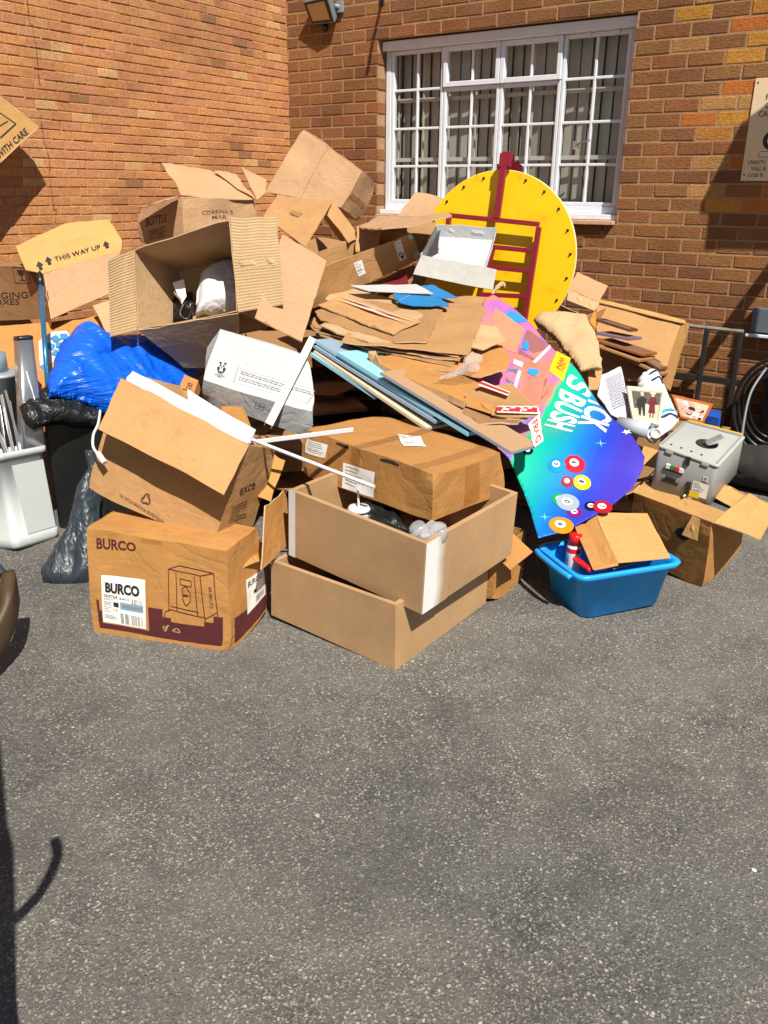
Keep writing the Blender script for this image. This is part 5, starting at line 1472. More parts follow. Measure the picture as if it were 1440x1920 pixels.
flat_print('faded_print', [LINE([(u0[0] + .02 * k, u0[1] - .01 * k), (u0[0] + .02 * k + .012, u0[1] - .01 * k + .012)], .005) for k in range(7)], lambda x, y: s_.pt(x, y, .010), plain('pale_blue', (.25, .45, .65), .6), o)
for nm, mt, lab_ in (('under_sheet2', CB_DK, 'dark folded sheet just below the fragile taped carton'), ('under_sheet1', CB_DK, 'crumpled dark sheet resting on the lowest foam board')):
    o, _s = polysheet('cardboard_sheet', GEO[nm], mt, None, .007, amp=.02, rag=.006)
    tag(o, lab_, 'cardboard sheet', 'flattened cardboard sheets in the pile')
o, _s = polysheet('cardboard_sheet', GEO['front_carton'], CB_OR, None, .03, amp=.006)
tag(o, 'thick folded orange brown carton sloping down to the fragile tape', 'cardboard sheet', 'flattened cardboard sheets in the pile')
fg = thing('flattened_carton', 'flattened carton with red printed fragile tape hanging over the banner', 'carton', (2.443, -2.701, 0.701))
panel('top_face', GEO['fragile_top'], CB, fg, amp=.012, rag=.010)
panel('front_edge', GEO['fragile_side'], CB_OR, fg, amp=.004)
q_ = vq(GEO['fragile_end'])
panel('torn_end', q_, CB, fg, amp=.01, rag=.010)
TAPE_W = plain('fragile_tape_white', (.72, .66, .62), .4); TAPE_R = plain('fragile_tape_red', (.55, .02, .03), .45)
qn = (q_[1] - q_[0]).cross(q_[3] - q_[0]).normalized()
qf = lambda x, y, e: bil(q_, x, y) + qn * e
tt = flat_print('tape', [R(0, .25, 1, .9)], lambda x, y: qf(x, y, .012), TAPE_W, fg)
flat_print('tape_lettering', [LINE([(.03 + .07 * k, .38 + .3 * (k % 2)), (.07 + .07 * k, .80 - .3 * (k % 3) / 2)], .13) for k in range(13)], lambda x, y: qf(x, y, .0128), TAPE_R, tt)
tq = vq([(2.569, -2.628, 0.668), (2.672, -2.766, 0.612), (2.677, -2.702, 0.63), (2.56, -2.495, 0.687)])
tt = bm_obj('hanging_tape', sheet_bm(lambda u, v: bil(tq, u, v) + disp(bil(tq, u, v), .006, 20, 3), 10, 4, .0008), TAPE_W, fg)
tn = (tq[1] - tq[0]).cross(tq[3] - tq[0]).normalized()
flat_print('tape_lettering', [T('FRAG', .1, .25, .8, .5, .02)], lambda x, y: bil(tq, x, y) + disp(bil(tq, x, y), .006, 20, 3) + tn * .001, TAPE_R, tt)
tq2 = vq([(2.301, -2.598, 0.797), (2.419, -2.536, 0.754), (2.398, -2.471, 0.756), (2.275, -2.511, 0.798)])
flat_print('tape_strip', [R(0, 0, 1, 1)], lambda x, y: bil(tq2, x, y), TAPE_W, fg)
flat_print('tape_strip_print', [LINE([(.05 + .1 * k, .3), (.09 + .1 * k, .75)], .25) for k in range(9)], lambda x, y: bil(tq2, x, y) + V((0, -.0006, .001)), TAPE_R, fg)
cw = [(2.109, -2.656, 0.791), (2.204, -2.607, 0.81), (2.247, -2.514, 0.834), (2.182, -2.348, 0.865), (2.123, -2.321, 0.873), (2.128, -2.526, 0.816)]
bm = bmesh.new()
fv = [bm.verts.new(V(p_)) for p_ in cw]
f = bm.faces.new(fv); bmesh.ops.triangulate(bm, faces=[f]); bmesh.ops.subdivide_edges(bm, edges=bm.edges[:], cuts=6, use_grid_fill=True)
for v in bm.verts: v.co += noise.noise_vector(v.co * 25) * .02 + V((0, -.01, .015))
o = bm_obj('clear_wrap', bm, CLEAR, None, True); tag(o, 'crumpled clear plastic wrap lying on the torn cardboard', 'plastic wrap')

# ---- foam boards
FB_BLUE = plain('foam_board_blue', (0.26, 0.55, 0.66), .6, var=.05)
FB_GREY = plain('foam_board_grey_blue', (0.25, 0.34, 0.44), .6)
FB_CREAM = plain('foam_board_cream', (0.62, 0.50, 0.36), .7)
for k, (nm, mt, mt2, th, lab_) in enumerate((('board1', FB_BLUE, FB_BLUE, .014, 'short light blue board lowest in the leaning bundle'), ('board2', FB_CREAM, FB_CREAM, .012, 'cream board second from the bottom of the leaning bundle'),
        ('board3', FB_GREY, FB_GREY, .012, 'grey blue board in the middle of the leaning bundle'), ('board4', FB_GREY, FB_BLUE, .012, 'blue edged board fourth from the bottom of the bundle'),
        ('board5', FB_BLUE, FB_BLUE, .016, 'bright pale blue board second from the top of the bundle'), ('board6', FB_CREAM, FB_GREY, .012, 'tan faced long board topmost in the leaning bundle'))):
    q_ = vq(GEO[nm])
    n_ = (q_[1] - q_[0]).cross(q_[3] - q_[0]).normalized()
    if n_.z < 0: n_ = -n_
    pts = [q_[0], q_[1], q_[3], q_[2]]
    root = thing('foam_board', lab_, 'board', q_[0], 'foam boards leaning in a bundle')
    bm_obj('core', box_bm([p_ - n_ * th for p_ in pts] + pts, None, .0008), mt2, root)
    bm_obj('facing', box_bm([p_ + n_ * .0004 for p_ in pts] + [p_ + n_ * .0016 for p_ in pts]), mt if k != 5 else CB_PINK, root)

# ---- big open carton
ob = Carton('cardboard_box', GEO['open_box'], CB_PALE, 'big box lying with its open mouth to the front, white bag inside', open_face=('front',), amp=.006, seed=31)
panel('left_flap', GEO['open_flap_left'], CB_FL, ob.root, amp=.004, rag=.004)
panel('right_flap', GEO['open_flap_right'], CB_FL, ob.root, amp=.004, rag=.004)
panel('lower_flap', GEO['open_flap_bottom'], CB_PALE, ob.root, amp=.006)
o, _s = pillow('plastic_bag', GEO['white_bag'], WHITE_FILM, None, H=.09, back=.05, wr=.014, stretch=(14, 20), ang=1.2, roundr=.07)
tag(o, 'white crumpled plastic bag inside the big open box', 'bag')
ap_ = thing('appliance', 'black electrical appliance with hang tag and coiled lead in the big open box', 'appliance', (0.456, -2.649, 0.924))
bm_obj('base', ring_loft([V((0.37, -2.668, 0.901)), V((0.498, -2.617, 0.93)), V((0.202, -2.518, 0.911)), V((0.33, -2.444, 0.936)), V((0.325, -2.614, 1.026)), V((0.44, -2.552, 1.044)), V((0.171, -2.476, 1.048)), V((0.3, -2.404, 1.066))], [(0, 0), (.9, 0), (1, -.01)], .02), BLACK, ap_, True)
bm_obj('lead', tube_bm(smooth_path([(0.436, -2.675, 0.954), (0.479, -2.651, 0.998), (0.513, -2.633, 0.985), (0.533, -2.679, 0.94), (0.495, -2.696, 0.961), (0.491, -2.66, 1.014), (0.495, -2.605, 1.015), (0.544, -2.649, 0.96)], 7), .007, 7), BLACK, ap_, True)
panel('hang_tag', [(0.482, -2.668, 1.012), (0.494, -2.64, 1.053), (0.431, -2.593, 1.136), (0.385, -2.635, 1.116)], LABEL, ap_, thick=.001, amp=.003, res=.02)
bm_obj('handle', box_bm(fbox(V((0.432, -2.674, 1.074)), (V((0.497, -2.675, 1.03)) - V((0.432, -2.674, 1.074))).normalized(), V((0, 0, 1)), V((.5, -.85, 0)), 0, .07, -.008, .008, -.006, .006), None, .002), STEEL, ap_)

# ---- crumpled lettered carton by the corner
bt = Carton('cardboard_box', GEO['bottle_box'], CB_PINK, 'crumpled box with torn raised flaps and faded lettering by the buff wall', open_face=('top',), amp=.014, seed=41)
bl_ = bt.face('front')
fn_ = along((0.1794, 0.4833), (0.6455, 0.552), (0.6597, 0.7219), (0.1916, 0.7225), bl_)
flat_print('lettering', [T('BOTTLE', 0, 0, 1, 1, .01)], fn_, INK_BR, bt.root)
fn_ = along((0.2218, 0.1167), (0.6088, 0.2372), (0.6253, 0.4487), (0.2349, 0.3705), bl_)
flat_print('small_print', [LINE([(0, .1 + .22 * k), (.95 - .1 * (k % 2), .1 + .22 * k)], .09) for k in range(5)], fn_, INK_BR, bt.root)
br_ = bt.face('right')
fn_ = along((0.2463, 0.665), (0.6877, 0.6344), (0.6805, 0.7391), (0.2519, 0.7517), br_)
flat_print('lettering', [T('CORRINA R', 0, 0, 1, 1, .006)], fn_, INK_BR, bt.root)
fn_ = along((0.3721, 0.5507), (0.5704, 0.5223), (0.5764, 0.6087), (0.3774, 0.6305), br_)
flat_print('lettering', [T('MAR', 0, 0, 1, 1, .006)], fn_, INK_BR, bt.root)
panel('raised_flap', GEO['bottle_flap'], CB_PINK, bt.root, amp=.02, rag=.012, bow=-.01)
panel('torn_flap', GEO['bottle_flap_torn'], CB_PINK, bt.root, amp=.02, rag=.014)
panel('back_flap', GEO['bottle_flap_back'], CB_PINK, bt.root, amp=.012, rag=.01)
panel('left_flap', GEO['bottle_flap_left'], CB_PINK, bt.root, amp=.012, rag=.01)

# ---- big tilted carton on the summit, tent of folded board
tl = Carton('cardboard_box', GEO['tilted_box'], CB_PINK, 'large plain sealed box tilted on the summit of the heap by the corner', amp=.010, seed=47)
flat_print('crease', [LINE([(.46, .02), (.44, .98)], .005)], e_(tl.face('top'), .0008), CB_DK, tl.root)
flat_print('tape', [R(.3, .1, .46, .95)], e_(tl.face('right'), .0012), TAPE, tl.root)
tn_ = thing('folded_carton', 'folded brown carton standing like a tent below the tilted box', 'carton', (0.559, -1.766, 1.317))
o = panel('left_panel', GEO['tent_left'], CB, tn_, amp=.008, rag=.004)
panel('right_panel', GEO['tent_right'], CB, tn_, amp=.008)
panel('inner_panel', GEO['tent_inner'], CB_DK, tn_, amp=.008)
qq = vq(GEO['tent_left']); nn_ = (qq[1] - qq[0]).cross(qq[3] - qq[0]).normalized()
flat_print('faded_stamp', [ELL(.52, .48, .10, .05)] + [LINE([(.42 + .03 * k, .42), (.45 + .03 * k, .56)], .012) for k in range(7)], lambda x, y: bil(qq, x, y) + nn_ * .009, CB_DK, tn_)
o, _s = polysheet('cardboard_sheet', GEO['lean_panel'], CB_PINK, None, .006, amp=.008, rag=.002)
tag(o, 'smooth pinkish board leaning behind the ribbed flap of the big open box', 'cardboard sheet')
lg_ = Carton('cardboard_box', GEO['long_box'], CB, 'long narrow carton with white labels and blue tape at its end', open_face=('top',), amp=.006, seed=53)
lf = lg_.face('front')
sticker(lg_.root, along((0.4042, 0.3158), (0.4701, 0.3194), (0.4238, 0.7826), (0.3413, 0.7841), lf), 1, 1, 14)
st_ = sticker(lg_.root, along((0.8029, 0.2414), (0.8677, 0.2522), (0.8519, 0.9455), (0.7718, 0.9299), lf), 1, 1, 15)
fn_ = along((0.8029, 0.2414), (0.8677, 0.2522), (0.8619, 0.5329), (0.7936, 0.5178), lf)
flat_print('paw_mark', [ELL(.5, .35, .25, .2), ELL(.2, .7, .11, .12), ELL(.5, .85, .11, .12), ELL(.8, .7, .11, .12)], e_(fn_, .003), MAROON_INK, st_)
for a, b, c_, d_ in (((0.9462, 0.0574), (0.9936, 0.0544), (1.0018, 0.2933), (0.9423, 0.3098)), ((0.9456, 0.808), (0.9993, 0.7964), (0.9982, 0.9818), (0.9479, 0.9837))):
    flat_print('blue_tape', [R(0, 0, 1, 1)], e_(along(a, b, c_, d_, lf), .002), FB_BLUE, lg_.root)
for nm, mt, lab_ in (('top_sheet_shade', CB_DK, 'dark board painting the shaded underside of the flat sheet above the long carton'), ('top_sheet_hanging', CB, 'small square board hanging under the flat sheet beside the tent'), ('top_sheet_shelf', CB_PINK, 'flat sheet lying level above the long carton'), ('top_sheet_back', CB_PINK, 'creased board standing at the left edge of the yellow wheel')):  # first sheet: dark board stands for the shade under the flat sheet
    o, _s = polysheet('cardboard_sheet', GEO[nm], mt, None, .008, amp=.012, rag=.005)
    tag(o, lab_, 'cardboard sheet', 'loose sheets around the long carton')

# ---- white tray lid
q_ = vq(GEO['tray'])
ty = thing('box_lid', 'white cardboard tray lid tilted in front of the maroon frame', 'lid', q_[0])
n_ = (q_[1] - q_[0]).cross(q_[3] - q_[0]).normalized()
if n_.z < 0: n_ = -n_
dp = .075
fl_ = [p_ - n_ * dp for p_ in q_]
cen = sum(fl_, V()) / 4
fl_ = [p_.lerp(cen, .03) for p_ in fl_]
panel('floor', fl_, CB_WH, ty, amp=.003, rag=0)
for nm, a, b in (('back_wall', 3, 2), ('left_wall', 0, 3), ('right_wall', 1, 2)):
    panel(nm, [fl_[a], fl_[b], q_[b], q_[a]] if nm != 'right_wall' else [fl_[1], fl_[2], q_[2].lerp(fl_[2], .45), q_[1].lerp(fl_[1], .6)], CB_WH, ty, amp=.003, rag=.002)
panel('front_wall', [fl_[0], fl_[1], q_[1].lerp(fl_[1], .75), q_[0].lerp(fl_[0], .4)], CB_WH, ty, amp=.003)
panel('front_flap', GEO['tray_front'], plain('tray_grey_white', (.34, .34, .32), .6, var=.1, scale=20), ty, amp=.004, rag=.004)

# ---- yellow wheel on maroon stand
wd = GEO['wheel']
O, A, B, N, RR = V(wd['O']), V(wd['A']), V(wd['B']), V(wd['N']), wd['R']
ym, n, l, p = new_mat('yellow_painted_board')
tc = n.new('ShaderNodeTexCoord'); ns = nd(n, 'ShaderNodeTexNoise', i_Scale=5.0, i_Detail=7.0, i_Roughness=.7)
l.new(tc.outputs['Object'], ns.inputs['Vector'])
rp = ramp(n, [(.30, (.62, .32, .003)), (.45, (.80, .50, .002)), (.7, (.84, .55, .004))]); l.new(ns.outputs[0], rp.inputs[0]); l.new(rp.outputs[0], p.inputs['Base Color'])
p.inputs['Roughness'].default_value = .45
wh = thing('prize_wheel', 'round yellow painted wheel on a maroon frame leaning below the window', 'wheel', O - B * RR)
bm_obj('disc', lathe_bm(O - N * .010, N, [(RR - .003, -.010), (RR, -.008), (RR, .008), (RR - .003, .010)], 96), ym, wh)
bm_obj('rim_edge', lathe_bm(O - N * .010, N, [(RR + .0005, -.007), (RR + .002, -.005), (RR + .002, .005), (RR + .0005, .007)], 96), plain('pale_edge', (.62, .60, .50), .6), wh)
for k in range(22):
    a = 2 * math.pi * (k + .35) / 22
    p0 = O + (A * math.cos(a) + B * math.sin(a)) * (RR - .035)
    bm_obj('peg', lathe_bm(p0, N, [(.009, 0), (.009, .003), (.005, .0035), (.005, .012), (.001, .013)], 8), IRON, wh)
FO = O + N * .07
def bar(name, a0, a1, wd_=.030, dp_=.028, mat=MAR, parent=wh, off=0):
    a0, a1 = V((*a0, 0)), V((*a1, 0))
    d = (a1 - a0); L = d.length; d = d.normalized()
    D3 = A * d.x + B * d.y
    S3 = N.cross(D3)
    st = FO + A * a0.x + B * a0.y + N * off
    return bm_obj(name, box_bm(fbox(st, D3, S3, N, 0, L, -wd_ / 2, wd_ / 2, -dp_ / 2, dp_ / 2), None, .002), mat, parent)
fr = wh
pt_top, pt_cross = (0.0374, 0.6284), (0.0202, 0.234)
bar('upright', pt_top, pt_cross, .040)
l0, r0 = (-0.3086, 0.2525), (0.3018, 0.2126)
bar('cross_bar', l0, r0, .028)
rb0 = (0.2749, -0.361)
bar('side_bar', (r0[0] - .0, r0[1] - .016), rb0, .030)
lb0 = (-0.297, 0.2495)
bar('side_bar', (l0[0] + .0, l0[1] - .016), (-0.3074, 0.0356), .028)
for a, b in (((-0.0349, 0.0722), (0.2895, 0.0558)), ((-0.0366, -0.0517), (0.2898, -0.0649)), ((-0.0484, -0.2243), (0.283, -0.2166))):
    bar('rung', a, b, .028, .024)
bar('inner_bar', (0.0135, 0.0611), (-0.023, -0.1828), .026, .024, off=-.004)
cr0 = [(-0.0485, 0.5236), (-0.0539, 0.5736), (-0.0111, 0.5733), (-0.0165, 0.6229), (0.061, 0.6221), (0.0651, 0.5852), (0.1161, 0.5664), (0.1224, 0.511)]
bm = bmesh.new()
fv = [bm.verts.new(O - N * .03 + A * x + B * y) for x, y in cr0]
f = bm.faces.new(fv); bmesh.ops.solidify(bm, geom=[f], thickness=.018)
bm_obj('crest', bm, MAR, wh)
bm = bmesh.new()
p0 = FO + A * pt_top[0] + B * pt_top[1] - B * .03
box_bm(fbox(p0, A, B, N, -.03, -.012, -.06, .02, -.03, .02), bm, .002)
box_bm(fbox(p0, A, B, N, .014, .03, -.05, .03, -.05, -.01), bm, .002)
bm_obj('flapper', bm, MAR, wh)

# ---- printed banner
bn, n, l, p = new_mat('banner_vinyl')
uv = n.new('ShaderNodeUVMap')
sp = n.new('ShaderNodeSeparateXYZ'); l.new(uv.outputs[0], sp.inputs[0])
bg = ramp(n, [(.0, (.008, .46, .22)), (.18, (.006, .44, .30)), (.40, (.006, .30, .40)), (.58, (.008, .16, .55)), (.78, (.015, .055, .52)), (1., (.05, .035, .42))])
l.new(sp.outputs[0], bg.inputs[0])
bl2 = ramp(n, [(.02, (.75, .75, .75)), (.14, (0, 0, 0))]); c0 = bg.outputs[0]
# photo area at the top end: soft pink, orange and violet shapes
ph = nd(n, 'ShaderNodeTexVoronoi', i_Scale=5.5, i_Randomness=1.0); ph.feature = 'SMOOTH_F1'
l.new(uv.outputs[0], ph.inputs['Vector'])
sc_ = n.new('ShaderNodeSeparateColor'); l.new(ph.outputs['Color'], sc_.inputs[0])
phr = ramp(n, [(.0, (.62, .13, .10)), (.3, (.66, .20, .14)), (.5, (.45, .13, .40)), (.7, (.24, .14, .50)), (.9, (.40, .22, .45)), (1., (.08, .30, .70))])
l.new(sc_.outputs[0], phr.inputs[0])
sel = ramp(n, [(.0, (0, 0, 0)), (.5, (0, 0, 0)), (.501, (1, 1, 1))], 'CONSTANT'); l.new(sp.outputs[2], sel.inputs[0])
vc = n.new('ShaderNodeAttribute'); vc.attribute_name = 'Photo'
c1 = mixc(n, l, c0, phr.outputs[0], vc.outputs['Fac'])
l.new(c1, p.inputs['Base Color'])
p.inputs['Roughness'].default_value = .34
p.inputs['Specular IOR Level'].default_value = .4
gb = GEO['banner']
O2, A2, B2, N2 = V(gb['O']), V(gb['A']), V(gb['B']), V(gb['N'])
fold_a, fold_b = (1.2644, 0.5407), (1.0558, 0.9926)
dx_, dy_ = fold_b[0] - fold_a[0], fold_b[1] - fold_a[1]
ln_ = math.hypot(dx_, dy_)
tip_ = (1.1046, 1.0397)
low_ = (1.7115, 0.6996)
sgn_ = 1 if (low_[0] - fold_a[0]) * -dy_ + (low_[1] - fold_a[1]) * dx_ > 0 else -1
def bw(a, b):
    d = sgn_ * ((a - fold_a[0]) * -dy_ + (b - fold_a[1]) * dx_) / ln_      # >0 beyond the fold, towards the low end
    h = .05 * math.exp(-(d / .18) ** 2) - .02
    h += .010 * math.sin(a * 10 + b * 5) + .014 * noise.noise(V((a * 5, b * 5, 1))) - .010 * math.exp(-((a - b * .6 - .25) / .025) ** 2)
    r = math.hypot(a - tip_[0], b - tip_[1])
    h += .02 * math.exp(-(r / .12) ** 2)
    return h
sb = Surf(gb, bw)
bnr = thing('vinyl_banner', 'colourful vinyl banner with pool balls and white lettering draped down the heap', 'banner', sb.pt(*low_))
bm = poly_bm(sb, sb.poly, .016, 0.0, 1.0)
tl0 = (0.9236, 0.5284); tl1 = (0.4069, 0.5855)
tdx, tdy = tl1[0] - tl0[0], tl1[1] - tl0[1]; tln = math.hypot(tdx, tdy)
up_ = (-0.0746, 0.0326)
s2 = 1 if (up_[0] - tl0[0]) * -tdy + (up_[1] - tl0[1]) * tdx > 0 else -1
g0 = (1.3138, 0.4796); g1 = (1.4751, 0.9118); g2 = (0.4378, 0.5643)
uvl = bm.loops.layers.uv.verify()
def inv(a, b):
    return a, b
ex_ = V((g1[0] - g0[0], g1[1] - g0[1])); ey_ = V((g2[0] - g0[0], g2[1] - g0[1]))
det = ex_.x * ey_.y - ex_.y * ey_.x
photo = {}
bm.verts.index_update()
for v in bm.verts:
    r_ = v.co - O2
    a, b = r_.dot(A2), r_.dot(B2)
    x, y = a - g0[0], b - g0[1]
    photo[v.index] = (a, b, (x * ey_.y - y * ey_.x) / det, (ex_.x * y - ex_.y * x) / det, s2 * ((a - tl0[0]) * -tdy + (b - tl0[1]) * tdx) / tln)
for f in bm.faces:
    for lp in f.loops:
        q_ = photo[lp.vert.index]; lp[uvl].uv = (q_[2], q_[3])
bm.normal_update()
me = bpy.data.meshes.new('m'); bm.to_mesh(me); bm.free()
at = me.attributes.new('Photo', 'FLOAT', 'POINT')
for i in range(len(me.vertices)):
    at.data[i].value = max(0, min(1, photo[i][4] / .012 + .5)) if i in photo else 0
me.polygons.foreach_set('use_smooth', [True] * len(me.polygons))
o = link('vinyl_sheet', me, bn, bnr)
md = o.modifiers.new('thickness', 'SOLIDIFY'); md.thickness = .0012; md.offset = -1
def bat(e): return lambda x, y: sb.pt(x, y, e)
def frame_on(p0, p1, p2):
    """unit axes on the banner from three plane points: origin, x end, y end"""
    return lambda x, y, e=.0022: sb.pt(p0[0] + (p1[0] - p0[0]) * x + (p2[0] - p0[0]) * y, p0[1] + (p1[1] - p0[1]) * x + (p2[1] - p0[1]) * y, e)
def split_long(sh, mx=.03):
    return sh
BW = plain('banner_white', (.80, .82, .86), .35, var=.01)
edge_ab = [(0.2135, 0.3487), (0.3742, 0.4984), (0.5514, 0.6439), (0.7412, 0.7838), (0.9169, 0.9012), (1.0623, 0.996)]
in_ref = (1.2176, 0.6636)
def inside_banner(shape, to_ab):
    """cut flat print off along the folded upper edge of the banner"""
    vs, fs = shape
    P_ = [to_ab(x, y) for x, y in vs]
    ov, of = [], []
    for f in fs:
        pl = [P_[i] for i in f]
        for (x0, y0), (x1, y1) in zip(edge_ab, edge_ab[1:]):
            sg = lambda q: (x1 - x0) * (q[1] - y0) - (y1 - y0) * (q[0] - x0)
            s0_ = 1 if sg(in_ref) > 0 else -1
            out = []
            for k in range(len(pl)):
                a, b = pl[k], pl[(k + 1) % len(pl)]
                da, db = sg(a) * s0_, sg(b) * s0_
                if da >= 0: out.append(a)
                if da * db < 0:
                    t = da / (da - db)
                    out.append((a[0] + (b[0] - a[0]) * t, a[1] + (b[1] - a[1]) * t))
            pl = out
            if len(pl) < 3: break
        if len(pl) >= 3:
            of.append(tuple(range(len(ov), len(ov) + len(pl)))); ov += pl
    return ov, of
def lettered(text, p0, p1, p2, bold):
    to_ab = lambda x, y: (p0[0] + (p1[0] - p0[0]) * x + (p2[0] - p0[0]) * y, p0[1] + (p1[1] - p0[1]) * x + (p2[1] - p0[1]) * y)
    for k, chh in enumerate(text):
        n_ = len(text)
        sh = inside_banner(T(chh, (k + .04) / n_, 0, .92 / n_, 1, bold), to_ab)
        if sh[1]: flat_print('letter', [sh], bat(.0022), BW, bnr)
lettered('BUSH', (0.6721, 0.5804), (0.9941, 0.5673), (0.7273, 0.717), .03)
lettered('S', (0.5531, 0.5932), (0.6461, 0.5909), (0.6114, 0.732), .03)
lettered('ACK', (0.63, 0.7301), (0.9562, 0.7129), (0.6892, 0.8668), .03)
YB = plain('badge_yellow', (.80, .52, .01), .4); RB = plain('badge_red', (.62, .08, .02), .4)
fb = frame_on((0.3507, 0.4933), (0.5459, 0.4941), (0.4185, 0.5796))
bd = flat_print('badge', [R(.02, 0, 1, .98)], lambda x, y: fb(x, y, .0016), YB, bnr)
fbt = frame_on((0.542, 0.5069), (0.401, 0.5567), (0.5839, 0.5538))
flat_print('badge_lettering', [T('WIN', .12, .30, .74, .55, .03), T('YOU', .35, .86, .5, .3, .02)], lambda x, y: fb(1 - y * .9 - .05, x * .95 + .02, .0024) if False else fb(.08 + x * .8, .12 + y * .62, .0024), RB, bd)
balls = ((989,855,9,'9',(.010,.010,.012)), (1043,879,14,'0',(.008,.24,.55)), (1077,877,17,'6',(.60,.01,.03)), (1064,903,10,'7',(.30,.02,.02)), (1092,904,14,'1',(.75,.55,.01)), (1051,932,13,'8',(.01,.30,.08)), (1066,937,18,'0',(.30,.36,.44)), (1079,955,12,'9',(.22,.01,.16)), (1110,944,11,'5',(.010,.010,.015)), (1131,947,15,'7',(.38,.01,.02)), (1053,982,19,'4',(.70,.24,.01)))
ball_ab = ((1.2371, 0.5439), (1.2811, 0.6844), (1.2499, 0.7588), (1.347, 0.7478), (1.3305, 0.8098), (1.4506, 0.7392), (1.456, 0.7748), (1.5037, 0.8139), (1.4477, 0.8731), (1.4427, 0.9195), (1.6041, 0.776))
for k, ((px_, py_, r_, t_, col_), (a, b)) in enumerate(zip(balls, ball_ab)):
    rad = r_ * 3.75 / 1563 * 1.12
    e0 = .0022 + .0012 * (k in (4, 6, 9)) * 1.0
    bb = flat_print('pool_ball', [ELL(a, b, rad, rad)], bat(e0), plain('ball_colour', col_, .25, var=.02), bnr)
    flat_print('ball_spot', [ELL(a - rad * .12, b - rad * .10, rad * .45, rad * .45, 20)], bat(e0 + .0004), BW, bb)
    flat_print('ball_number', [T(t_, a - rad * .12 - rad * .16, b - rad * .10 - rad * .28, rad * .34, rad * .56, .05)], bat(e0 + .0007), INK, bb)
def STAR(cx, cy, r, n_=5, inner=.42, rot_=0):
    pts = []
    for i in range(n_ * 2):
        rr_2 = r if i % 2 == 0 else r * inner
        t_ = rot_ + math.pi * i / n_
        pts.append((cx + math.cos(t_) * rr_2, cy + math.sin(t_) * rr_2))
    o_ = [(cx, cy)] + pts
    return o_, [(0, 1 + i, 1 + (i + 1) % len(pts)) for i in range(len(pts))]
flat_print('star', [STAR(*(0.9761, 0.9398), .024)], bat(.002), BW, bnr)
GL = plain('glint_blue', (.16, .55, .85), .4)
for (a, b), r_ in (((1.0847, 0.8423), .028), ((1.5769, 0.7004), .03), ((1.114, 0.6903), .008), ((1.4639, 0.6239), .007), ((1.6439, 0.684), .006), ((1.3577, 0.845), .004), ((1.3373, 0.8758), .004)):
    flat_print('glint', [STAR(a, b, r_, 4, .14, .3)], bat(.002), GL, bnr)
# photo details at the top end
fbx = lambda pts: PG(pts)
PC = [plain('photo_blue', (.03, .25, .70), .35), plain('photo_lilac', (.35, .28, .62), .35), plain('photo_orange', (.72, .24, .14), .35), plain('photo_pale', (.55, .55, .75), .35), plain('photo_brown', (.28, .11, .11), .35), plain('photo_slate', (.14, .14, .26), .35)]
for nm, mt, pts in (('photo_panel', PC[2], ((0.0684, 0.0802), (0.2257, 0.2905), (0.4462, 0.2955), (0.4107, 0.1631))), ('photo_shape', PC[0], ((0.1375, 0.1499), (0.0869, 0.17), (0.1073, 0.2321), (0.1555, 0.2912), (0.1738, 0.2484), (0.1803, 0.1908))),
        ('photo_table', PC[4], ((0.2216, 0.3041), (0.3112, 0.4397), (0.4946, 0.411), (0.443, 0.306))), ('photo_table', PC[4], ((0.5654, 0.5228), (0.7308, 0.5215), (0.789, 0.5055), (0.6276, 0.4878))),
        ('photo_screen', PC[0], ((0.3131, 0.3144), (0.3139, 0.3462), (0.4145, 0.3501), (0.4046, 0.3165))), ('photo_screen', PC[3], ((0.3095, 0.445), (0.331, 0.4582), (0.5225, 0.4147), (0.5085, 0.3975))),
        ('photo_screen', PC[0], ((0.5767, 0.3943), (0.5682, 0.4527), (0.633, 0.4403), (0.6107, 0.3914))), ('photo_shadow', PC[5], ((0.6188, 0.2887), (0.599, 0.3528), (0.7438, 0.3641), (0.7156, 0.3081))),
        ('photo_screen', PC[3], ((0.6101, 0.3473), (0.6142, 0.3648), (0.7674, 0.3754), (0.7553, 0.3562))), ('photo_screen', PC[3], ((0.5182, 0.3022), (0.54, 0.3578), (0.587, 0.3609), (0.5649, 0.3083)))):
    vs = [V((*q_, 0)) for q_ in pts]
    flat_print(nm, [PG([(v.x, v.y) for v in vs])], bat(.0025 + .0012 * (nm == 'photo_screen')), mt, bnr)

# ---- blue tub with its carton
tc8 = vq(GEO['tub'])
tu = thing('storage_tub', 'blue plastic storage tub standing on the asphalt with a carton inside', 'tub', (tc8[0] + tc8[3]) / 2)
cen = (tc8[0] + tc8[1] + tc8[2] + tc8[3]) / 4
base = [cen + (p_ - cen) * .93 for p_ in tc8[:4]]
tub8 = base + tc8[4:]
bm_obj('tub_body', ring_loft(tub8, [(0, -.012), (.02, 0), (.86, -.012), (.865, .0), (.875, .006), (.97, .010), (1.0, .006), (1.0, -.004), (.985, -.012), (.90, -.016), (.4, -.016), (.03, -.022)], .055, 6), TUB_BLUE, tu, True)
lip = (tc8[4] + tc8[5]) / 2
q_ = [tc8[4].lerp(tc8[5], .1), tc8[4].lerp(tc8[5], .9)]
hn = (tc8[4] - tc8[6]).normalized()
bm_obj('handle', tube_bm(smooth_path([q_[0] + hn * .02 - V((0, 0, .012)), q_[0].lerp(q_[1], .25) + hn * .034 - V((0, 0, .006)), q_[0].lerp(q_[1], .75) + hn * .034 - V((0, 0, .006)), q_[1] + hn * .02 - V((0, 0, .012))], 5), .012, 8), TUB_BLUE, tu, True)
tq = vq(GEO['tub_carton_top']); sq = vq(GEO['tub_carton_side'])
tcn = thing('cardboard_box', 'small plain open carton tilted inside the blue tub', 'cardboard box', tq[0])
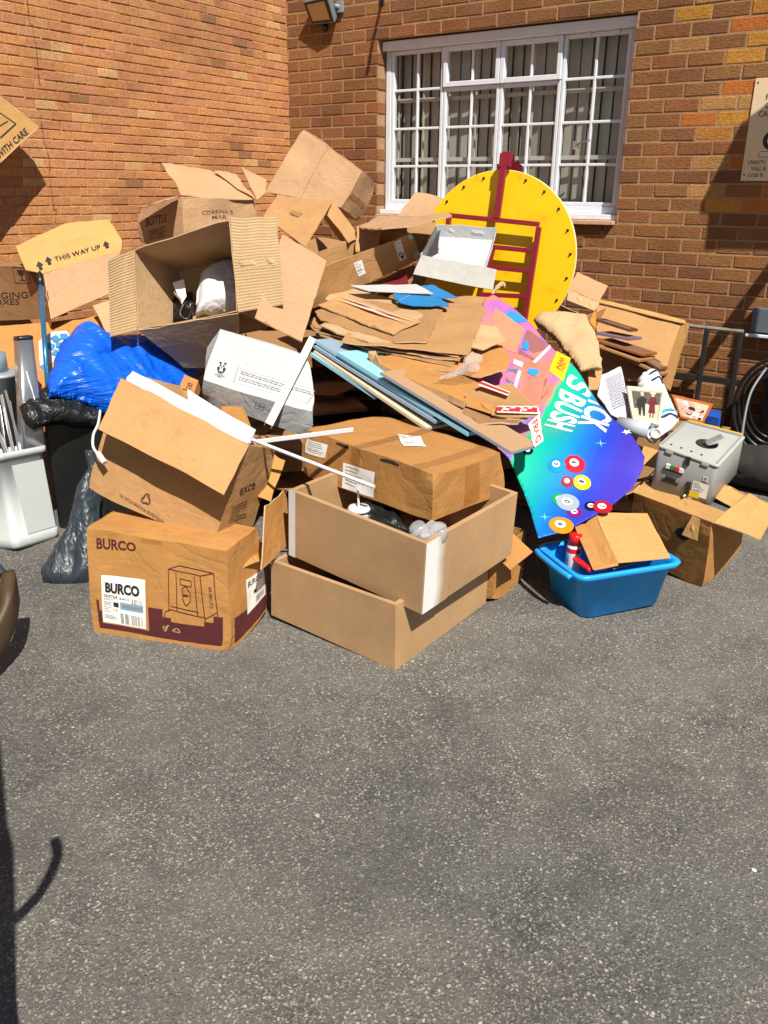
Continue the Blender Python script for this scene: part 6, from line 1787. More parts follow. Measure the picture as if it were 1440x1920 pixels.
panel('upper_panel', tq, CB_YEL, tcn, thick=.003, amp=.003)
dn = (sq[3] - sq[0])
panel('inner_side', [sq[0] + (tq[1] - tq[0]) * .03 , sq[1] + (tq[1] - tq[0]) * .03, sq[2] + (tq[1] - tq[0]) * .22, sq[3] + (tq[1] - tq[0]) * .22], CB_OR, tcn, thick=.003, amp=.003)
panel('left_panel', [sq[3], sq[3] + (tq[1] - tq[0]) * .25, sq[2] + (tq[1] - tq[0]) * .25, sq[2]], CB_OR, tcn, thick=.003, amp=.002)
panel('edge_panel', [sq[0], sq[3], sq[3] + (sq[0] - sq[3]) * .06 - (tq[3] - tq[0]) * .02, sq[0] - (tq[3] - tq[0]) * .05], CB_YEL, tcn, thick=.003, amp=.001)
dn2 = V((0, 0, -.10))
panel('lower_panel', [tq[0] + (tq[3] - tq[0]) * .1 + dn2 * .5, tq[1] + (tq[3] - tq[0]) * .25 + dn2 * .5, tq[2] + dn2, tq[3] + dn2], CB_OR, tcn, thick=.003, amp=.002)
spc = thing('spray_can', 'red and white aerosol can standing in the blue tub', 'can', (2.912, -2.857, 0.171))
o0 = V((2.889, -2.776, 0.1))
bm_obj('can_body', lathe_bm(o0, (0, 0, 1), [(.030, 0), (.032, .004), (.032, .125), (.028, .137)], 24), WHITE, spc, True)
bm_obj('cap', lathe_bm(o0 + V((0, 0, .138)), (0, 0, 1), [(.029, 0), (.029, .04), (.026, .045), (.001, .046)], 24), RED, spc, True)
flat_print('can_lettering', [T('H', .2, .1, .6, .8, .02)], lambda x, y: o0 + V((.0328 * math.sin(-.9 + x * .8), -.0328 * math.cos(-.9 + x * .8), .04 + y * .06)), INK_GREY, spc)
flat_print('red_band', [R(0, 0, 1, 1)], lambda x, y: o0 + V((.0325 * math.sin(-1.9 + x * 3.2), -.0325 * math.cos(-1.9 + x * 3.2), .105 + y * .02)), RED, spc)
o = bm_obj('red_handle', ring_loft([V((2.931, -2.901, 0.216)), V((3.031, -2.944, 0.199)), V((2.918, -2.836, 0.208)), V((3.004, -2.863, 0.189)), V((2.933, -2.907, 0.228)), V((3.026, -2.948, 0.227)), V((2.919, -2.842, 0.22)), V((3.005, -2.868, 0.205))], [(0, -.004), (.3, 0), (.8, 0), (1, -.006)], .02), RED, None, True)
tag(o, 'bright red rounded plastic handle poking up in the blue tub', 'handle')

# ---- grey machine on its carton
mx = Carton('cardboard_box', GEO['machine_box'], CB_OR, 'brown box with open flaps carrying the grey coin machine', open_face=('top',), amp=.005, seed=61)
c = mx.c
panel('front_flap', [c[4], c[5], c[5].lerp(c[7], .33) + V((0, 0, .006)), c[4].lerp(c[6], .33) + V((0, 0, .006))], CB_YEL, mx.root, amp=.003)
panel('right_flap', GEO['machine_flap_right'], CB_YEL, mx.root, amp=.006)
panel('left_flap', GEO['machine_flap_left'], CB_OR, mx.root, amp=.006)
panel('back_flap', GEO['machine_flap_back'], CB_YEL, mx.root, amp=.006)
panel('back_inner_flap', [c[7].lerp(c[5], .35) - V((0, 0, .02)), c[7] - V((0, 0, .01)), c[6].lerp(c[7], .55), c[6].lerp(c[7], .5).lerp(c[4], .35)], CB_YEL, mx.root, amp=.004)
FOAM = plain('grey_foam', (.10, .11, .12), .95, var=.5, scale=120, bump=.6, bscale=220)
ins = [V(p_) for p_ in GEO['machine_box']]
fo = bm_obj('packing_foam', box_bm([ins[0].lerp(ins[4], .6).lerp(ins[7], .05), ins[1].lerp(ins[5], .6).lerp(ins[6], .05), ins[2].lerp(ins[6], .6).lerp(ins[5], .05), ins[3].lerp(ins[7], .6).lerp(ins[4], .05)] + [ins[4].lerp(ins[7], .06) - V((0, 0, .035)), ins[5].lerp(ins[6], .06) - V((0, 0, .035)), ins[6].lerp(ins[5], .06) - V((0, 0, .035)), ins[7].lerp(ins[4], .06) - V((0, 0, .035))]), FOAM)
tag(fo, 'dark grey packing foam in the open box beneath the coin machine', 'foam')
mf = mx.face('front')
fn_ = along((.62, .62), (.80, .62), (.80, .80), (.62, .80), mf)
flat_print('hand_hole', [ELL(.3, .3, .5, .45)], e_(fn_, .0012), DARK, mx.root)
e0 = along((.72, .70), (.90, .70), (.86, 1.0), (.76, 1.0), mf)
panel('torn_strip', [e0(0, .1, .03), e0(1, .05, .02), e0(1, 1, .005), e0(0, 1, .005)], CB_YEL, mx.root, thick=.004, amp=.01)
mc = vq(GEO['machine'])
ma = thing('coin_machine', 'grey coin counting machine with sockets on its front, tilted on the open box', 'machine', (mc[0] + mc[3]) / 2)
bm_obj('casing', ring_loft(mc, [(0, -.004), (.02, 0), (.93, 0), (.94, -.003)], .02, 4), GREYM, ma, True)
lid8 = [mc[i].lerp(mc[i + 4], .945) for i in range(4)] + mc[4:]
bm_obj('lid', ring_loft(lid8, [(0, .001), (.2, .003), (.9, .003), (1, -.002)], .016, 4), GREYM_L, ma, True)
tq = [mc[4], mc[5], mc[7], mc[6]]
tn = (tq[1] - tq[0]).cross(tq[3] - tq[0]).normalized()
tp_ = lambda u, v, e=.0: bil(tq, u, v) + tn * e
bm = bmesh.new()
for u0, u1, v0, v1 in ((.03, .97, .955, .985), (.03, .055, .04, .95), (.945, .97, .04, .95)):
    q_ = [tp_(u0, v0), tp_(u1, v0), tp_(u1, v1), tp_(u0, v1)]
    box_bm([q_[0], q_[1], q_[3], q_[2]] + [p_ + tn * .006 for p_ in (q_[0], q_[1], q_[3], q_[2])], bm, .002)
bm_obj('lid_rim', bm, GREYM, ma)
bm = bmesh.new()
q_ = [tp_(.05, .99), tp_(.95, .99), tp_(.95, 1.01), tp_(.05, 1.01)]
box_bm([q_[0], q_[1], q_[3], q_[2]] + [p_ + tn * .008 for p_ in (q_[0], q_[1], q_[3], q_[2])], bm, .001)
bm_obj('yellow_strip', bm, plain('strip_yellow', (.75, .50, .02), .4), ma)
cu2 = tp_(.60, .47)
ax_ = (tq[1] - tq[0]).normalized(); ay_ = tn.cross(ax_)
flat_print('coin_slot', [ELL(0, 0, .046, .046, 30)], lambda x, y: cu2 + ax_ * x + ay_ * y + tn * .0012, DARK, ma)
cd = (tn * .80 - ax_ * .55 + ay_ * -.05).normalized()
cc_ = cu2 + tn * .024 + ax_ * .030
bm_obj('slot_cover', lathe_bm(cc_, cd, [(.040, -.003), (.042, 0), (.040, .003)], 30), GREYM_L, ma)
gx = (ax_ * .75 + ay_ * .65); gx = (gx - cd * gx.dot(cd)).normalized(); gy = cd.cross(gx)
bm_obj('cover_grip', box_bm(fbox(cc_ + cd * .003, gx, gy, cd, -.042, .034, -.0055, .0055, 0, .016), None, .002), plain('grip_grey', (.16, .16, .155), .4), ma)
for k in range(4):
    bm_obj('lid_screw', lathe_bm(tp_(.16 + .17 * k, .12, .001), tn, [(.005, 0), (.005, .002), (.003, .003)], 8), IRON, ma)
mff = [mc[0], mc[1], mc[5], mc[4]]
mn = (mff[1] - mff[0]).cross(mff[3] - mff[0]).normalized()
mp_ = lambda u, v, e=.0015: bil(mff, u, v) + mn * e
def block(name, u0, u1, v0, v1, d_, mat, bev=.001):
    q_ = [mp_(u0, v0, -.001), mp_(u1, v0, -.001), mp_(u0, v1, -.001), mp_(u1, v1, -.001)]
    q2_ = [p_ + mn * d_ for p_ in q_]
    return bm_obj(name, box_bm([q_[0], q_[1], q2_[0], q2_[1], q_[2], q_[3], q2_[2], q2_[3]], None, bev), mat, ma)
for k, col_ in enumerate(((.7, .7, .68), (.01, .22, .05), (.62, .01, .02), (.7, .68, .66))):
    block('connector', .20 + .075 * k, .265 + .075 * k, .60, .69, .012, plain('connector_colour', col_, .4))
    block('connector_base', .20 + .075 * k, .265 + .075 * k, .55, .595, .008, BLACK)
block('serial_port', .17, .45, .29, .35, .008, BLACK)
for k in range(4): block('port_tooth', .235 + .045 * k, .265 + .045 * k, .355, .44, .009, BLACK)
block('fuse_holder', .585, .655, .20, .46, .014, BLACK)
bm_obj('coax_plug', lathe_bm(mp_(.60, .15), mn, [(.007, 0), (.007, .012), (.004, .013), (.004, .022)], 12), plain('brass', (.55, .40, .16), .3, metal=.9), ma, True)
for u in (.20, .80): block('hinge', u - .06, u + .06, .90, .955, .006, GREYM_L)
block('latch', .50, .56, .80, .98, .010, BLACK)
sticker(ma, lambda x, y, e=.0015: mp_(.68 + x * .26, .20 + y * .32, e + .001), 1, 1, 31, lines=8)
flat_print('yellow_sticker', [R(0, 0, 1, 1)], lambda x, y: mp_(.66 + x * .16, .16 + y * .13, .0042), plain('warn_yellow', (.72, .52, .01), .5), ma)
flat_print('flag_sticker', [R(0, 0, 1, 1)], lambda x, y: mp_(.65 + x * .07, .06 + y * .09, .003), plain('pink_label', (.62, .38, .36), .5), ma)
flat_print('small_sticker', [R(0, 0, 1, 1)], lambda x, y: mp_(.82 + x * .08, .58 + y * .11, .003), LABEL, ma)
flat_print('small_sticker_print', [R(.2, .2, .8, .8)], lambda x, y: mp_(.82 + x * .08, .58 + y * .11, .0036), INK_GREY, ma)

# ---- carton beside the drawers
sd_ = Carton('cardboard_box', GEO['side_box'], CB_OR, 'brown open box on the ground squeezed between the drawers and blue tub', open_face=('top',), amp=.006, seed=67)
panel('open_flap', [(2.699, -3.064, 0.214), (2.755, -3.086, 0.195), (2.784, -2.967, 0.239), (2.689, -2.953, 0.3)], CB_OR, sd_.root, amp=.01)
o = panel('cardboard_sheet', GEO['scrap1'] if isinstance(GEO['scrap1'], list) else [(1.886, -3.59, 0.468), (1.918, -3.552, 0.446), (1.867, -3.397, 0.573), (1.821, -3.442, 0.6)], CB_OR, None, amp=.02, rag=.012)
tag(o, 'torn curled piece standing between the tipped box and drawers', 'cardboard sheet')
o = panel('cardboard_sheet', GEO['scrap2'], CB_OR, None, amp=.008, rag=.006)
tag(o, 'stiff upright flap wedged at the left end of the drawers', 'cardboard sheet')
kb = vq(GEO['ke_box'])
kn = (kb[1] - kb[0]).cross(kb[3] - kb[0]).normalized()
k8 = [kb[0], kb[1], kb[0] - kn * .05, kb[1] - kn * .05, kb[3], kb[2], kb[3] - kn * .05, kb[2] - kn * .05]
ks = Carton('cardboard_box', k8, CB_OR, 'tiny narrow carton lettered ke poking up beside the panda box', amp=.001, res=.03)
flat_print('lettering', [T('ke', .0, .0, 1, 1, .01, 0)], lambda x, y: ks.face('front')(.75 - y * .5, .30 + x * .42), INK_BR, ks.root)
bq = vq(GEO['behind_top'])
b8 = [p_ - V((0, 0, .16)) for p_ in (bq[0], bq[1], bq[3], bq[2])] + [bq[0], bq[1], bq[3], bq[2]]
bh = Carton('cardboard_box', b8, CB_OR, 'small brown box behind the white papers in front of the panda box', amp=.004)
tin = bm_obj('tin_lid', lathe_bm((1.512, -3.463, 0.738), (0, -.2, 1), [(.040, -.03), (.040, 0), (.042, .003), (.038, .004), (.036, -.002), (.001, -.003)], 28), STEEL, None, True)
tag(tin, 'round silver tin lid behind the white papers', 'tin')

# ---- right hand cluster
ob2 = thing('cardboard_box', 'opened box with tan flap standing at the right edge of the yellow wheel', 'cardboard box', (2.053, -0.807, 0.863))
panel('upper_flap', GEO['bin_flap'], CB_PINK, ob2, amp=.005)
panel('flap_base', GEO['bin_flap_low'], CB_PALE, ob2, amp=.004)
q_ = vq(GEO['bin_flap_low'])
panel('front_wall', [q_[0] + V((0, -.05, -.3)), q_[1] + V((.0, -.05, -.3)), q_[1] + V((0, -.12, -.02)), q_[0] + V((0, -.12, -.02))], CB_DK, ob2, amp=.004)
panel('side_wall', [q_[1] + V((0, -.12, -.3)), q_[1] + V((0, .18, -.3)), q_[1] + V((0, .18, 0)), q_[1] + V((0, -.12, -.02))], CB_DK, ob2, amp=.004)
o = panel('folder', [(2.199, -1.082, 0.894), (2.241, -1.094, 0.862), (2.192, -0.985, 0.945), (2.181, -0.993, 0.944)], plain('folder_orange', (.75, .20, .01), .5), None, thick=.004, amp=.002, res=.02)
tag(o, 'bright orange card folder edge beside the paper bag', 'folder')
o, _s = pillow('paper_bag', GEO['paper_bag'], CB_PALE, None, H=.02, back=.04, wr=.012, stretch=(4, 11), ang=1.2, roundr=.03)
tag(o, 'crumpled brown paper bag behind the banner edge', 'bag')
o = panel('cardboard_sheet', [(2.461, -1.675, 0.632), (2.5, -1.648, 0.633), (2.462, -1.505, 0.716), (2.395, -1.55, 0.72)], CB, None, amp=.006)
tag(o, 'small brown board edge below the crumpled paper bag', 'cardboard sheet')
ly = thing('cardboard_box', 'large opened box lying against the railing behind the framed pictures', 'cardboard box', (2.589, -0.982, 0.529))
o, _s = polysheet('back_panel', GEO['lying_panel'], CB, ly, .006, amp=.008)
o, _s = polysheet('side_panel', GEO['lying_wall'], CB_YEL, ly, .006, amp=.004)
panel('top_lip', GEO['lying_lip'], CB_YEL, ly, amp=.008, rag=.006)
PICB = plain('picture_back', (.18, .10, .06), .7, var=.2)
for nm, mt, lab_ in (('pf1', WOOD_D, 'dark framed picture on top of the stacked frames'), ('pf2', plain('violet_frame', (.16, .10, .16), .35), 'violet grey framed picture, second from the top of the stack'), ('pf3', WOOD, 'red brown framed picture in the middle of the stack'),
        ('pf4', plain('frame_oak', (.34, .17, .06), .4), 'light oak framed picture at the bottom of the stack'), ('pf5', WOOD_D, 'narrow dark frame slid forward out of the stack'), ('pf6', plain('frame_tan', (.30, .15, .06), .5), 'tan frame lowest right, slid out of the stack')):
    q_ = vq(GEO[nm])
    n_ = (q_[1] - q_[0]).cross(q_[3] - q_[0]).normalized()
    if n_.z < 0: n_ = -n_
    root = thing('picture_frame', lab_, 'picture frame', q_[0], 'framed pictures stacked flat')
    bm = bmesh.new()
    def fr_edge(a, b, c_, d_):
        box_bm([p_ - n_ * .016 for p_ in (a, b, d_, c_)] + [a, b, d_, c_], bm, .002)
    t_ = .10
    i0, i1, i2, i3 = [bil(q_, *u) for u in ((t_, t_), (1 - t_, t_), (1 - t_, 1 - t_), (t_, 1 - t_))]
    fr_edge(q_[0], q_[1], i1, i0); fr_edge(q_[1], q_[2], i2, i1); fr_edge(q_[2], q_[3], i3, i2); fr_edge(q_[3], q_[0], i0, i3)
    bm_obj('moulding', bm, mt, root)
    bm_obj('backing', box_bm([p_ - n_ * .012 for p_ in (i0, i1, i3, i2)] + [p_ - n_ * .006 for p_ in (i0, i1, i3, i2)]), PICB, root)
o, s_ = polysheet('letter', GEO['letter'], PAPER, None, .001, amp=.012, rag=.002)
tag(o, 'crumpled white sheet covered in blue handwriting beside the framed couple', 'letter')
INKB = plain('ink_blue', (.05, .06, .22), .7)
rnd = random.Random(6)
l0, l1, l2 = (-0.0287, -0.0366), (0.1518, -0.0349), (-0.2372, -0.2411)
lns = []
for k in range(13):
    x = .05
    while x < .92:
        wd = rnd.uniform(.05, .16); yy = .04 + k / 13.5
        lns.append(LINE([(x, yy), (x + wd / 2, yy + .015), (x + wd, yy)], .016)); x += wd + .04
flat_print('handwriting', lns, lambda x, y: s_.pt(l0[0] + (l1[0] - l0[0]) * x + (l2[0] - l0[0]) * y, l0[1] + (l1[1] - l0[1]) * x + (l2[1] - l0[1]) * y, .0135), INKB, o)
def framed(key, label, mat, wd_, mats):
    q_ = vq(GEO[key])
    n_ = (q_[1] - q_[0]).cross(q_[3] - q_[0]).normalized()
    root = thing('picture_frame', label, 'picture frame', q_[0])
    bm = bmesh.new()
    a, b = wd_
    i_ = [bil(q_, *u) for u in ((a, b), (1 - a, b), (1 - a, 1 - b), (a, 1 - b))]
    for k in range(4):
        k2 = (k + 1) % 4
        pts = (q_[k], q_[k2], i_[k], i_[k2])
        box_bm([p_ - n_ * .018 for p_ in pts] + list(pts), bm, .002)
    bm_obj('moulding', bm, mat, root)
    pn = lambda x, y, e=-.006: bil(i_, x, y) + n_ * e
    link('photo_print', mesh([pn(0, 0), pn(1, 0), pn(1, 1), pn(0, 1)], [(0, 1, 2, 3)]), mats, root)
    return root, (lambda e: (lambda x, y: pn(x, y, e)))
ro, pn = framed('photo1', 'cream framed photograph of a man in dark suit and woman in red coat', plain('frame_cream', (.62, .56, .42), .45), (.10, .10), plain('photo_ground', (.50, .46, .36), .4, var=.1, scale=20))
flat_print('photo_dark_area', [R(.02, .55, .98, .98), R(.02, .35, .2, .55)], pn(-.0055), plain('photo_dark', (.10, .095, .08), .4, var=.3, scale=30), ro)
flat_print('photo_suit', [PG([(.20, .12), (.27, .10), (.33, .44), (.38, .10), (.45, .12), (.46, .50), (.52, .72), (.36, .80), (.20, .70), (.12, .48), (.18, .40)])], pn(-.005), INK, ro)
flat_print('photo_coat', [PG([(.58, .24), (.86, .24), (.82, .52), (.92, .60), (.80, .80), (.64, .80), (.54, .58), (.62, .50)]), R(.64, .08, .69, .24), R(.76, .08, .80, .24)], pn(-.005), plain('photo_maroon', (.14, .025, .03), .4), ro)
PSK = plain('photo_skin', (.50, .40, .32), .4)
for cx_ in (.36, .72): flat_print('photo_face', [ELL(cx_, .865, .055, .06)], pn(-.0045), PSK, ro)
flat_print('photo_hat', [ELL(.36, .92, .06, .03), ELL(.72, .94, .10, .04)], pn(-.0042), plain('photo_pale_hat', (.55, .50, .42), .4), ro)
ro, pn = framed('photo2', 'orange wood framed colour photograph of a group beside the grey machine', plain('frame_orange', (.40, .11, .02), .35), (.07, .09), plain('photo_beige', (.55, .42, .32), .35, var=.2, scale=30))
rnd = random.Random(12)
for nm, col_, cnt in (('photo_dark_figure', (.015, .015, .03), 9), ('photo_face', (.58, .30, .24), 11), ('photo_white_shirt', (.70, .66, .62), 6)):
    pm_ = plain(nm + '_ink', col_, .35)
    for q in range(cnt):
        flat_print(nm, [ELL(rnd.uniform(.08, .92), rnd.uniform(.08, .85), rnd.uniform(.05, .13), rnd.uniform(.07, .18), 12, rnd.uniform(0, 3))], pn(-.0055 + .0006 * ('face' in nm) + .0003 * ('white' in nm) + .00002 * q), pm_, ro)
o, s_ = pillow('towel', GEO['towel'], plain('towel_white', (.72, .74, .78), .8, var=.03), None, H=.045, back=.05, wr=.014, stretch=(8, 18), ang=.9, roundr=.05)
tag(o, 'white cloth with blue and black stripes crumpled between the pictures and machine', 'cloth')
CY, NV = plain('stripe_cyan', (.02, .36, .55), .7), plain('stripe_navy', (.012, .02, .07), .7)
def t_h(a, b):
    d = edge_dist(s_.poly, a, b); r_ = min(1, d / .05)
    return .045 * math.sqrt(max(0, 1 - (1 - r_) ** 2)) + .016
for mt, prs in ((CY, (((-0.3556, -0.2713), (-0.2335, -0.2638), (-0.1645, -0.3091)),)), (NV, (((0.0105, -0.0501), (0.0952, -0.0587), (0.0556, -0.1178)), ((-0.0366, -0.0876), (0.0327, -0.0971), (-0.0101, -0.1447)), ((-0.3097, -0.2781), (-0.2377, -0.2965), (-0.2035, -0.3343))))):
    for pr in prs:
        flat_print('stripe', [LINE([(p_[0], p_[1]) for p_ in pr], .016 if mt is CY else .011)], lambda x, y: s_.pt(x, y, t_h(x, y)), mt, o)
o = bm_obj('cardboard_tube', lathe_bm((2.721, -1.906, 0.535), V((2.89, -1.919, 0.534)) - V((2.721, -1.906, 0.535)), [(.040, 0), (.040, .165), (.036, .165), (.036, .05), (.001, .05)], 28), plain('tube_grey_blue', (.42, .47, .54), .5), None, True)
tag(o, 'pale blue grey tube lying beside the cream framed photograph', 'tube')
o = bm_obj('bottle_cap', lathe_bm((2.904, -1.891, 0.517), V((.2, -.9, .3)), [(.026, -.02), (.026, .004), (.022, .008), (.019, .002), (.001, .001)], 24), WHITE, None, True)
tag(o, 'round white cap with dark rim next to the pale tube end', 'cap')
o = bm_obj('wire', tube_bm(smooth_path([(2.876, -1.942, 0.505), (2.914, -1.974, 0.492), (2.933, -1.928, 0.506), (2.951, -1.88, 0.525), (2.966, -1.83, 0.527)], 6), .004, 6), BLACK, None, True)
tag(o, 'thin black wire curling behind the grey machine', 'wire')
o = bm_obj('blue_crate', box_bm([V((2.917, -1.018, 0.38)), V((2.999, -1.027, 0.379)), V((2.869, -0.794, 0.373)), V((2.951, -0.803, 0.371)), V((2.916, -1.032, 0.436)), V((2.995, -1.03, 0.435)), V((2.87, -0.81, 0.422)), V((2.946, -0.81, 0.42))], None, .005), plain('crate_blue', (.01, .08, .45), .4))
tag(o, 'corner of a blue plastic crate behind the group photograph', 'crate')
hs_ = thing('hose_reel', 'coiled black hose hanging in the shade at the right edge', 'hose', (3.23, -0.579, 0.155))
for k in range(4):
    pts = []
    for i in range(41):
        a = 2 * math.pi * i / 40
        pts.append(V((3.177, -0.497, 0.409)) + V((.23 - .028 * k, 0, 0)) * math.cos(a) + V((0, -.03 * k, .30 - .03 * k)) * math.sin(a))
    bm_obj('coil', tube_bm(pts, .012, 8, cap=False), BLACK, hs_, True)
bm_obj('loose_end', tube_bm(smooth_path([(3.106, -0.564, 0.652), (3.066, -0.678, 0.524), (3.073, -0.772, 0.368), (3.099, -0.859, 0.2)], 6), .008, 8), plain('hose_grey', (.14, .15, .16), .4), hs_, True)
o, _s = pillow('rubbish_bag', dict(O=V((2.992, -0.874, 0.019)), A=V((1, 0, 0)), B=V((0, .25, .97)), N=V((0, -.97, .25)), poly=[(0, 0), (.5, -.02), (.60, .12), (.5, .22), (.25, .25), (.04, .22), (-.05, .10)]), DARK, None, H=.14, back=.08, wr=.02, step=.025, roundr=.14)
tag(o, 'black rubbish sack in the dark corner behind the machine', 'bag')

wb_ = thing('shade_filler_bin', 'black bin added to darken the shaded right edge behind the hose', 'bin', (3.246, -0.678, 0.0))  # added black bin, deepens the shade behind the hose
w0 = V((3.067, -0.329, -0.043)); w0.z = 0
bm_obj('bin_body', ring_loft(abox(w0.x, w0.x + .5, w0.y - .05, w0.y + .45, 0, .56), [(0, -.04), (.03, -.03), (.9, 0), (.92, .015), (1, .015)], .05, 4), BIN_B, wb_, True)
bm_obj('lid', ring_loft(abox(w0.x - .02, w0.x + .52, w0.y - .08, w0.y + .47, .565, .61), [(0, 0), (.5, .005), (1, -.02)], .05, 4), BIN_B, wb_, True)

# ---- left hand cluster
wb8 = vq(GEO['white_bin'])
wbn = thing('waste_bin', 'white plastic waste bin holding metal strips, at the left edge', 'bin', (wb8[0] + wb8[3]) / 2)
bm_obj('bin_body', ring_loft(wb8, [(0, -.012), (.03, 0), (.12, .002), (.125, -.003), (.93, -.003), (.935, .010), (1.0, .010), (1.0, -.004), (.95, -.012), (.5, -.014), (.05, -.02)], .035, 5), BIN_W, wbn, True)
wq = [wb8[0], wb8[1], wb8[5], wb8[4]]
wn_ = (wq[1] - wq[0]).cross(wq[3] - wq[0]).normalized()
panel('front_recess', [bil(wq, *u) + wn_ * .0035 for u in ((.30, .13), (.90, .13), (.90, .86), (.24, .86))], BIN_W, wbn, thick=.004, amp=0, rag=0)
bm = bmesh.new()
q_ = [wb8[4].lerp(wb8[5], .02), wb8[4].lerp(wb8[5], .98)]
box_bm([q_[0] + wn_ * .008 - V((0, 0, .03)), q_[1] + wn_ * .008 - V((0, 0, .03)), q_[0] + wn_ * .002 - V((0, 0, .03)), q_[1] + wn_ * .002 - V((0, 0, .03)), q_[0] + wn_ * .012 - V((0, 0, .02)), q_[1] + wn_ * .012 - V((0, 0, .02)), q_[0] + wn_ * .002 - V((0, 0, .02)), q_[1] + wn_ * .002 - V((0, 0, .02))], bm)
bm_obj('rim_shadow_gap', bm, plain('rim_shade_grey', (.10, .11, .12), .6), wbn)  # dark strip paints the shade under the rim
ms = (((0.261, -3.632, 0.678), (0.46, -3.715, 0.428), .012), ((0.258, -3.655, 0.66), (0.433, -3.739, 0.416), .016), ((0.317, -3.651, 0.637), (0.462, -3.728, 0.424), .010), ((0.317, -3.741, 0.529), (0.428, -3.768, 0.417), .018), ((0.289, -3.692, 0.619), (0.413, -3.765, 0.419), .010))
for k, (a, b, w_) in enumerate(ms):
    a, b = V(a), V(b); d = (b - a).normalized(); b = b + d * .12
    sd2 = d.cross(V((.5, -.85, .2))).normalized(); n_ = sd2.cross(d)
    o = bm_obj('metal_strip', box_bm(fbox(a, d, sd2, n_, 0, (b - a).length, -w_ / 2, w_ / 2, -.003, .003), None, .001), ALU if k % 2 else STEEL)
    tag(o, ('tall thin aluminium strip rightmost in the white bin', 'wide aluminium strip standing leftward in the white bin', 'slim silver strip in the middle of the white bin', 'short broad strip leaning lowest in the white bin', 'short thin strip between the others in the white bin')[k], 'metal strip', 'metal strips standing in the white bin')
st8 = vq(GEO['steel_tube'])
stt = thing('steel_duct', 'tall flat shiny steel duct standing behind the white bin', 'duct', st8[0])
b8 = [p_ + (st8[i] - st8[i + 4]) * .55 for i, p_ in enumerate(st8[:4])] + st8[4:]
bm_obj('duct_body', ring_loft(b8, [(0, 0), (1, 0), (1, -.004), (.98, -.006)], .02, 4), STEEL, stt, True)
bm_obj('end_cap', ring_loft([b8[i].lerp(b8[i + 4], .975) for i in range(4)] + [p_ + (st8[4] - st8[0]).normalized() * .003 for p_ in st8[4:]], [(0, .001), (1, .001)], .02, 4), BLACK, stt, True)
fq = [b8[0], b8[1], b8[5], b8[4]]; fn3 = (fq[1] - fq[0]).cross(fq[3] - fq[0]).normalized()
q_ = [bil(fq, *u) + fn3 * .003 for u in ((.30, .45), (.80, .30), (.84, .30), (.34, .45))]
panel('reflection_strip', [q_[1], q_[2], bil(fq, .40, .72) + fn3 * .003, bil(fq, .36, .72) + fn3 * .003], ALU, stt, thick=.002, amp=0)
drm = thing('metal_drum', 'grey metal drum with a narrower neck at the left edge', 'drum', (0.222, -3.688, 0.365))
dax = V((0, 0, 1))
dO = V((0.095, -3.566, 0.73))
bm_obj('drum_body', lathe_bm(dO, dax, [(.105, -.62), (.105, -.012), (.110, -.01), (.110, .004), (.104, .006), (.05, .008)], 40), plain('drum_grey', (.38, .44, .45), .4, metal=.35), drm, True)
bm_obj('neck', lathe_bm(dO + V((-.02, .0, .008)), dax, [(.066, 0), (.066, .09), (.060, .092), (.001, .092)], 32), plain('neck_grey', (.26, .33, .38), .4, metal=.3), drm, True)
bb8 = vq(GEO['black_bin'])
bbn = thing('waste_bin', 'tall black plastic waste bin behind the white one', 'bin', (bb8[0] + bb8[3]) / 2)
bm_obj('bin_body', ring_loft(bb8, [(0, -.012), (.02, 0), (.96, 0), (.965, .008), (1.0, .008), (1.0, -.004), (.9, -.01), (.05, -.02)], .03, 4), BIN_B, bbn, True)
o, _s = pillow('bin_liner', GEO['bag_lip'], BLACK_FILM, None, H=.035, back=.05, wr=.022, stretch=(12, 22), ang=.5, step=.012, roundr=.03)
tag(o, 'black bin liner bunched over the rim of the black bin', 'bin liner')
pl = thing('broom_handle', 'blue metal pole standing upright out of the black bin', 'pole', (0.419, -3.505, 0.602))
pa, pb = V((0.039, -3.217, 1.167)), V((0.423, -3.514, 0.578))
bm_obj('pole', tube_bm([pa, pb], .0125, 14), plain('pole_blue', (.03, .16, .33), .2, metal=.4, coat=.4), pl, True)
pd = (pa - pb).normalized()
bm_obj('end_cap', tube_bm([pa - pd * .05, pa - pd * .008, pa + pd * .02, pa + pd * .035], [.0155, .0155, .013, .006], 14), BLACK, pl, True)
o, _s = pillow('plastic_bag', GEO['blue_bag'], BLUE_FILM, None, H=.13, back=.10, wr=.030, stretch=(1.8, 11), ang=-.35, step=.011, roundr=.15)
tag(o, 'bright blue stuffed plastic bag behind the tipped box', 'bag')
o, _s = pillow('plastic_bag', GEO['grey_bag'], GREY_FILM, None, H=.06, back=.10, wr=.026, stretch=(3, 13), ang=1.1, step=.011, roundr=.07)
tag(o, 'slate grey plastic bag slumped on the asphalt beside the printed box', 'bag')
pk = Carton('cardboard_box', GEO['pack_box'], CB_DK, 'shaded packaging box with glass symbol at the left edge', amp=.004, seed=71)  # dark board colour holds the shade that falls on this box
pf = pk.face('front')
fn_ = along((0.2691, 0.4214), (0.8712, 0.4044), (0.892, 0.5257), (0.277, 0.5353), pf)
flat_print('lettering', [T('PACKAGING', 0, 0, 1, 1, .008)], fn_, INK, pk.root)
fn_ = along((0.4815, 0.295), (0.7641, 0.2883), (0.7842, 0.3985), (0.4941, 0.4021), pf)
flat_print('lettering', [T('BOXES', 0, 0, 1, 1, .008)], fn_, INK, pk.root)
fn_ = along((0.8104, 0.6889), (0.9611, 0.6866), (0.9942, 0.9798), (0.8475, 0.977), pf)
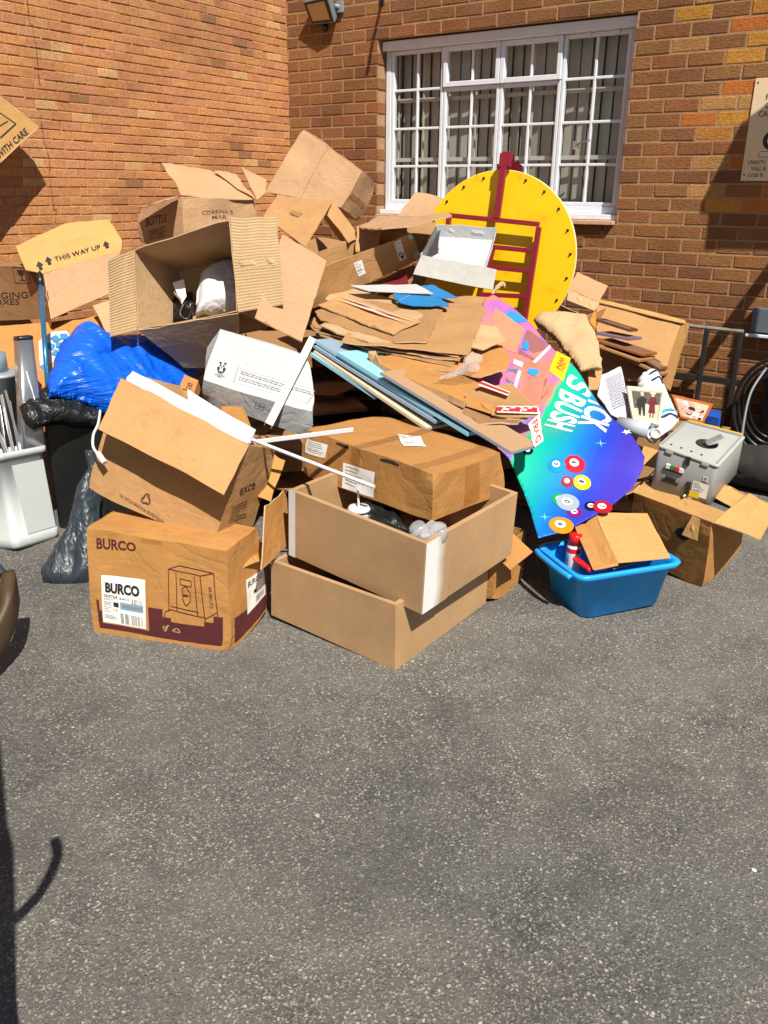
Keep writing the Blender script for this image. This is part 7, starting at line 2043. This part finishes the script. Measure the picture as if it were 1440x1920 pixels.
flat_print('glass_symbol', [LINE([(0, 0), (1, 0), (1, 1), (0, 1), (0, 0)], .04), PG([(.25, .85), (.75, .85), (.68, .55), (.55, .45), (.45, .45), (.32, .55)]), R(.46, .2, .54, .45), R(.32, .14, .68, .2)], fn_, INK, pk.root)
tw = thing('cardboard_box', 'yellowish box with raised flap lettered THIS WAY UP by the buff wall', 'cardboard box', (-0.258, -2.987, 0.903))
q_ = vq(GEO['this_front'])
panel('front_panel', q_, CB_PINK, tw, amp=.008)
o, s_ = polysheet('raised_flap', GEO['this_flap'], CB_YEL, tw, .005, amp=.008)
fl0, fl1, fl2 = (0.1014, 0.0558), (0.3858, 0.0536), (0.1106, 0.0933)
tf_ = lambda x, y: s_.pt(fl0[0] + (fl1[0] - fl0[0]) * x + (fl2[0] - fl0[0]) * y, fl0[1] + (fl1[1] - fl0[1]) * x + (fl2[1] - fl0[1]) * y, .009)
flat_print('lettering', [T('THIS WAY UP', 0, 0, 1, 1, .01)], tf_, INK, tw)
for ar_ in ([(-.16, -.35), (-.09, -.35), (-.09, .5), (-.05, .5), (-.125, 1.5), (-.20, .5), (-.16, .5)], [(1.10, -.15), (1.17, -.15), (1.17, .5), (1.21, .5), (1.135, 1.4), (1.06, .5), (1.10, .5)], [(-.36, -.9), (-.29, -.9), (-.29, 0), (-.25, 0), (-.325, 1.0), (-.40, 0), (-.36, 0)]):
    flat_print('arrow', [PG(ar_)], tf_, INK, tw)
wn3 = (q_[1] - q_[0]).cross(q_[3] - q_[0]).normalized() * -.35
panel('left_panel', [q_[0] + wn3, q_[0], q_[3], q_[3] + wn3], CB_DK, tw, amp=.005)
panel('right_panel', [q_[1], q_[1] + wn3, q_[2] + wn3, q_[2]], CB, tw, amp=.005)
o, _s = polysheet('cardboard_sheet', GEO['low_sheet'], CB_OR, None, .006, amp=.008)
tag(o, 'orange tan sheet lying low below the packaging box at left', 'cardboard sheet')
o, s_ = polysheet('cardboard_sheet', GEO['tape_sheet'], PAPER, None, .003, amp=.004)
tag(o, 'white sheet patterned with blue squares beside the blue pole', 'cardboard sheet')
SQB = plain('square_blue', (.02, .20, .42), .6)
for k, (a, b) in enumerate(((0.0622, 0.1886), (0.0938, 0.2435), (0.1392, 0.2601), (0.0908, 0.1392), (0.0239, 0.037), (0.1119, 0.1972))):
    flat_print('blue_square', [STAR(a, b, .028, 4, .72, .4 + k)], lambda x, y: s_.pt(x, y, .006), SQB, o)
o, _s = polysheet('cardboard_sheet', GEO['tan_scrap'], CB_PALE, None, .005, amp=.004)
tag(o, 'narrow pale scrap left of the ribbed flap of the open box', 'cardboard sheet')
g_ = GEO['care_face']
s_ = Surf(g_)
cf = thing('cardboard_box', 'yellow tan box lettered WITH CARE raised at the upper left edge', 'cardboard box', s_.pt(*s_.poly[3]))
polysheet('front_face', g_, CB_YEL, cf, .006, amp=.003, rag=.001)
pq = [s_.pt(*p_) for p_ in s_.poly]
bk = s_.N * -.10
panel('lower_face', [pq[3], pq[2], pq[2] + bk, pq[3] + bk], CB_YEL, cf, amp=.003)
panel('upper_face', [pq[2], pq[1], pq[1] + bk, pq[2] + bk], CB_YEL, cf, amp=.003)
panel('far_face', [pq[3] + bk, pq[2] + bk, pq[1] + bk, pq[0] + bk], CB_YEL, cf, amp=.003)
a0, a1, a2 = (-0.3662, -0.6094), (0.1182, -0.6178), (-0.3613, -0.5747)
ff = lambda x, y: s_.pt(a0[0] + (a1[0] - a0[0]) * x + (a2[0] - a0[0]) * y, a0[1] + (a1[1] - a0[1]) * x + (a2[1] - a0[1]) * y, .004)
flat_print('lettering', [T('HANDLE WITH CARE', 0, 0, 1, 1, .008)], ff, INK, cf)
rc_ = [(0.0547, -0.4491), (0.091, -0.5387), (-0.0558, -0.5389), (-0.1009, -0.417)]
flat_print('printed_panel', [LINE([rc_[3], rc_[0], rc_[1], rc_[2]], .006), LINE([(-0.0433, -0.4885), (0.0592, -0.5025)], .004)], lambda x, y: s_.pt(x, y, .004), INK, cf)

# brown bentwood chair back and shoe at the left edge
ch = thing('chair', 'dark brown curved wooden chair back lying at the left edge', 'chair', (1.291, -4.409, 0.0))
arc_top = [(1.551, -4.664, 0.124), (1.569, -4.599, 0.181), (1.549, -4.519, 0.241), (1.515, -4.456, 0.287), (1.437, -4.387, 0.326)]
pt = smooth_path(arc_top, 6)
bm = bmesh.new()
def arc_s(u, v):
    k = u * (len(pt) - 1); i = min(int(k), len(pt) - 2)
    p_ = pt[i].lerp(pt[i + 1], k - i)
    return p_ + V((0, 0, -.125)) * v + V((.012, -.006, 0)) * math.sin(v * 3.14)
bm_obj('back_rest', sheet_bm(lambda u, v: arc_s(u, 1 - v), 24, 5, .045), plain('bentwood', (.055, .034, .018), .55, var=.3, scale=9), ch, True)
sh = thing('shoe', 'toe of a dark trainer with white sole at the left edge', 'shoe', (0.625, -4.025, 0.0))
so = V((0.533, -4.099, 0.0))
bm = bmesh.new()
bmesh.ops.create_uvsphere(bm, u_segments=20, v_segments=12, radius=1)
for v in bm.verts:
    z = max(v.co.z, -.2)
    v.co = so + V((v.co.x * .125, v.co.y * .05, .035 + z * (.045 - .012 * v.co.x)))
bm_obj('upper', bm, plain('shoe_navy', (.02, .03, .05), .6), sh, True)
bm_obj('sole', lathe_bm(so, (0, 0, 1), [(.05, 0), (.054, .004), (.054, .022), (.05, .026)], 24), WHITE, sh, True)
o = sh.children[-1]
for v in o.data.vertices: v.co.x = so.x + (v.co.x - so.x) * 2.45

# unseen caster added out of frame at left, shaped for the asphalt shadow
cs = thing('ground_shadow_caster', 'unseen dark shadow caster with one curved arm, added just outside the frame', 'coat stand', (0, 0, 0))
def up_from(px_, h):
    p_ = V(px_)
    return p_ + SUN * (h / SUN.z)
s0, s1 = V((2.95, -5.431, 0.0)), V((1.9, -4.771, 0.0))
dv = s1 - s0
top_ = up_from(s1, 1.9)
foot = V((top_.x, top_.y, 0))
bm = tube_bm(smooth_path([up_from((2.962, -5.476, 0.0), .55), up_from((2.677, -5.308, 0.0), .8), up_from((2.191, -5.011, -0.0), 1.25), up_from((1.643, -4.714, 0.0), 1.7)], 6), [.075] * 6 + [.072] * 6 + [.06] * 6 + [.03], 12)
bm_obj('caster_tube', bm, IRON, cs, True)  # thick tube shaped for the broad part of the shadow
bm_obj('hook', tube_bm(smooth_path([up_from((2.522, -5.164, 0.0), 1.0), up_from((2.504, -5.072, 0.0), 1.02), up_from((2.464, -4.998, 0.0), 1.04), up_from((2.416, -4.944, 0.0), 1.06), up_from((2.369, -4.919, 0.0), 1.07)], 6), .014, 8), IRON, cs, True)  # bent tube shaped for the hooked part of the shadow
b_ = up_from((2.962, -5.476, 0.0), .55)
bm_obj('foot', tube_bm([b_, V((b_.x, b_.y, 0))], .03, 10), IRON, cs)

# ---- loose stones and specks on the asphalt
ST = plain('pebble_grey', (.30, .29, .26), .85, var=.2, scale=60)
rnd = random.Random(21)
def pebble(p_, r_, mat, label):
    bm = bmesh.new()
    bmesh.ops.create_icosphere(bm, subdivisions=2, radius=1)
    sd = rnd.random() * 20
    for v in bm.verts:
        k = 1 + .35 * noise.noise(v.co * 1.3 + V((sd, 0, 0)))
        v.co = V(p_) + V((v.co.x * r_ * 1.15, v.co.y * r_ * .9, r_ * .55 + v.co.z * r_ * .65)) * 1 if False else V(p_) + V((v.co.x * r_ * 1.15 * k, v.co.y * r_ * .9 * k, r_ * .5 + v.co.z * r_ * .62 * k))
    o = bm_obj('pebble', bm, mat, None, True)
    tag(o, label, 'pebble', 'pebbles on the asphalt')
pebble((2.873, -4.449, 0.0), .008, ST, 'pale grey pebble alone in the middle of the asphalt')
pebble((3.896, -3.956, 0.0), .006, LABEL, 'small white fleck of stone near the right edge of the asphalt')
bm = bmesh.new()
for _ in range(420):
    x, y = rnd.uniform(.6, 4.6), rnd.uniform(-5.2, -1.4)
    r_ = rnd.choice((.0018, .0022, .003, .0042)) 
    z_ = r_ * .4
    vs = [bm.verts.new((x + r_ * math.cos(t) * rnd.uniform(.7, 1.2), y + r_ * math.sin(t) * rnd.uniform(.7, 1.2), .0005)) for t in (0, 1.6, 3.1, 4.7)]
    tpv = bm.verts.new((x, y, z_ * 2))
    for i in range(4): bm.faces.new((vs[i], vs[(i + 1) % 4], tpv))
kind(bm_obj('grit', bm, ST), 'stuff')

# ---- the buried mass of cardboard that carries the heap
bm = bmesh.new()
rnd = random.Random(33)
def lay(x, y, z, lx, ly, t_):
    a = rnd.uniform(0, 3.14); tx, ty = rnd.uniform(-.12, .12), rnd.uniform(-.12, .12)
    ex2 = V((math.cos(a), math.sin(a), tx)).normalized(); ey2 = V((-math.sin(a), math.cos(a), ty)).normalized(); ez2 = ex2.cross(ey2).normalized()
    box_bm(fbox(V((x, y, z)), ex2, ey2, ez2, -lx / 2, lx / 2, -ly / 2, ly / 2, 0, t_), bm)
for _ in range(150):
    x, y = rnd.uniform(-.75, 2.0), rnd.uniform(-2.3, -.35)
    hmax = .70 if y > -1.9 else .52
    if x > 1.5: hmax = .42
    lay(x, y, rnd.uniform(0.02, hmax), rnd.uniform(.3, .6), rnd.uniform(.25, .45), rnd.choice((.006, .01, .02, .12)))
for _ in range(40):
    x, y = rnd.uniform(.55, 1.6), rnd.uniform(-2.9, -2.3)
    lay(x, y, rnd.uniform(.02, .34), rnd.uniform(.25, .4), rnd.uniform(.2, .3), rnd.choice((.006, .01, .10)))
for _ in range(30):
    x, y = rnd.uniform(-.8, .3), rnd.uniform(-2.9, -2.2)
    lay(x, y, rnd.uniform(.02, .5), rnd.uniform(.25, .4), rnd.uniform(.2, .3), rnd.choice((.006, .01, .10)))
for _ in range(36):
    x, y = rnd.uniform(2.0, 2.9), rnd.uniform(-1.9, -.5)
    lay(x, y, rnd.uniform(.02, .26), rnd.uniform(.25, .4), rnd.uniform(.2, .3), rnd.choice((.006, .01, .08)))
for _ in range(40):
    x, y = rnd.uniform(.2, 1.2), rnd.uniform(-1.5, -.4)
    lay(x, y, rnd.uniform(.5, .92), rnd.uniform(.3, .5), rnd.uniform(.25, .4), rnd.choice((.006, .01, .02)))
for _ in range(24):
    x, y = rnd.uniform(-.7, .2), rnd.uniform(-1.3, -.4)
    lay(x, y, rnd.uniform(.6, 1.15), rnd.uniform(.3, .5), rnd.uniform(.25, .4), rnd.choice((.01, .02, .1)))
kind(bm_obj('cardboard_debris', bm, CB_DK), 'stuff')
